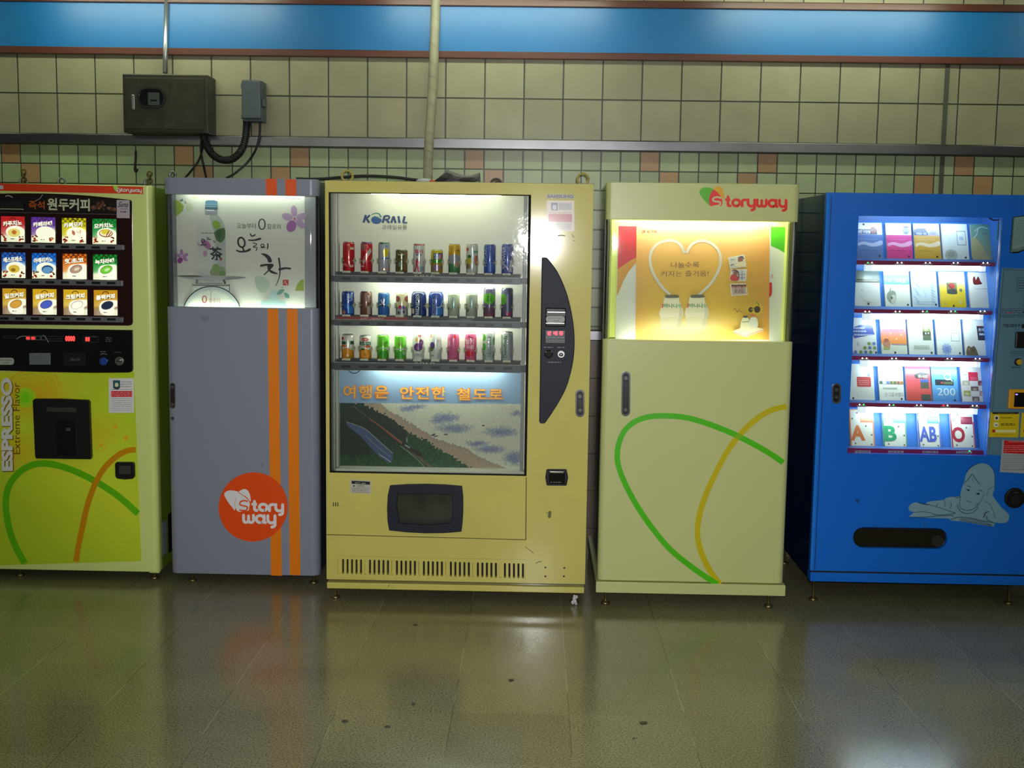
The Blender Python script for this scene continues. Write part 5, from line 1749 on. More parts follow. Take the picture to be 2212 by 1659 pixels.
for tier, x, top, w, shp, bands, art, lab in CANS:
    ya, yb, yc, base = TIERS[tier]
    deck = FY.p(930, ya, LIP_Y)[1] - 0.003
    d = (x - 930) * 0.0062
    u, vt = FY.p(x, top, CAN_Y)
    _, vb = FY.p(x, base + d, CAN_Y)
    r = (FY.p(x + w / 2, base, CAN_Y)[0] - FY.p(x - w / 2, base, CAN_Y)[0]) / 2
    h = vt - deck
    make_can('drink_can' if shp in ('can', 'wide') else 'drink_bottle', lab, (FY.X0 + u, FY.Y + CAN_Y, deck), r, h, bands, art, shp, GRP)
    cz = FY.p(x, base - 21 + d, CAN_Y)[1]
    for s in (-1, 1):
        c = MB()
        xx = u + s * (r + 0.0012)
        c.tube([(xx, CAN_Y + 0.020, cz), (xx + s * .001, CAN_Y, cz), (xx - s * .003, CAN_Y - .016, cz), (xx - s * .008, CAN_Y - .0245, cz)], 0.0026, 6)
        c.box(xx - .003, xx + .003, CAN_Y - .019, CAN_Y - .008, cz - .012, cz + .012)
        c.build('can_clip', clipm, ym)

# delivery panel, chute, slits, stickers
o = [FY.p(*q) for q in ((707.5, 1031), (1135, 1034), (1134, 1166), (708.5, 1155.5))]
MB().prism([o[3], o[2], o[1], o[0]], [chute_w], -0.0022, 0.002).build('delivery_panel', YEL, ym, bevel=0.0018)
P = Print(FY, -0.0026)
P.stroke([(707, 1156), (1135, 1166.5)], 1.3, (70, 60, 26), False, caps=False); P.stroke([(1136, 1032), (1135, 1166)], 1.6, (80, 70, 30), False, caps=False)
P.build('seam', PAPER, ym)
o = [(843, 1049.5), (880, 1047), (920, 1046.2), (960, 1047.3), (997.5, 1050.5), (1000, 1072), (1000.3, 1100), (999, 1125), (996.5, 1147.5), (960, 1150.5), (920, 1151), (880, 1149), (841.5, 1145), (838, 1124), (837, 1098), (838.5, 1070)]
bz = shape(FY, o, -0.020, -0.0023, 'chute_bezel', NAVY_PLASTIC, ym, holes=[[(859, 1066), (976, 1068), (978, 1098), (974, 1130), (920, 1134), (863, 1130), (858, 1098)]], bevel=0.006)
u0, u1, v0, v1 = FY.box(856, 1063, 980, 1137)
fl_ = MB().box(u0, u1, 0.010, 0.012, v0, v1).build('chute_flap', mat('smoky_flap', (64, 66, 56), 0.22, noise=0.5, nscale=9), ym)
P = Print(FY, 0.0096)
P.stroke([(877, 1068), (879, 1095), (879, 1130)], 1.6, (16, 16, 14)); P.stroke([(920, 1068), (920, 1130)], 1.1, (24, 24, 20)); P.rect(860, 1124, 975, 1134, (20, 20, 17))
P.build('flap_crease', PAPER, fl_)
P = Print(FY, -0.0028)
for k in range(3):
    P.rect(720.5 + 4.6 * k, 1087, 722.3 + 4.6 * k, 1095.5, (24, 20, 12))
P.build('speaker_slit', PAPER, ym)
P = Print(FY, -0.0030)
P.quad([(756.5, 1038.5), (802, 1040.5), (801.5, 1068.5), (757, 1066.5)], A(140, 138, 130)); P.quad([(760, 1040.5), (799.5, 1042.5), (799.5, 1049), (760, 1047)], (18, 18, 18))
P.text('자판기', 767, 1043.5, 778, 1047.5, (190, 190, 180)); P.lines(781, 1044.5, 792, 1047.5, 1, 1.6, (180, 180, 172), 2)
P.ell(765, 1051.5, 2, 1.6, (20, 20, 20)); P.text('등록번호', 771, 1049.5, 788, 1054, (30, 30, 30)); P.lines(761, 1055, 797, 1067, 4, .8, (90, 90, 86), 3)
P.build('permit_sticker', STICKER, ym)
P = Print(FY, -0.0006)
P.rect(1180.5, 417.5, 1240.5, 426.5, A(112, 112, 108)); P.text('SAMSUNG', 1182, 418.2, 1239, 425.8, (24, 26, 34), 0.05)
P.build('number_plate', STICKER, ym)
P = Print(FY, -0.0006)
P.rect(1180.5, 431, 1241, 498, A(160, 150, 140)); P.rect(1190.5, 436, 1205, 453, (90, 100, 130)); P.ell(1198, 446, 4.5, 6, (200, 205, 215))
P.rect(1206.5, 436, 1236, 452, (196, 190, 196)); P.lines(1208, 437, 1235, 451, 5, .9, (140, 136, 146), 3); P.rect(1185, 460.5, 1236, 477.5, (196, 88, 100)); P.lines(1188, 462, 1233, 476, 3, .9, (216, 140, 146), 4)
P.lines(1185, 456, 1234, 459, 1, 1, (196, 120, 120), 5); P.rect(1200.5, 479, 1235.5, 494.5, (206, 200, 196)); P.lines(1202, 481, 1234, 494, 3, .9, (150, 146, 146), 6)
P.build('permit_sticker', STICKER, ym, 'large pale permit sticker with a pink bar')
P = Print(FY, -0.0004)
SCF = A(100, 92, 50)
P.blob([(1179, 1108), (1182, 1106), (1181, 1111)], A(110, 100, 56)); P.blob([(1184, 1106), (1189, 1105), (1190, 1110), (1188, 1119), (1183, 1119), (1183, 1112)], A(84, 78, 44))
for x, y in ((1177, 1226), (1218, 1227), (1177, 1245), (1217, 1245)):
    P.ell(x, y, 2.1, 2.1, (46, 40, 20))
P.stroke([(1157, 1217), (1162, 1214), (1168, 1213)], 1.8, SCF); P.stroke([(1133, 1182), (1145, 1190), (1151, 1196)], 1.4, SCF)
P.stroke([(1206, 508), (1212, 507), (1220, 508)], 2.4, SCF); P.stroke([(1236, 505), (1240, 511)], 1.6, SCF); P.stroke([(1180, 502), (1182, 508)], 1.4, SCF); P.stroke([(1238, 518), (1243, 520)], 1.2, SCF); P.stroke([(842, 1262), (838, 1268)], 1.2, SCF)
P.build('scuff_mark', PAPER, ym)

# crescent money panel
o = [(1170, 555.5), (1180, 555.5), (1184, 559)] + smooth_path([(1184, 559), (1205, 588), (1224, 632), (1236, 682), (1241, 730), (1238, 780), (1225, 832), (1205, 872), (1178, 913)], 6)[1:] + [(1174, 915.5), (1166, 915), (1164, 911)]
shape(FY, o, -0.012, 0.001, 'money_panel', NAVY_PLASTIC, ym, bevel=0.004)
ba = slab(FY, 1178, 665, 1222, 705.5, -0.020, -0.011, 'bill_slot', mat('gloss_black', (8, 8, 10), 0.14, coat=0.5), ym, 0.004)
slab(FY, 1182, 673, 1221, 675.2, -0.0225, -0.0195, 'chrome_lip', CHROME, ba, 0.0005)
slab(FY, 1178.5, 697, 1219, 699.3, -0.0225, -0.0195, 'chrome_lip', CHROME, ba, 0.0005)
slab(FY, 1179.5, 676.5, 1221, 681.5, -0.0205, -0.0195, 'slot_mouth', mat('slot_green', (44, 54, 46), 0.4), ba, 0.0)
P = Print(FY, -0.0203)
P.poly(pxrr(1179, 682.5, 1219.5, 696.5, 6), (140, 146, 140)); P.text('지폐 반환 레버가', 1182.5, 685, 1216, 689.5, (30, 34, 32), 0.02); P.text('1000원', 1193, 690.8, 1207, 694.5, (40, 44, 42), 0.02)
P.build('slot_label', STICKER, ba)
ds = slab(FY, 1177, 713, 1221, 742, -0.015, -0.011, 'sold_display', mat('display_window', (70, 74, 84), 0.2), ym, 0.002)
P = Print(FY, -0.0152)
P.text('판', 1182, 715.6, 1190.5, 724.4, (255, 44, 56), 0.05); P.text('매', 1195, 715.6, 1203.5, 724.4, (255, 44, 56), 0.05); P.text('중', 1207.5, 715.6, 1216, 724.4, (255, 44, 56), 0.05)
P.build('red_characters', mat('red_digits', attr=True, emit=6.0), ds)
P = Print(FY, -0.0152)
P.lines(1179, 726.5, 1218, 731, 1, 1.4, (130, 134, 146), 3); P.lines(1179, 734, 1220, 741, 2, 1.2, (112, 114, 124), 4)
P.build('display_label', STICKER, ds)
c = FY.p(1184.7, 765); MB().cyl((c[0], -0.022, c[1]), (c[0], -0.011, c[1]), 0.0185, 22).build('return_button', mat('gloss_black', (8, 8, 10), 0.14, coat=0.5), ym, bevel=0.004)
c = FY.p(1211.7, 765); kn = MB().cyl((c[0], -0.018, c[1]), (c[0], -0.011, c[1]), 0.017, 22).build('coin_slot', STEEL, ym, bevel=0.002)
MB().sphere((c[0], -0.017, c[1] - .002), 0.010, 1, .5, .8).build('bezel', CHROME, kn)
P = Print(FY, -0.0123)
P.lines(1174, 749, 1194.5, 752, 1, 1.6, (120, 120, 132), 5); P.lines(1204, 749, 1221, 752, 1, 1.6, (120, 120, 132), 6); P.lines(1183, 781, 1211, 784.5, 1, 2.0, (116, 116, 126), 7)
P.build('panel_lettering', STICKER, ym)
handle(FY, ym, 1252.5, 842, 901.5, 19.5)
o = [(1180, 1014), (1223, 1014), (1226.5, 1031), (1223, 1049), (1180, 1048.5), (1177, 1031)]
ct = shape(FY, o, -0.016, 0.001, 'coin_return', NAVY_PLASTIC, ym, bevel=0.004)
slab(FY, 1185, 1017.5, 1219.5, 1045, -0.018, -0.015, 'flap', mat('gloss_black', (8, 8, 10), 0.14, coat=0.5), ct, 0.003)
slab(FY, 1186, 1018.5, 1217, 1021.5, -0.0205, -0.0175, 'flap_hinge', CHROME, ct, 0.001)
P = Print(FY, -0.0182)
P.lines(1188, 1039, 1211, 1043, 1, 1.6, (120, 130, 116), 8); P.build('flap_label', STICKER, ct)

# odds and ends on top of the machine
Zt = FY.Z1 + 0.003
m = MB()
q = [(640, 386), (668, 387), (700, 386), (743, 382.5), (792, 380), (850, 382.5), (886, 387), (903, 389)]
pts = []
for x, y in q:
    X, Z = at(x, y, FY.Y + 0.30)
    pts.append((X, FY.Y + 0.30, max(Z, 1.80)))
m.tube([Vector(p) for p in smooth_path(pts, 6)], 0.0065, 8)
tag(m.build('power_cord', RUBBER), 'black power cord lying across the top of the yellow drinks machine', 'cord')
X, Z = at(916, 388, FY.Y + 0.2)
m = MB(); m.sphere((0, 0, 0.010), 0.03, 1, .8, .42); m.sphere((-.018, .004, .010), 0.018, 1, .8, .5); m.sphere((.02, -.003, .011), .017, 1, .8, .55)
o = m.build('tape_wad', mat('white_tape', (206, 206, 206), 0.5)); o.location = (X, FY.Y + 0.2, Zt)
tag(o, 'white wad of tape around the pipe foot on top of the yellow machine', 'tape')
X, Z = at(934, 388, FY.Y + 0.19)
m = MB(); m.cyl((-.012, 0, .008), (.012, 0, .008), .008, 10)
o = m.build('cable_nut', mat('orange_plastic', (226, 96, 30), 0.4)); o.location = (X, FY.Y + 0.19, Zt)
tag(o, 'small orange cable nut beside the white tape on the yellow machine', 'cable nut')
# crumpled grey sheet
rs = random.Random(5)
m = MB()
prof = [(940, 389), (952, 378), (966, 365.5), (975, 369), (990, 376), (1006, 379.5), (1020, 378), (1037, 372), (1031, 386)]
Ysh = FY.Y + 0.26
rows = []
for k in range(4):
    row = []
    for i, (x, y) in enumerate(prof):
        X, Z = at(x, y, Ysh)
        zz = Zt + (Z - Zt) * (1, .72, .38, 0)[k]
        row.append((X + rs.uniform(-.006, .006), Ysh + (0, -.05, -.02, -.10)[k] + rs.uniform(-.02, .02) * (k > 0), max(zz, Zt)))
    rows.append(row)
n = len(prof)
fs = [(k * n + i, k * n + i + 1, (k + 1) * n + i + 1, (k + 1) * n + i) for k in range(3) for i in range(n - 1)]
m.add([p for r in rows for p in r], fs)
m.add([(p[0], p[1] + .05, Zt) if k else p for k in (0, 1) for p in rows[0]], [(i, n + i, n + i + 1, i + 1) for i in range(n - 1)])
o = m.build('crumpled_sheet', mat('grey_sheet', (112, 110, 108), 0.6, bump=0.3, bscale=30))
tag(o, 'crumpled grey plastic sheet lying on top of the yellow drinks machine', 'sheet')
X, Z = at(1072, 388, FY.Y + 0.25)
m = MB(); m.torus((0, 0, .004), .024, .0052, 'y', 16, 6, 0, math.pi); m.torus((.006, .008, .004), .014, .004, 'y', 14, 6, 0, math.pi)
o = m.build('wire_coil', mat('dull_wire', (84, 76, 66), 0.5, 0.5)); o.location = (X, FY.Y + .25, Zt)
tag(o, 'small coil of dull wire standing on top of the yellow machine', 'wire coil')
X, Yf = on_floor(1240, 1302)
m = MB(); rs = random.Random(2)
for k in range(7):
    m.sphere((rs.uniform(-.008, .008), rs.uniform(-.006, .006), .008 + .006 * k), rs.uniform(.006, .010), 1, .7, 1.1, 8, 5)
o = m.build('paper_scrap', mat('white_scrap', (220, 220, 228), 0.6)); o.location = (X, min(Yf, FY.Y + .0), 0)
tag(o, 'scrap of crumpled white paper on the floor at the yellow machine foot', 'paper')


# ---- cream cabinet
KF = 0.68
FP = Face((1306, 389), (1726, 402), (1696, 1259), (1294, 1257), 5.06)
pc = thing('lightbox_cabinet', 'cream cabinet with green and ochre loops and a lit orange poster window', 'cabinet', (FP.X0, FP.Y, 0))
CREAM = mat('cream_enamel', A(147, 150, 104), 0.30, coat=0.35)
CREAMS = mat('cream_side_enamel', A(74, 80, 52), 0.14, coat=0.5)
DEPTH = WALL_Y - FP.Y - 0.06
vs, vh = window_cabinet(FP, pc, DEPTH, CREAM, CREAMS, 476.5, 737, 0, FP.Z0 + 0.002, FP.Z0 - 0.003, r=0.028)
zb = FP.p(1495, 1282.5)[1]
MB().box(FP.p(1291, 1270)[0], FP.p(1699, 1270)[0], -0.012, DEPTH, zb, FP.Z0 - 0.0025).build('plinth', CREAM, pc, bevel=0.003)
for px in (1314, 1668):
    foot(pc, FP.p(px, 1270)[0], 0.03, zb)
    foot(pc, FP.p(px, 1270)[0], DEPTH - 0.05, zb)
LW = mat('lime_backing', (206, 222, 112), 0.45)
MB().box(0.024, FP.W - 0.024, POSTER_Y + 0.003, POSTER_Y + 0.02, vs, vh).build('window_back', LW, pc)
for s in (0, 1):
    a = 0.024 if s == 0 else FP.W - 0.032
    MB().box(a, a + 0.008, 0.066, POSTER_Y + 0.004, vs, vh).build('window_cheek', LW, pc)
MB().cyl((0.06, 0.078, vh + 0.018), (FP.W - 0.06, 0.078, vh + 0.018), 0.012).build('light_tube', mat('lit_tube_poster', (250, 250, 245), 0.3, emit=33.0, ecol=(255, 253, 234)), pc)
MB().cyl((0.10, 0.078, vs - 0.020), (FP.W - 0.10, 0.078, vs - 0.020), 0.012).build('light_tube', mat('lit_tube_poster_low', (250, 250, 245), 0.3, emit=11.0, ecol=(255, 253, 234)), pc)
P = Print(FP, POSTER_Y + 0.002, 0.115)
ox, oy, sc = 1290, 380, 1 / 4.367
P.quad(TP([(186, 460), (1776, 494), (1750, 1580), (168, 1560)]), (206, 212, 206))
P.quad(TP([(188, 462), (368, 466), (362, 770), (184, 880)]), (186, 40, 52))
P.poly(TP([(184, 876), (250, 830), (310, 790), (364, 765), (362, 815), (290, 900), (240, 990), (200, 1090), (180, 1130)]), (196, 140, 36))
P.poly(TP([(1630, 490), (1776, 494), (1770, 745), (1700, 700), (1632, 670)]), (70, 170, 20))
P.text('d', *T(1625, 936), *T(1650, 975), (170, 60, 80)); P.text('d', *T(1590, 900), *T(1640, 975), (206, 212, 206))
P.stroke(TP([(1628, 1015), (1628, 1120), (1600, 1150)]), 7.5, (196, 34, 44), caps=False)


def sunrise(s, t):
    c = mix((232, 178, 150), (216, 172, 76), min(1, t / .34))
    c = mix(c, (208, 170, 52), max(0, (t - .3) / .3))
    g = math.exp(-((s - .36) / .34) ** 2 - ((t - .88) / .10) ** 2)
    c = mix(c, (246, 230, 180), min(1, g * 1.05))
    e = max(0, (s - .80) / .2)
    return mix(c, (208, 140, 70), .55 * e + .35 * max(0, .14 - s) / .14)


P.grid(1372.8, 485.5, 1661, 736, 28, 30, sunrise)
# squared to the sheet's own edges
P.text('a', *T(414, 505), *T(446, 532), (214, 60, 56), 0.02, shear=0.3); P.text('빙그레', *T(460, 508), *T(552, 534), (120, 70, 56), 0.03)
P.lines(*T(440, 542), *T(540, 548), 1, .7, (206, 130, 110), 3); P.lines(*T(1480, 518), *T(1600, 526), 1, .7, (206, 150, 120), 4)
HRT = (206, 206, 194)
P.stroke(TP([(680, 1115), (620, 1060), (560, 980), (510, 880), (492, 780), (510, 700), (560, 640), (640, 610), (720, 612), (780, 650), (815, 720)]), 5.6, HRT, w2=6.2)
P.stroke(TP([(845, 720), (880, 655), (940, 620), (1020, 618), (1100, 660), (1150, 730), (1160, 830), (1125, 930), (1060, 1030), (960, 1125)]), 6.2, HRT, w2=5.4)
TXT = (112, 80, 58)
P.text('나눌수록', *T(692, 812), *T(958, 866), TXT, 0.002); P.text('커지는 즐거움!', *T(596, 896), *T(1048, 950), TXT, 0.002)
for dx in (0, 240):
    bl = [(648, 1130), (760, 1130), (775, 1190), (812, 1270), (814, 1310), (800, 1350), (795, 1420), (786, 1448), (740, 1452), (640, 1450), (606, 1446), (600, 1400), (596, 1350), (586, 1310), (588, 1280), (620, 1200)]
    P.blob(TP([(a + dx, b_) for a, b_ in bl]), (222, 220, 190), 4)
    P.poly(TP([(590 + dx, 1296), (812 + dx, 1290), (810 + dx, 1320), (800 + dx, 1330), (600 + dx, 1334)]), (230, 228, 206))
    P.poly(TP([(780 + dx, 1190), (814 + dx, 1290), (800 + dx, 1350), (788 + dx, 1448), (740 + dx, 1450), (770 + dx, 1330)]), (210, 206, 180))
    P.blob(TP([(642 + dx, 1132), (662 + dx, 1124), (745 + dx, 1124), (767 + dx, 1132), (764 + dx, 1150), (650 + dx, 1152)]), (86, 92, 70), 4)
    P.text('바나나', *T(628 + dx, 1206), *T(760 + dx, 1248), (96, 150, 100), 0.03, tilt=1.2)
    P.quad(TP([(605 + dx, 1246), (618 + dx, 1206), (626 + dx, 1206), (618 + dx, 1246)]), (200, 60, 50)); P.quad(TP([(762 + dx, 1210), (786 + dx, 1215), (796 + dx, 1246), (768 + dx, 1244)]), (150, 190, 150))
for q, k in (([(1230, 774), (1382, 750), (1402, 866), (1250, 882)], 0), ([(1256, 890), (1406, 886), (1398, 1002), (1248, 996)], 1), ([(1250, 1022), (1398, 1018), (1416, 1128), (1262, 1138)], 2)):
    P.quad(TP(q), (224, 222, 210))
    cx, cy = sum(p[0] for p in q) / 4, sum(p[1] for p in q) / 4
    P.quad(TP([(cx + (p[0] - cx) * .88, cy + (p[1] - cy) * .86) for p in q]), ((206, 206, 190), (196, 200, 200), (190, 170, 160))[k])
    if k == 0:
        P.ell(*T(1345, 795), 5.5, 6.5, (150, 100, 90)); P.blob(TP([(1310, 860), (1325, 825), (1370, 815), (1392, 850), (1390, 864)]), (216, 210, 170)); P.stroke(TP([(1330, 775), (1360, 768), (1378, 790)]), 2, (60, 80, 110)); P.stroke(TP([(1255, 800), (1290, 795)]), 1.3, (90, 120, 170)); P.stroke(TP([(1255, 850), (1280, 840)]), 2, (90, 110, 90))
    elif k == 1:
        P.blob(TP([(1256, 990), (1262, 940), (1310, 940), (1330, 992)]), (190, 60, 60)); P.ell(*T(1300, 925), 5, 6, (140, 90, 80)); P.stroke(TP([(1268, 900), (1300, 895), (1328, 920), (1330, 970)]), 2, (60, 40, 40)); P.stroke(TP([(1340, 940), (1395, 935)]), 1, (90, 90, 100)); P.stroke(TP([(1340, 970), (1390, 966)]), 1, (90, 90, 100)); P.stroke(TP([(1360, 900), (1362, 990)]), 1, (90, 90, 100))
    else:
        for i in range(5):
            P.ell(*T(1275 + 28 * i, 1048 + 5 * (i % 2)), 3.4, 3.8, (180, 130, 120)); P.ell(*T(1275 + 28 * i, 1038 + 5 * (i % 2)), 3.4, 2.2, (60, 44, 44))
        P.lines(*T(1290, 1075), *T(1385, 1112), 3, 1.6, (120, 90, 90), 6)
for y0, y1, k in ((765, 848, 4), (915, 985, 4), (1040, 1098, 3)):
    P.lines(*T(1430, y0), *T(1560, y1), k, .7, (196, 140, 70), k + y0)
P.stroke(TP([(1150, 1030), (1605, 1038)]), .6, (216, 170, 90), False)
P.stroke(TP([(1280, 1270), (1300, 1255), (1310, 1285), (1340, 1260)]), 1, (120, 80, 60)); P.stroke(TP([(1315, 1292), (1340, 1280), (1372, 1296)]), 1, (120, 80, 60))
P.poly(TP([(1276, 1470), (1420, 1410), (1562, 1450), (1564, 1472), (1400, 1530), (1280, 1488)]), (226, 220, 196)); P.stroke(TP([(1280, 1478), (1398, 1516), (1560, 1458)]), 1.2, (206, 110, 70), False); P.stroke(TP([(1280, 1490), (1395, 1528), (1562, 1470)]), 1.0, (214, 150, 100), False)
P.blob(TP([(1370, 1345), (1418, 1345), (1440, 1400), (1436, 1460), (1355, 1460), (1350, 1400)]), (226, 224, 196)); P.ell(*T(1394, 1334), 5.4, 2.6, (80, 80, 66)); P.stroke(TP([(1366, 1385), (1425, 1378)]), 1.6, (110, 150, 90), False)
P.blob(TP([(1440, 1350), (1490, 1340), (1510, 1380), (1505, 1430), (1440, 1430)]), (214, 220, 210))
for cx, cy, r_ in ((1443, 1268, 34), (1502, 1266, 44)):
    for i in range(12):
        t = i * math.pi / 6
        P.ell(*T(cx + math.cos(t) * r_, cy + math.sin(t) * r_), r_ * .34 * sc, r_ * .17 * sc, (216, 196, 40), t, 10)
    P.ell(*T(cx, cy), r_ * .66 * sc, r_ * .72 * sc, (70, 48, 26))
P.stroke(TP([(1500, 1200), (1520, 1230)]), 2, (80, 130, 50)); P.stroke(TP([(1450, 1270), (1475, 1250)]), 2, (90, 140, 50)); P.ell(*T(1462, 1318), 4, 3, (206, 120, 90))
P.build('poster', PAPER, pc)

P = Print(FP, -0.0005)
heart_logo(P, 1290, 380, 1 / 4.367, A(62, 138, 8), A(168, 126, 4), A(178, 24, 26), A(147, 150, 104))
P.logo_word('toryway', 1290 + 1196 / 4.367, 380 + 196 / 4.367, 1290 + 1782 / 4.367, 380 + 345 / 4.367, 6.0, A(176, 30, 28), tilt=4)
P.build('logo', STICKER, pc, 'red lettering with a green, yellow and red heart mark')
P = Print(FP, -0.0004)
ox, oy, sc = 1290, 780, 1 / 3.131
gl = [(830, 1506), (740, 1452), (620, 1368), (500, 1268), (390, 1140), (290, 1000), (210, 860), (160, 745), (142, 660), (152, 560), (196, 468), (270, 408), (370, 378), (490, 374), (610, 386), (730, 418), (860, 466), (960, 510), (1080, 572), (1180, 630), (1262, 686)]
yl = [(846, 1506), (780, 1420), (720, 1300), (692, 1180), (700, 1060), (740, 920), (810, 760), (890, 610), (980, 490), (1080, 395), (1180, 335), (1282, 309)]
P.stroke(TP(yl), 38 * sc, A(146, 134, 4), caps=False)
P.stroke(TP(gl), 38 * sc, A(56, 140, 4), caps=False)
P.quad(TP([(930, 512), (966, 488), (1000, 512), (958, 536)]), A(96, 134, 4))
P.build('loop_decal', mat('loop_vinyl', attr=True, rough=0.33), pc, 'green loop crossing an ochre arc')
handle(FP, pc, 1352.5, 803, 900, 19)
eyeb = MB(); u, v = FP.p(1722, 398); eyeb.box(u - .012, u + .006, 0.02, 0.045, FP.Z1 - .004, FP.Z1 + .004); eyeb.build('hinge', STEEL, pc, bevel=0.001)


# ---- blue book machine
KF = 0.62
FB = Face((1786, 407), (2345, 432), (2312, 1261), (1752, 1262), 5.16)
bm = thing('book_vending_machine', 'blue book vending machine with five lit rows of paperbacks', 'vending machine', (FB.X0, FB.Y, 0))
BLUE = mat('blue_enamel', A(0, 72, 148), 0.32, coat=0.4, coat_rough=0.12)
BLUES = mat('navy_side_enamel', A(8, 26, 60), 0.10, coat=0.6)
DEPTH = WALL_Y - FB.Y - 0.06
winp = [FB.p(*q) for q in ((1854, 460), (2167, 470), (2135, 977), (1834, 974))]
wu0, wu1 = (winp[0][0] + winp[3][0]) / 2, (winp[1][0] + winp[2][0]) / 2
wv1, wv0 = (winp[0][1] + winp[1][1]) / 2, (winp[2][1] + winp[3][1]) / 2
slot_h = [FB.p(*q) for q in pxrr(1848.5, 1137, 2057.5, 1183.5, 23.2, 8)]
zg, zp = FB.p(1950, 1237)[1], FB.p(1950, 1241)[1]
CAV = 0.25
MB().prism([(0, zg), (FB.W, zg), (FB.W, FB.Z1), (0, FB.Z1)], [[(wu0, wv0), (wu1, wv0), (wu1, wv1), (wu0, wv1)], slot_h], 0, 0.03).build('door', BLUE, bm)
MB().box(0, FB.W, 0.0, 0.06, FB.Z0, zp).build('kick_plate', BLUE, bm, bevel=0.003)
MB().box(0.005, FB.W - .005, 0.004, 0.034, zp - .002, zg + .002).build('base_gap', DARK_GAP, bm)
c = MB()
z0, z1 = FB.Z0 + .004, FB.Z1 - .004
c.prism([(0.004, z0), (FB.W - 0.004, z0), (FB.W - 0.004, z1), (0.004, z1)], [[(wu0 - .004, wv0 - .003), (wu1 + .004, wv0 - .003), (wu1 + .004, wv1 + .045), (wu0 - .004, wv1 + .045)]], 0.035, CAV + .03)
c.box(0.004, FB.W - .004, CAV + .03, DEPTH, z0, z1)
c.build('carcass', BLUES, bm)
MB().box(-0.003, 0.012, -0.001, 0.034, zg, FB.Z1 - .001).build('edge_trim', mat('blue_trim', A(20, 84, 160), 0.22, coat=0.6), bm, bevel=0.004)
P = Print(FB, -0.0003)
P.stroke([(1794.5, 414), (1762, 1236)], 2.0, A(0, 34, 84), False, caps=False)
P.blob([(1853, 1075), (1857, 1073), (1862, 1077), (1858, 1083), (1853, 1080)], A(0, 46, 100))
P.build('groove', PAPER, bm)
for px in (1767, 2205):
    foot(bm, FB.p(px, 1260)[0], 0.05, FB.Z0)
    foot(bm, FB.p(px, 1260)[0], DEPTH - .06, FB.Z0)
BIN = mat('blue_interior', (58, 122, 206), 0.4)
MB().box(wu0 - .003, wu1 + .003, CAV, CAV + .02, wv0 - .002, wv1 + .04).build('back_panel', BIN, bm)
for s in (0, 1):
    a = wu0 - .003 if s == 0 else wu1 - .0005
    MB().box(a, a + .004, 0.032, CAV, wv0 - .002, wv1 + .04).build('side_lining', BIN, bm)
MB().box(wu0 + .001, wu1 - .001, 0.014, 0.0155, wv0 + .001, wv1 - .001).build('window_pane', glass('book_glass', (250, 252, 252), 0.04, 0.02, 8.0, 1.35), bm)
# delivery slot
u0, u1, v0, v1 = FB.box(1840, 1128, 2066, 1192)
MB().box(u0, u1, 0.024, 0.026, v0, v1).build('delivery_flap', mat('dark_flap', (30, 26, 14), 0.25), bm)
u0, u1, v0, v1 = FB.box(1846, 1137, 2060, 1143)
MB().box(u0, u1, 0.010, 0.024, v0, v1).build('flap_hinge', mat('hinge_navy', (20, 34, 66), 0.3), bm, bevel=.002)
for px in (1899, 1954, 2007):
    c_ = FB.p(px, 1134); MB().cyl((c_[0], -.003, c_[1]), (c_[0], .001, c_[1]), .0032, 8).build('rivet', CHROME, bm)
c_ = FB.p(2039, 1168)
MB().cyl((c_[0], .014, c_[1]), (c_[0], .025, c_[1]), .026, 22).build('coin_tray', mat('dull_flap', (52, 46, 38), 0.35), bm)

ROWS = [  # crimson rail: left top, left bottom, right top, right bottom
    (1851, 555.5, 563.5, 2158, 563, 571.5), (1847, 660.5, 668, 2153, 664.5, 672.5), (1842.5, 761.5, 769, 2148, 765.5, 774), (1837.5, 862.5, 870.5, 2141.5, 866.5, 875), (1833, 963.5, 973.5, 2134, 964.5, 975)]
BOOK_ROWS = [
    [(1852.5, 1909.5, 551), (1917.7, 1973, 551.6), (1978, 2034, 553), (2038, 2093.6, 555.7), (2101.5, 2156, 558)],
    [(1848, 1904.7, 652), (1915, 1970, 654), (1974, 2029, 656), (2034.6, 2089.5, 658), (2098, 2151.5, 659.4)],
    [(1844.5, 1898, 755), (1908, 1964, 757), (1968, 2023, 757.6), (2029, 2083.5, 759), (2089, 2144, 760)],
    [(1838, 1894, 855.7), (1904.6, 1959, 856.5), (1964.8, 2018.6, 858), (2021.7, 2077, 859), (2085, 2139.6, 860)],
    [(1841, 1895.6, 957.5), (1915, 1967, 957.8), (1992.5, 2040.7, 958.6), (2064.5, 2115, 958.6)],
]
RAIL_Y, BOOK_Y, TILT = 0.045, 0.085, math.radians(21)
CRIM = mat('crimson_strip', (150, 34, 84), 0.35)
DECKM = mat('blue_deck', (60, 100, 160), 0.4)
BOOK_H = None
deck_z = []
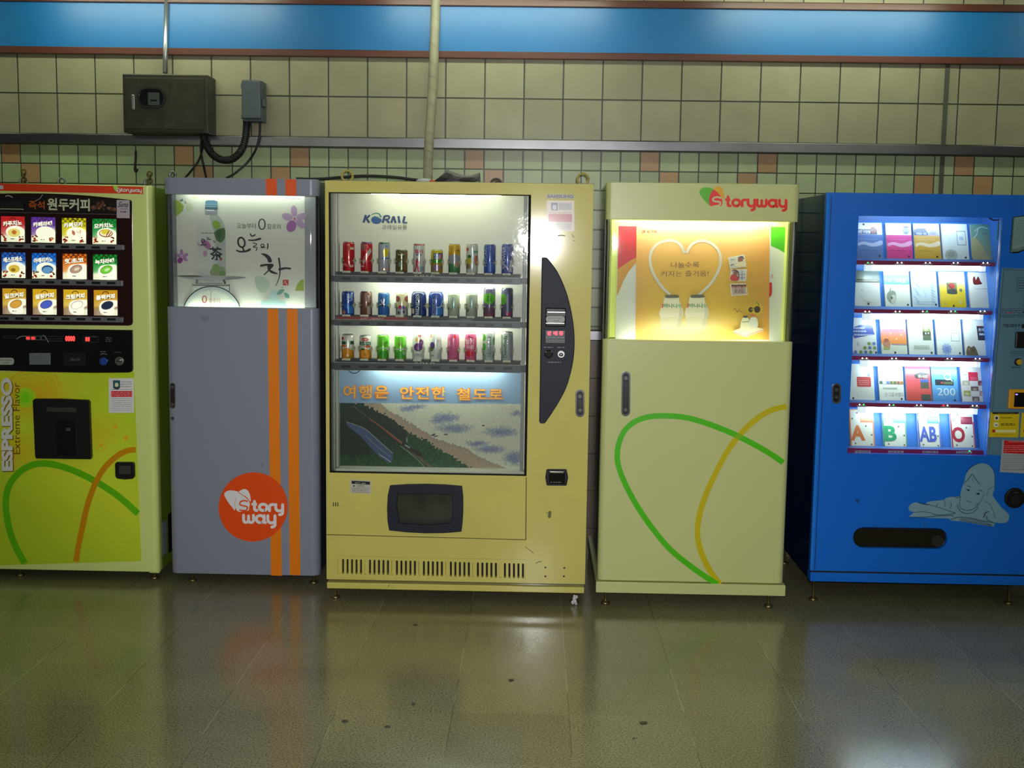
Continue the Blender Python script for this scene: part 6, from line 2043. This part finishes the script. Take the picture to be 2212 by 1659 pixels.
for k, (xl, la, lb, xr, ra, rb) in enumerate(ROWS):
    za = (FB.p(xl, la, RAIL_Y)[1] + FB.p(xr, ra, RAIL_Y)[1]) / 2
    zb = (FB.p(xl, lb, RAIL_Y)[1] + FB.p(xr, rb, RAIL_Y)[1]) / 2
    books = BOOK_ROWS[k]
    bz = sum(FB.p((b_[0] + b_[1]) / 2, b_[2], BOOK_Y)[1] for b_ in books) / len(books)
    deck_z.append(bz)
    u0, u1 = wu0 + .002, wu1 - .002
    s = MB()
    s.box(u0, u1, RAIL_Y + .006, CAV - .001, za - .004, za + .001)
    s.add([(u0, RAIL_Y + .001, za), (u1, RAIL_Y + .001, za), (u1, BOOK_Y - .016, bz), (u0, BOOK_Y - .016, bz), (u0, RAIL_Y + .008, za - .004), (u1, RAIL_Y + .008, za - .004), (u1, BOOK_Y + .03, bz), (u0, BOOK_Y + .03, bz)],
          [(0, 1, 2, 3), (4, 7, 6, 5), (3, 2, 6, 7), (0, 4, 5, 1), (0, 3, 7, 4), (1, 5, 6, 2)])
    sh = s.build('shelf', DECKM, bm)
    MB().box(u0, u1, RAIL_Y, RAIL_Y + .006, zb, za + .001).build('front_strip', CRIM, sh)
    # sloping board behind the books
    bh = 0.175
    y0, y1 = BOOK_Y + .022, BOOK_Y + .022 + bh * math.sin(TILT)
    s = MB()
    s.add([(u0, y0, bz), (u1, y0, bz), (u1, y1, bz + bh * math.cos(TILT)), (u0, y1, bz + bh * math.cos(TILT)), (u0, y0 + .006, bz), (u1, y0 + .006, bz), (u1, y1 + .006, bz + bh * math.cos(TILT)), (u0, y1 + .006, bz + bh * math.cos(TILT))],
          [(0, 1, 2, 3), (5, 4, 7, 6), (3, 2, 6, 7), (0, 4, 5, 1), (0, 3, 7, 4), (1, 5, 6, 2)])
    s.build('shelf_board', BIN, sh)
    # labels and lamps on the strip
    P = Print(FB, RAIL_Y - .0004, RAIL_Y)
    n = len(books)
    for j in range(n):
        cx = (books[j][0] + books[j][1]) / 2 + (0 if k < 4 else 4)
        f = (cx - xl) / (xr - xl)
        ya, yb = la + (ra - la) * f, lb + (rb - lb) * f
        if k < 4:
            P.ell(cx - 2, (ya + yb) / 2 + 1.2, 11, 2.2, (190, 176, 176)); P.lines(cx - 10, (ya + yb) / 2, cx + 7, (ya + yb) / 2 + 2, 1, 1.4, (120, 90, 100), j)
        else:
            P.rect(cx - 21, ya + 3, cx + 13, yb - 3, (206, 200, 200)); P.lines(cx - 19, ya + 4, cx + 11, yb - 4, 1, 1.8, (90, 80, 90), j)
    P.build('strip_label', PAPER, sh)
    for j in range(n):
        cx = (books[j][0] + books[j][1]) / 2 + (0 if k < 4 else 18)
        f = (cx - xl) / (xr - xl)
        ya = la + (ra - la) * f + 1.5
        for q in ((0, 9) if k < 4 else (0,)):
            mt = GREEN_LED if (k, j, q) in ((0, 0, 0), (1, 2, 9), (1, 3, 9), (3, 0, 9), (3, 1, 9), (4, 3, 0)) else RED_LED if (k, j, q) == (3, 3, 0) else WHITE_LED
            if k == 4 and j < 3:
                continue
            c_ = FB.p(cx - 6 + q, ya + 1, RAIL_Y)
            MB().sphere((c_[0], RAIL_Y - .001, c_[1]), .0032, n=8, m=5).build('indicator_lamp', mt, sh)
    if k < 4:
        f0 = lambda x, dy: FB.p(x, lb + (rb - lb) * (x - xl) / (xr - xl) + dy, RAIL_Y + .03)
        sx = (0, -3, -7, -11)[k]
        a, b_ = f0(1886 + sx, 5.5), f0(2114 + sx, 5.5)
        MB().cyl((a[0], RAIL_Y + .03, a[1]), (b_[0], RAIL_Y + .03, b_[1]), .0125, 14).build('light_tube', TUBE_COOL, sh)
        for x0, x1 in ((1868, 1884), (2116, 2126)):
            a = f0(x0 + sx, 6); b_ = f0(x1 + sx, 6)
            MB().box(a[0], b_[0], RAIL_Y + .014, RAIL_Y + .044, a[1] - .013, a[1] + .016).build('tube_holder', mat('holder_glow', (232, 234, 230), 0.35, emit=0.8, ecol=(226, 246, 250)), sh, bevel=.003)  # holders get a glow of their own, standing in for the tube's light
MB().cyl((wu0 + .07, 0.060, wv1 + .016), (wu1 - .10, 0.060, wv1 + .016), .0125, 14).build('light_tube', mat('lit_tube_top', (250, 250, 250), 0.3, emit=17.0, ecol=(226, 250, 255)), bm)
m = MB()
q = [FB.p(x, y, .03) for x, y in ((2132, 466), (2136, 472), (2146, 476), (2156, 474), (2160, 468))]
m.tube([Vector((a, .035, b_)) for a, b_ in smooth_path(q, 5)], .003, 6)
m.build('loose_wire', RUBBER, bm)
u, v = FB.p(2157, 492, .02)
MB().box(u - .006, u + .006, .030, .036, v - .05, v + .03).build('green_tab', mat('green_tab', (20, 120, 90), .4), bm)


class Cover:
    def __init__(self, w, h):
        self.w, self.h = w, h

    def p(self, x, y, dd=0):
        return (x / 100 - .5) * self.w, (1 - y / 100) * self.h


WT, BK = (226, 228, 216), (34, 36, 40)


def dot(P, x, y):
    P.ell(x, y, 4, 3, (44, 56, 60))


def cov_half(P, top, col, edge, words=None):
    P.rect(0, 0, 100, 34, WT)
    top(P)
    P.grid(0, 34, 100, 100, 4, 4, lambda s, t: mix(col, edge, .5 * t))
    P.blob([(6, 58), (30, 54), (60, 58), (95, 50), (96, 62), (60, 68), (25, 62), (6, 66)], mix(col, (240, 240, 240), .55))
    P.lines(8, 76, 70, 80, 1, 1.6, mix(col, (60, 40, 40), .4), 3); P.lines(10, 44, 80, 50, 1, 1.4, mix(col, (250, 250, 250), .4), 4)
    dot(P, 84, 94)


def c11(P):
    cov_half(P, lambda P: (P.rect(0, 18, 80, 33, (66, 70, 74)), P.text('대한 사람들', 4, 22, 55, 31, (220, 224, 226), .02), P.ell(66, 22, 12, 10, (140, 90, 80)), P.ell(30, 5, 4, 3, BK)), (96, 122, 168), (110, 130, 170))


def c12(P):
    cov_half(P, lambda P: (P.ell(79, 22, 12, 10, (130, 140, 170)), P.rect(70, 9, 90, 13, (110, 104, 116))), (216, 76, 134), (206, 66, 118))


def c13(P):
    cov_half(P, lambda P: (P.rect(0, 14, 100, 34, (176, 170, 196)), P.blob([(4, 18), (40, 14), (52, 24), (50, 34), (4, 34)], (64, 80, 104)), P.text('따뜻한 세상', 10, 26, 50, 33, (224, 228, 230), .02), P.ell(75, 25, 14, 6, (150, 146, 180))), (204, 160, 62), (196, 152, 50))


def c14(P):
    P.rect(0, 0, 100, 100, (212, 218, 206)); P.frame(58, 20, 92, 60, 1.6, (90, 110, 116)); P.lines(68, 36, 82, 46, 2, 4, (130, 170, 196), 3)
    P.ell(32, 88, 24, 16, (170, 176, 160)); P.ell(32, 86, 14, 9, (150, 156, 140)); dot(P, 86, 95)


def c15(P):
    P.grid(0, 0, 100, 100, 6, 6, lambda s, t: mix(mix((110, 160, 146), (60, 130, 110), s * (1 - t)), (150, 150, 112), t)); P.stroke([(14, 20), (40, 8), (66, 12)], 2, (206, 216, 206)); P.stroke([(2, 44), (20, 30), (30, 10)], 3, (196, 204, 196)); P.stroke([(6, 66), (20, 76)], 3, (176, 184, 170))
    P.blob([(0, 40), (30, 50), (50, 80), (60, 100), (0, 100)], (172, 166, 120)); P.text('우리', 44, 24, 60, 29, (110, 70, 70), .02); dot(P, 88, 95)


def c21(P):
    P.rect(0, 0, 100, 100, (214, 218, 206)); P.grid(0, 0, 100, 34, 4, 4, lambda s, t: mix((60, 70, 56), (190, 196, 180), .3 + .5 * math.sin(5 * s) * t)); P.rect(0, 24, 95, 34, (70, 74, 56)); P.lines(6, 27, 90, 32, 1, 2, (150, 150, 130), 4)
    P.stroke([(20, 70), (40, 86), (70, 90)], 1.4, (176, 182, 170)); P.ell(30, 54, 2, 1, BK); dot(P, 52, 94)


def c22(P):
    P.rect(0, 0, 100, 100, (220, 224, 208)); P.rect(0, 12, 100, 38, (96, 170, 210)); P.text('나 그대로', 14, 22, 88, 34, (210, 230, 240), .01)
    P.blob([(8, 66), (22, 56), (40, 58), (44, 74), (36, 92), (22, 92), (8, 80)], (140, 150, 130)); P.blob([(26, 70), (42, 70), (36, 92), (24, 90)], (196, 200, 180)); P.stroke([(20, 56), (24, 50)], 3, (120, 130, 110)); P.ell(26, 76, 4, 4, (90, 90, 70)); dot(P, 88, 95)


def c23(P):
    P.rect(0, 0, 100, 100, (196, 212, 214))
    for i in range(9):
        P.stroke([(6 + (i % 3) * 6, 24 + i * 8), (20 + (i % 3) * 6, 30 + i * 8)], 1.4, (110, 150, 176)); P.stroke([(76, 20 + i * 8), (92 - (i % 2) * 6, 26 + i * 8)], 1.6, (120, 156, 180))
    P.lines(12, 84, 88, 96, 2, 1.2, (110, 140, 160), 6); P.stroke([(48, 50), (54, 80)], 1.4, (150, 180, 196)); dot(P, 90, 94)


def c24(P):
    P.grid(0, 0, 100, 100, 2, 8, lambda s, t: mix((226, 222, 180), (218, 190, 40), (t - .25) / .3)); P.rect(28, 30, 68, 62, (120, 116, 80)); P.ell(48, 40, 12, 8, (170, 50, 40)); P.blob([(30, 52), (60, 48), (66, 62), (34, 62)], (70, 74, 66)); P.stroke([(30, 34), (60, 56)], 2, (60, 50, 40))
    P.ell(82, 52, 6, 5, (120, 116, 96)); P.ell(78, 84, 6, 6, (206, 196, 120)); P.ell(18, 90, 5, 5, (196, 180, 90)); dot(P, 50, 96)


def c25(P):
    P.rect(0, 0, 100, 100, (218, 218, 206)); P.blob([(18, 18), (26, 12), (30, 22), (40, 12), (48, 26), (54, 32), (40, 35), (20, 34)], (110, 34, 30)); P.lines(24, 44, 86, 50, 1, 2, (176, 170, 156), 3); P.lines(60, 52, 84, 55, 1, 1.4, (186, 180, 168), 5); dot(P, 84, 96)


def c31(P):
    P.rect(0, 0, 100, 100, (214, 216, 206)); P.poly([(2, 28), (34, 20), (84, 20), (94, 46), (8, 58), (2, 44)], (70, 90, 160)); P.poly([(58, 20), (84, 20), (90, 32), (60, 36)], (44, 70, 150)); P.lines(6, 26, 52, 32, 1, 4, (190, 200, 216), 3); P.lines(6, 36, 60, 40, 1, 4, (190, 200, 216), 5); P.lines(8, 46, 84, 50, 1, 4, (190, 200, 216), 4)
    P.ell(22, 74, 4, 5, (150, 154, 150)); P.stroke([(20, 62), (24, 80)], 2, (200, 200, 196))
    for x, y, g in ((68, 72, 1), (88, 72, 0), (50, 84, 1), (70, 84, 0), (90, 84, 1), (10, 96, 0), (32, 96, 1), (52, 96, 0), (72, 96, 1)):
        P.ell(x, y, 7, 4.5, (110, 150, 70) if g else (96, 120, 170))
    dot(P, 94, 97)


def c32(P):
    P.rect(0, 0, 100, 100, (206, 212, 186)); P.grid(0, 0, 100, 72, 4, 8, lambda s, t: mix(mix((236, 226, 210), (220, 140, 150), (t - .2) / .25), (222, 140, 60), (t - .5) / .4)); P.lines(8, 30, 92, 36, 2, 2, (196, 110, 120), 3)
    for x, y in ((38, 42), (60, 58), (80, 46)):
        P.ell(x, y, 3, 2, (240, 210, 130))
    P.blob([(8, 66), (20, 58), (34, 66), (32, 82), (20, 84), (8, 78)], (176, 120, 90)); P.ell(20, 62, 10, 5, (150, 80, 60)); P.rect(40, 72, 100, 74, (150, 120, 160)); P.ell(20, 85, 14, 2.5, (150, 180, 90)); dot(P, 52, 96)


def c33(P):
    P.rect(0, 0, 100, 100, (214, 220, 204)); P.rect(58, 20, 90, 60, (120, 130, 70)); P.rect(58, 36, 90, 46, (50, 50, 40)); P.text('길 위', 66, 38, 84, 44, (226, 226, 210), .02); P.ell(72, 28, 8, 6, (170, 180, 120)); P.rect(58, 46, 90, 60, (96, 110, 84))
    P.lines(20, 74, 80, 86, 3, 1.4, (130, 150, 136), 7); dot(P, 88, 95)


def c34(P):
    P.rect(0, 0, 100, 100, (214, 222, 210)); P.frame(58, 32, 92, 62, 1.4, (120, 120, 110)); P.lines(66, 36, 84, 42, 1, 2, (150, 150, 140), 3)
    for i in range(10):
        t = i * math.pi / 5
        P.ell(38 + 14 * math.cos(t), 84 + 10 * math.sin(t), 6, 4, (150, 170, 206), t)
    P.ell(38, 84, 9, 7, (130, 150, 200)); dot(P, 88, 95)


def c35(P):
    P.rect(0, 0, 100, 100, (212, 212, 200)); P.quad([(52, 18), (86, 18), (88, 58), (54, 58)], (52, 44, 50)); P.text('돈의', 58, 24, 80, 33, (200, 206, 206), .03); P.lines(60, 38, 80, 44, 2, 3, (200, 206, 206), 5); P.rect(54, 18, 88, 20, (120, 40, 50))
    P.blob([(6, 100), (8, 80), (16, 74), (24, 78), (34, 74), (42, 80), (50, 98), (52, 100)], (110, 96, 70)); P.ell(16, 84, 5, 5, (150, 116, 80)); P.ell(32, 86, 5, 6, (90, 80, 60)); dot(P, 84, 98)


def c41(P):
    P.rect(0, 0, 100, 100, (216, 220, 206)); P.poly(round_rect(32, 88, 36, 64, 4), (190, 70, 70)); P.lines(40, 44, 80, 60, 3, 1.6, (220, 160, 150), 4); P.ell(80, 30, 5, 4, (60, 110, 160)); P.text('K', 78, 27, 83, 32, (210, 220, 230), .02)
    for x in (16, 30, 46, 62, 76, 88):
        P.stroke([(x, 66), (x, 94)], .7, (186, 190, 176), False)
    dot(P, 14, 96)


def c42(P):
    P.rect(0, 0, 100, 100, (222, 224, 206)); P.stroke([(32, 30), (26, 42), (44, 40)], 1.2, (206, 80, 80)); P.rect(2, 46, 100, 56, (196, 200, 190))
    for i, c in enumerate(((90, 110, 100), (206, 206, 200), (110, 130, 190), (120, 120, 80), (110, 120, 70), (150, 100, 80), (190, 120, 50))):
        P.rect(3 + i * 14, 47, 15 + i * 14, 55, c)
    P.lines(16, 64, 74, 70, 2, 1.6, (140, 150, 150), 3); P.text('난 그걸 바랬다', 22, 78, 96, 90, (110, 126, 130), 0); dot(P, 88, 96)


def c43(P):
    P.grid(0, 0, 100, 100, 2, 6, lambda s, t: mix((222, 90, 110), (206, 84, 70), t)); P.poly([(34, 28), (60, 20), (92, 24), (92, 38), (40, 38)], (56, 56, 50)); P.text('회사원', 50, 28, 90, 37, (230, 230, 226), .05)
    P.rect(58, 40, 92, 48, (70, 100, 180)); P.rect(58, 48, 92, 66, (84, 84, 70)); P.rect(58, 82, 96, 99, (78, 84, 74))


def c44(P):
    P.grid(0, 0, 100, 100, 2, 6, lambda s, t: mix((110, 190, 230), (88, 140, 190), t)); P.rect(12, 40, 84, 56, (40, 50, 56)); P.rect(34, 47, 44, 51, (206, 70, 70)); P.lines(46, 46, 80, 53, 2, 1.8, (150, 160, 96), 4)
    P.stroke(ring(62, 32, 13, 8, 14) + [(75, 32)], 4, (226, 240, 244), False); P.stroke([(68, 37), (80, 44)], 3, (226, 240, 244), False); P.text('200', 18, 64, 88, 84, (210, 220, 220), 0); dot(P, 84, 97)


def c45(P):
    P.rect(0, 0, 100, 100, (212, 206, 196)); P.rect(30, 18, 68, 42, (200, 44, 66)); P.lines(38, 32, 64, 40, 2, 1.6, (226, 130, 140), 4)
    for x0, y0, x1, y1, c in ((4, 42, 34, 55, (170, 160, 140)), (66, 42, 96, 55, (120, 50, 56)), (36, 58, 66, 70, (110, 80, 66)), (6, 70, 34, 84, (160, 160, 96)), (68, 70, 98, 84, (176, 140, 130)), (38, 86, 66, 98, (110, 90, 80))):
        P.rect(x0, y0, x1, y1, c); P.ell((x0 + x1) / 2, (y0 + y1) / 2 + 2, (x1 - x0) * .3, 4, mix(c, (240, 230, 200), .4))
    P.lines(6, 24, 24, 28, 1, 1.4, (120, 116, 110), 5); dot(P, 84, 95)


def blood(letter, col, panel, x0, x1):
    def f(P):
        P.rect(0, 0, 100, 100, (222, 222, 204)); P.rect(0, 0, 5, 100, col); P.rect(94, 30, 100, 100, mix(col, (240, 200, 190), .35)); P.rect(0, 0, 100, 3, mix(col, (240, 230, 200), .4))
        P.rect(44, 16, 94, 36, panel); P.lines(50, 20, 88, 32, 3, 1.2, mix(panel, (250, 240, 230), .5), 3)
        P.text(letter, x0, 44, x1, 86, col, .035 if len(letter) > 1 else .04)
        for x, y in ((12, 26), (32, 10), (66, 46), (88, 70), (20, 94), (86, 96)):
            P.ell(x, y, 3.4, 2.6, (96, 100, 84))
        if len(letter) > 1:
            P.ell(33, 66, 2, 2, (150, 150, 70))
    return f


COVERS = [[c11, c12, c13, c14, c15], [c21, c22, c23, c24, c25], [c31, c32, c33, c34, c35], [c41, c42, c43, c44, c45],
          [blood('A', (206, 110, 56), (224, 130, 84), 2, 62), blood('B', (44, 150, 100), (110, 190, 224), 5, 56), blood('AB', (76, 96, 180), (96, 150, 220), 4, 82), blood('O', (170, 50, 66), (140, 30, 56), 2, 58)]]
BLAB = [['blue-grey paperback with a dark picture band, first in the top row', 'pink paperback with a small grey-blue picture above in the top row', 'ochre paperback under a dark blue title patch in the top row', 'white paperback with a thin framed title and grey ball in the top row', 'murky green paperback with pale sweeping lines ending the top row'],
        ['white paperback under a dark photo strip, beginning the second row', 'paperback with a light blue band and a leafy bulb drawing', 'pale blue paperback covered in thin scratchy strokes', 'yellow paperback with a red and black picture in the second row', 'white paperback with a pair of red boots ending the second row'],
        ['white paperback with a tilted blue banner and coloured dots', 'pink to orange paperback with a brown pot in the third row', 'white paperback with a small olive photo panel', 'white paperback with a faint blue flower and empty frame', 'white paperback with a dark title plate and brown crowd below'],
        ['white paperback with a red rounded panel in the fourth row', 'cream paperback crossed by a strip of tiny pictures', 'red paperback with dark blocks down one side', 'sky blue paperback with the number two hundred', 'white paperback chequered with small food photos and a red square'],
        ['white book with a large orange A in the bottom row', 'white book with a large green B in the bottom row', 'white book with large blue AB in the bottom row', 'white book with a large crimson O in the bottom row']]
BPAGE = mat('book_pages', (214, 210, 196), .6)
COVM = mat('book_cover', attr=True, rough=.3, coat=.25)
for k, row in enumerate(BOOK_ROWS):
    for j, (x0, x1, yb_) in enumerate(row):
        u0, vb = FB.p(x0, yb_, BOOK_Y)
        u1, _ = FB.p(x1, yb_, BOOK_Y)
        w = u1 - u0
        h = 0.168 if k < 4 else 0.170
        m = MB().box(-w / 2 + .001, w / 2 - .001, 0.0012, 0.014, 0.001, h - .001)
        o = m.build('paperback', BPAGE)
        o.location = (FB.X0 + (u0 + u1) / 2, FB.Y + BOOK_Y, deck_z[k] + 0.0005)
        o.rotation_euler = (-TILT, 0, 0)
        tag(o, BLAB[k][j], 'book', 'paperbacks in the blue machine')
        P = Print(Cover(w, h), 0.0, 0)
        P.k = 0
        COVERS[k][j](P)
        P.m.box(-w / 2, w / 2, 0.0002, 0.0012, 0, h, (206, 206, 200))
        P.m.box(-w / 2, w / 2, 0.0142, 0.0152, 0, h, (206, 206, 200))
        P.m.box(-w / 2, -w / 2 + .001, 0.0002, 0.0152, 0, h, (206, 206, 200))
        P.build('cover', COVM, o)

# printed boy reading, vinyl on the lower front
P = Print(FB, -.0005)
ox, oy, sc = 1710, 960, 1 / 4.406
VY = A(86, 112, 124)
body = smooth_path([(1645, 465), (1655, 400), (1680, 330), (1702, 240), (1745, 190), (1800, 155), (1862, 148), (1920, 170), (1955, 220), (1972, 290), (1970, 390), (1955, 450), (1990, 510), (2050, 580), (2105, 630), (2115, 668), (2095, 712), (2040, 722), (1985, 718)], 4) + [(1970, 760), (1850, 742), (1700, 716), (1560, 704), (1548, 685), (1400, 682), (1150, 674), (1200, 630)] + smooth_path([(1200, 626), (1160, 612), (1150, 580), (1180, 542), (1230, 530), (1300, 545), (1350, 520), (1480, 505), (1520, 480), (1590, 470), (1643, 466)], 4)
dk = A(22, 34, 50)
P.poly(TP([(a - 5, b_ - 4) for a, b_ in body[:34]] + [body[33], body[0]]), dk) if False else None
P.poly(TP(body), VY)
for pts, w_ in (([(1700, 238), (1740, 186), (1805, 150)], 1.4), ([(1920, 168), (1960, 220), (1972, 300), (1970, 390)], 1.0), ([(1680, 340), (1720, 300), (1745, 262), (1760, 256), (1790, 300), (1830, 350)], 1.3), ([(1750, 290), (1770, 330)], .8), ([(1706, 365), (1725, 368), (1742, 380)], 1.2), ([(1812, 406), (1835, 406), (1855, 416)], 1.2),
                ([(1700, 398), (1718, 402), (1732, 406)], 1.6), ([(1795, 436), (1812, 436), (1828, 440)], 1.6), ([(1700, 508), (1720, 514), (1748, 522)], 1.2), ([(1648, 470), (1640, 560), (1680, 595), (1740, 600), (1800, 570), (1820, 540)], 1.1), ([(1615, 545), (1640, 600), (1700, 632), (1770, 620), (1820, 570)], 1.2), ([(1870, 440), (1850, 500), (1790, 560)], .9),
                ([(1900, 400), (1930, 390), (1960, 360)], .9), ([(1890, 450), (1915, 420)], .8), ([(1585, 470), (1620, 480), (1645, 465)], 1.2), ([(1490, 505), (1500, 540), (1490, 570)], 1.0), ([(1555, 530), (1558, 560), (1545, 585)], 1.0), ([(1425, 545), (1415, 570)], 1.0), ([(1235, 530), (1290, 546), (1345, 552)], 1.2), ([(1280, 535), (1420, 570), (1600, 628)], 1.0),
                ([(1200, 626), (1290, 620), (1360, 628)], 1.0), ([(1370, 630), (1420, 650), (1530, 640), (1600, 630)], 1.0), ([(1155, 672), (1300, 672), (1480, 655), (1580, 650)], 1.3), ([(1560, 690), (1620, 670), (1720, 672), (1860, 700), (1975, 720)], 1.3), ([(1640, 684), (1760, 690), (1960, 740)], 1.0), ([(1660, 692), (1790, 712), (1940, 742)], 1.0), ([(1640, 700), (1800, 724), (1950, 752)], 1.0), ([(1875, 640), (1890, 618), (1915, 612)], 1.8), ([(1868, 668), (1880, 640)], 1.6),
                ([(1895, 650), (1905, 690), (1940, 704)], 1.3), ([(1930, 540), (1960, 610), (1980, 670)], .8), ([(1880, 510), (1930, 540)], .8), ([(1950, 705), (1965, 720)], 1.0)):
    P.stroke(TP(pts), w_, dk)
P.ell(*T(1719, 405), 1.8, 2.0, (10, 16, 24)); P.ell(*T(1812, 439), 2.4, 2.2, (10, 16, 24))
P.build('boy_decal', mat('pale_vinyl', attr=True, rough=.4), bm, 'pale line drawing of a boy reading')
handle(FB, bm, 1808, 818, 863, 19.5)

# control side
PB = mat('panel_blue_grey', A(62, 88, 104), .4)
o = [(2161.5, 576), (2330, 582), (2312, 980), (2175, 976.5), (2174, 984), (2138.5, 975.5)]
o = [(2162, 576), (2330, 584), (2312, 984), (2138.5, 974.5)]
cp = shape(FB, o, -.0018, .001, 'control_panel', PB, bm)
P = Print(FB, -.0022)
P.stroke([(2166, 579.5), (2143, 972), (2310, 981)], 1.0, A(34, 46, 56), False, caps=False); P.stroke([(2166, 579.5), (2330, 588)], 1.0, A(34, 46, 56), False, caps=False)
P.frame(2194, 597.5, 2250, 625.5, .8, A(30, 40, 60)); P.lines(2197, 600, 2248, 622, 4, 1.6, A(34, 44, 62), 3)
P.frame(2160.5, 662, 2209, 679.5, .8, A(30, 40, 60)); P.lines(2163, 664, 2207, 678, 3, 1.5, A(38, 46, 62), 4); P.lines(2173, 669.5, 2187, 672, 1, 1.5, A(150, 30, 50), 5)
P.text('적립교환권', 2167.5, 694, 2196, 701.5, A(30, 38, 54), .03); P.poly([(2198, 696), (2204, 694.5), (2200, 701)], A(30, 38, 54))
P.frame(2184, 752.5, 2250, 762, .8, A(30, 40, 60)); P.lines(2187, 755, 2245, 759, 1, 1.6, A(34, 44, 62), 6)
P.lines(2188, 785, 2205, 788.5, 1, 1.8, A(24, 30, 44), 7)
P.build('panel_lettering', PAPER, cp)
slab(FB, 2206, 695.5, 2232, 704, -.006, -.0015, 'indicator', BLACK_PLASTIC, cp, .001)
for y in (637, 647, 656, 670):
    c_ = FB.p(2212, y); MB().cyl((c_[0], -.006, c_[1]), (c_[0], -.001, c_[1]), .006, 12).build('button', mat('plum_button', (70, 24, 44), .4), cp)
slab(FB, 2192.5, 711.5, 2250, 746, -.016, -.0015, 'bill_slot', BLACK_PLASTIC, cp, .004)
c_ = FB.p(2200, 775)
yb_ = MB().cyl((c_[0], -.012, c_[1]), (c_[0], -.001, c_[1]), .0165, 22).build('button_ring', BLACK_PLASTIC, cp, bevel=.002)
c_ = FB.p(2201, 775); MB().cyl((c_[0], -.018, c_[1]), (c_[0], -.011, c_[1]), .0125, 22).build('return_button', mat('yellow_button', (216, 180, 24), .35), yb_, bevel=.002)
cr = slab(FB, 2180.5, 833.5, 2262, 875, -.018, -.0015, 'card_reader', mat('amber_frame', A(168, 112, 18), .4), cp, .004)
slab(FB, 2191.5, 840, 2254, 871, -.0195, -.0175, 'reader_screen', mat('gloss_black', (8, 8, 10), 0.14, coat=0.5), cr, .001)
c_ = FB.p(2196, 843.5); MB().sphere((c_[0], -.0195, c_[1]), .004, 1.6, .4, .8, 8, 5).build('reader_lamp', mat('violet_led', (90, 80, 190), .3, emit=2.0, ecol=(150, 130, 255)), cr)
P = Print(FB, -.0024)
for dx in (0, 66):
    P.quad([(2145 + dx, 883), (2206 + dx, 885), (2205 + dx, 937), (2142 + dx, 936)], A(150, 132, 14)); P.rect(2149 + dx, 882.5, 2204 + dx, 886.5, (26, 24, 18)); P.lines(2160 + dx, 883.5, 2195 + dx, 885.5, 1, 1, (150, 140, 60), 3)
    P.rect(2153 + dx, 889.5, 2163 + dx, 900, A(168, 166, 140)); P.ell(2158 + dx, 895, 2.6, 3, (40, 44, 46)); P.rect(2152 + dx, 904.5, 2162 + dx, 914.5, A(168, 166, 140)); P.rect(2155 + dx, 909, 2160 + dx, 911, (90, 90, 84))
    P.lines(2167 + dx, 893.5, 2190 + dx, 896, 1, 1.6, A(60, 50, 10), 4); P.lines(2167 + dx, 906, 2197 + dx, 911.5, 2, 1.6, A(60, 50, 10), 5)
    P.rect(2149 + dx, 920, 2155 + dx, 926, A(120, 26, 34)); P.rect(2156 + dx, 920.5, 2199 + dx, 926.5, A(160, 156, 110)); P.lines(2154 + dx, 929.5, 2192 + dx, 931, 1, .8, A(90, 78, 14), 6)
P.build('instruction_sticker', STICKER, cp)
P = Print(FB, -.0030)
P.quad([(2171, 942), (2250, 946), (2246, 1016), (2167.5, 1012)], A(112, 116, 122)); P.quad([(2175, 943), (2247, 947), (2246, 974), (2174, 970.5)], A(140, 18, 26)); P.lines(2184, 945, 2240, 948, 1, 1.4, A(150, 100, 100), 3); P.lines(2176, 953, 2244, 969, 4, .9, A(170, 120, 120), 4)
P.lines(2172, 975, 2240, 1002, 6, .9, A(80, 84, 94), 5); P.lines(2171, 1005, 2236, 1008, 1, 1.2, A(60, 64, 74), 6)
P.build('permit_sticker', STICKER, bm)
P = Print(FB, -.0005)
bk = smooth_path([(2182.5, 470), (2200, 468.5), (2250, 460)], 4) + [(2247, 536)] + smooth_path([(2247, 536), (2215, 538), (2196, 545.5), (2177.5, 545)], 4)
P.poly(bk, (8, 12, 20)); P.poly([(2184, 471.5)] + [(2210, 469.5), (2250, 463), (2246, 533), (2214, 535.5), (2196, 542), (2179, 543)], A(88, 110, 108)); P.poly([(2184, 471.5), (2186, 473), (2183, 538), (2179, 543)], A(56, 74, 74))
for i in range(11):
    P.stroke([(2187.5, 481 + i * 4.6), (2200, 479.5 + i * 4.5), (2248, 470 + i * 4.6)], .7, A(60, 78, 80), caps=False)
P.stroke([(2180, 539), (2196, 537), (2214, 531), (2248, 528)], .9, (14, 20, 26)); P.stroke([(2181, 541), (2197, 539.5), (2215, 533.5), (2248, 531)], .8, (14, 20, 26))
P.build('book_decal', mat('pale_vinyl', attr=True, rough=.4), bm, 'drawing of an open book')
c_ = FB.p(2200, 1068)
kb = MB().cyl((c_[0], -.014, c_[1]), (c_[0], .001, c_[1]), .046, 30).build('coin_return', BLACK_PLASTIC, bm, bevel=.006, seg=3)
MB().box(c_[0] - .010, c_[0] + .010, -.0155, -.0135, c_[1] + .024, c_[1] + .027).build('slit', STEEL, kb)
MB().cyl((c_[0], -.016, c_[1] - .008), (c_[0], -.0135, c_[1] - .008), .022, 20).build('flap', mat('dull_black', (24, 24, 26), .5), kb)
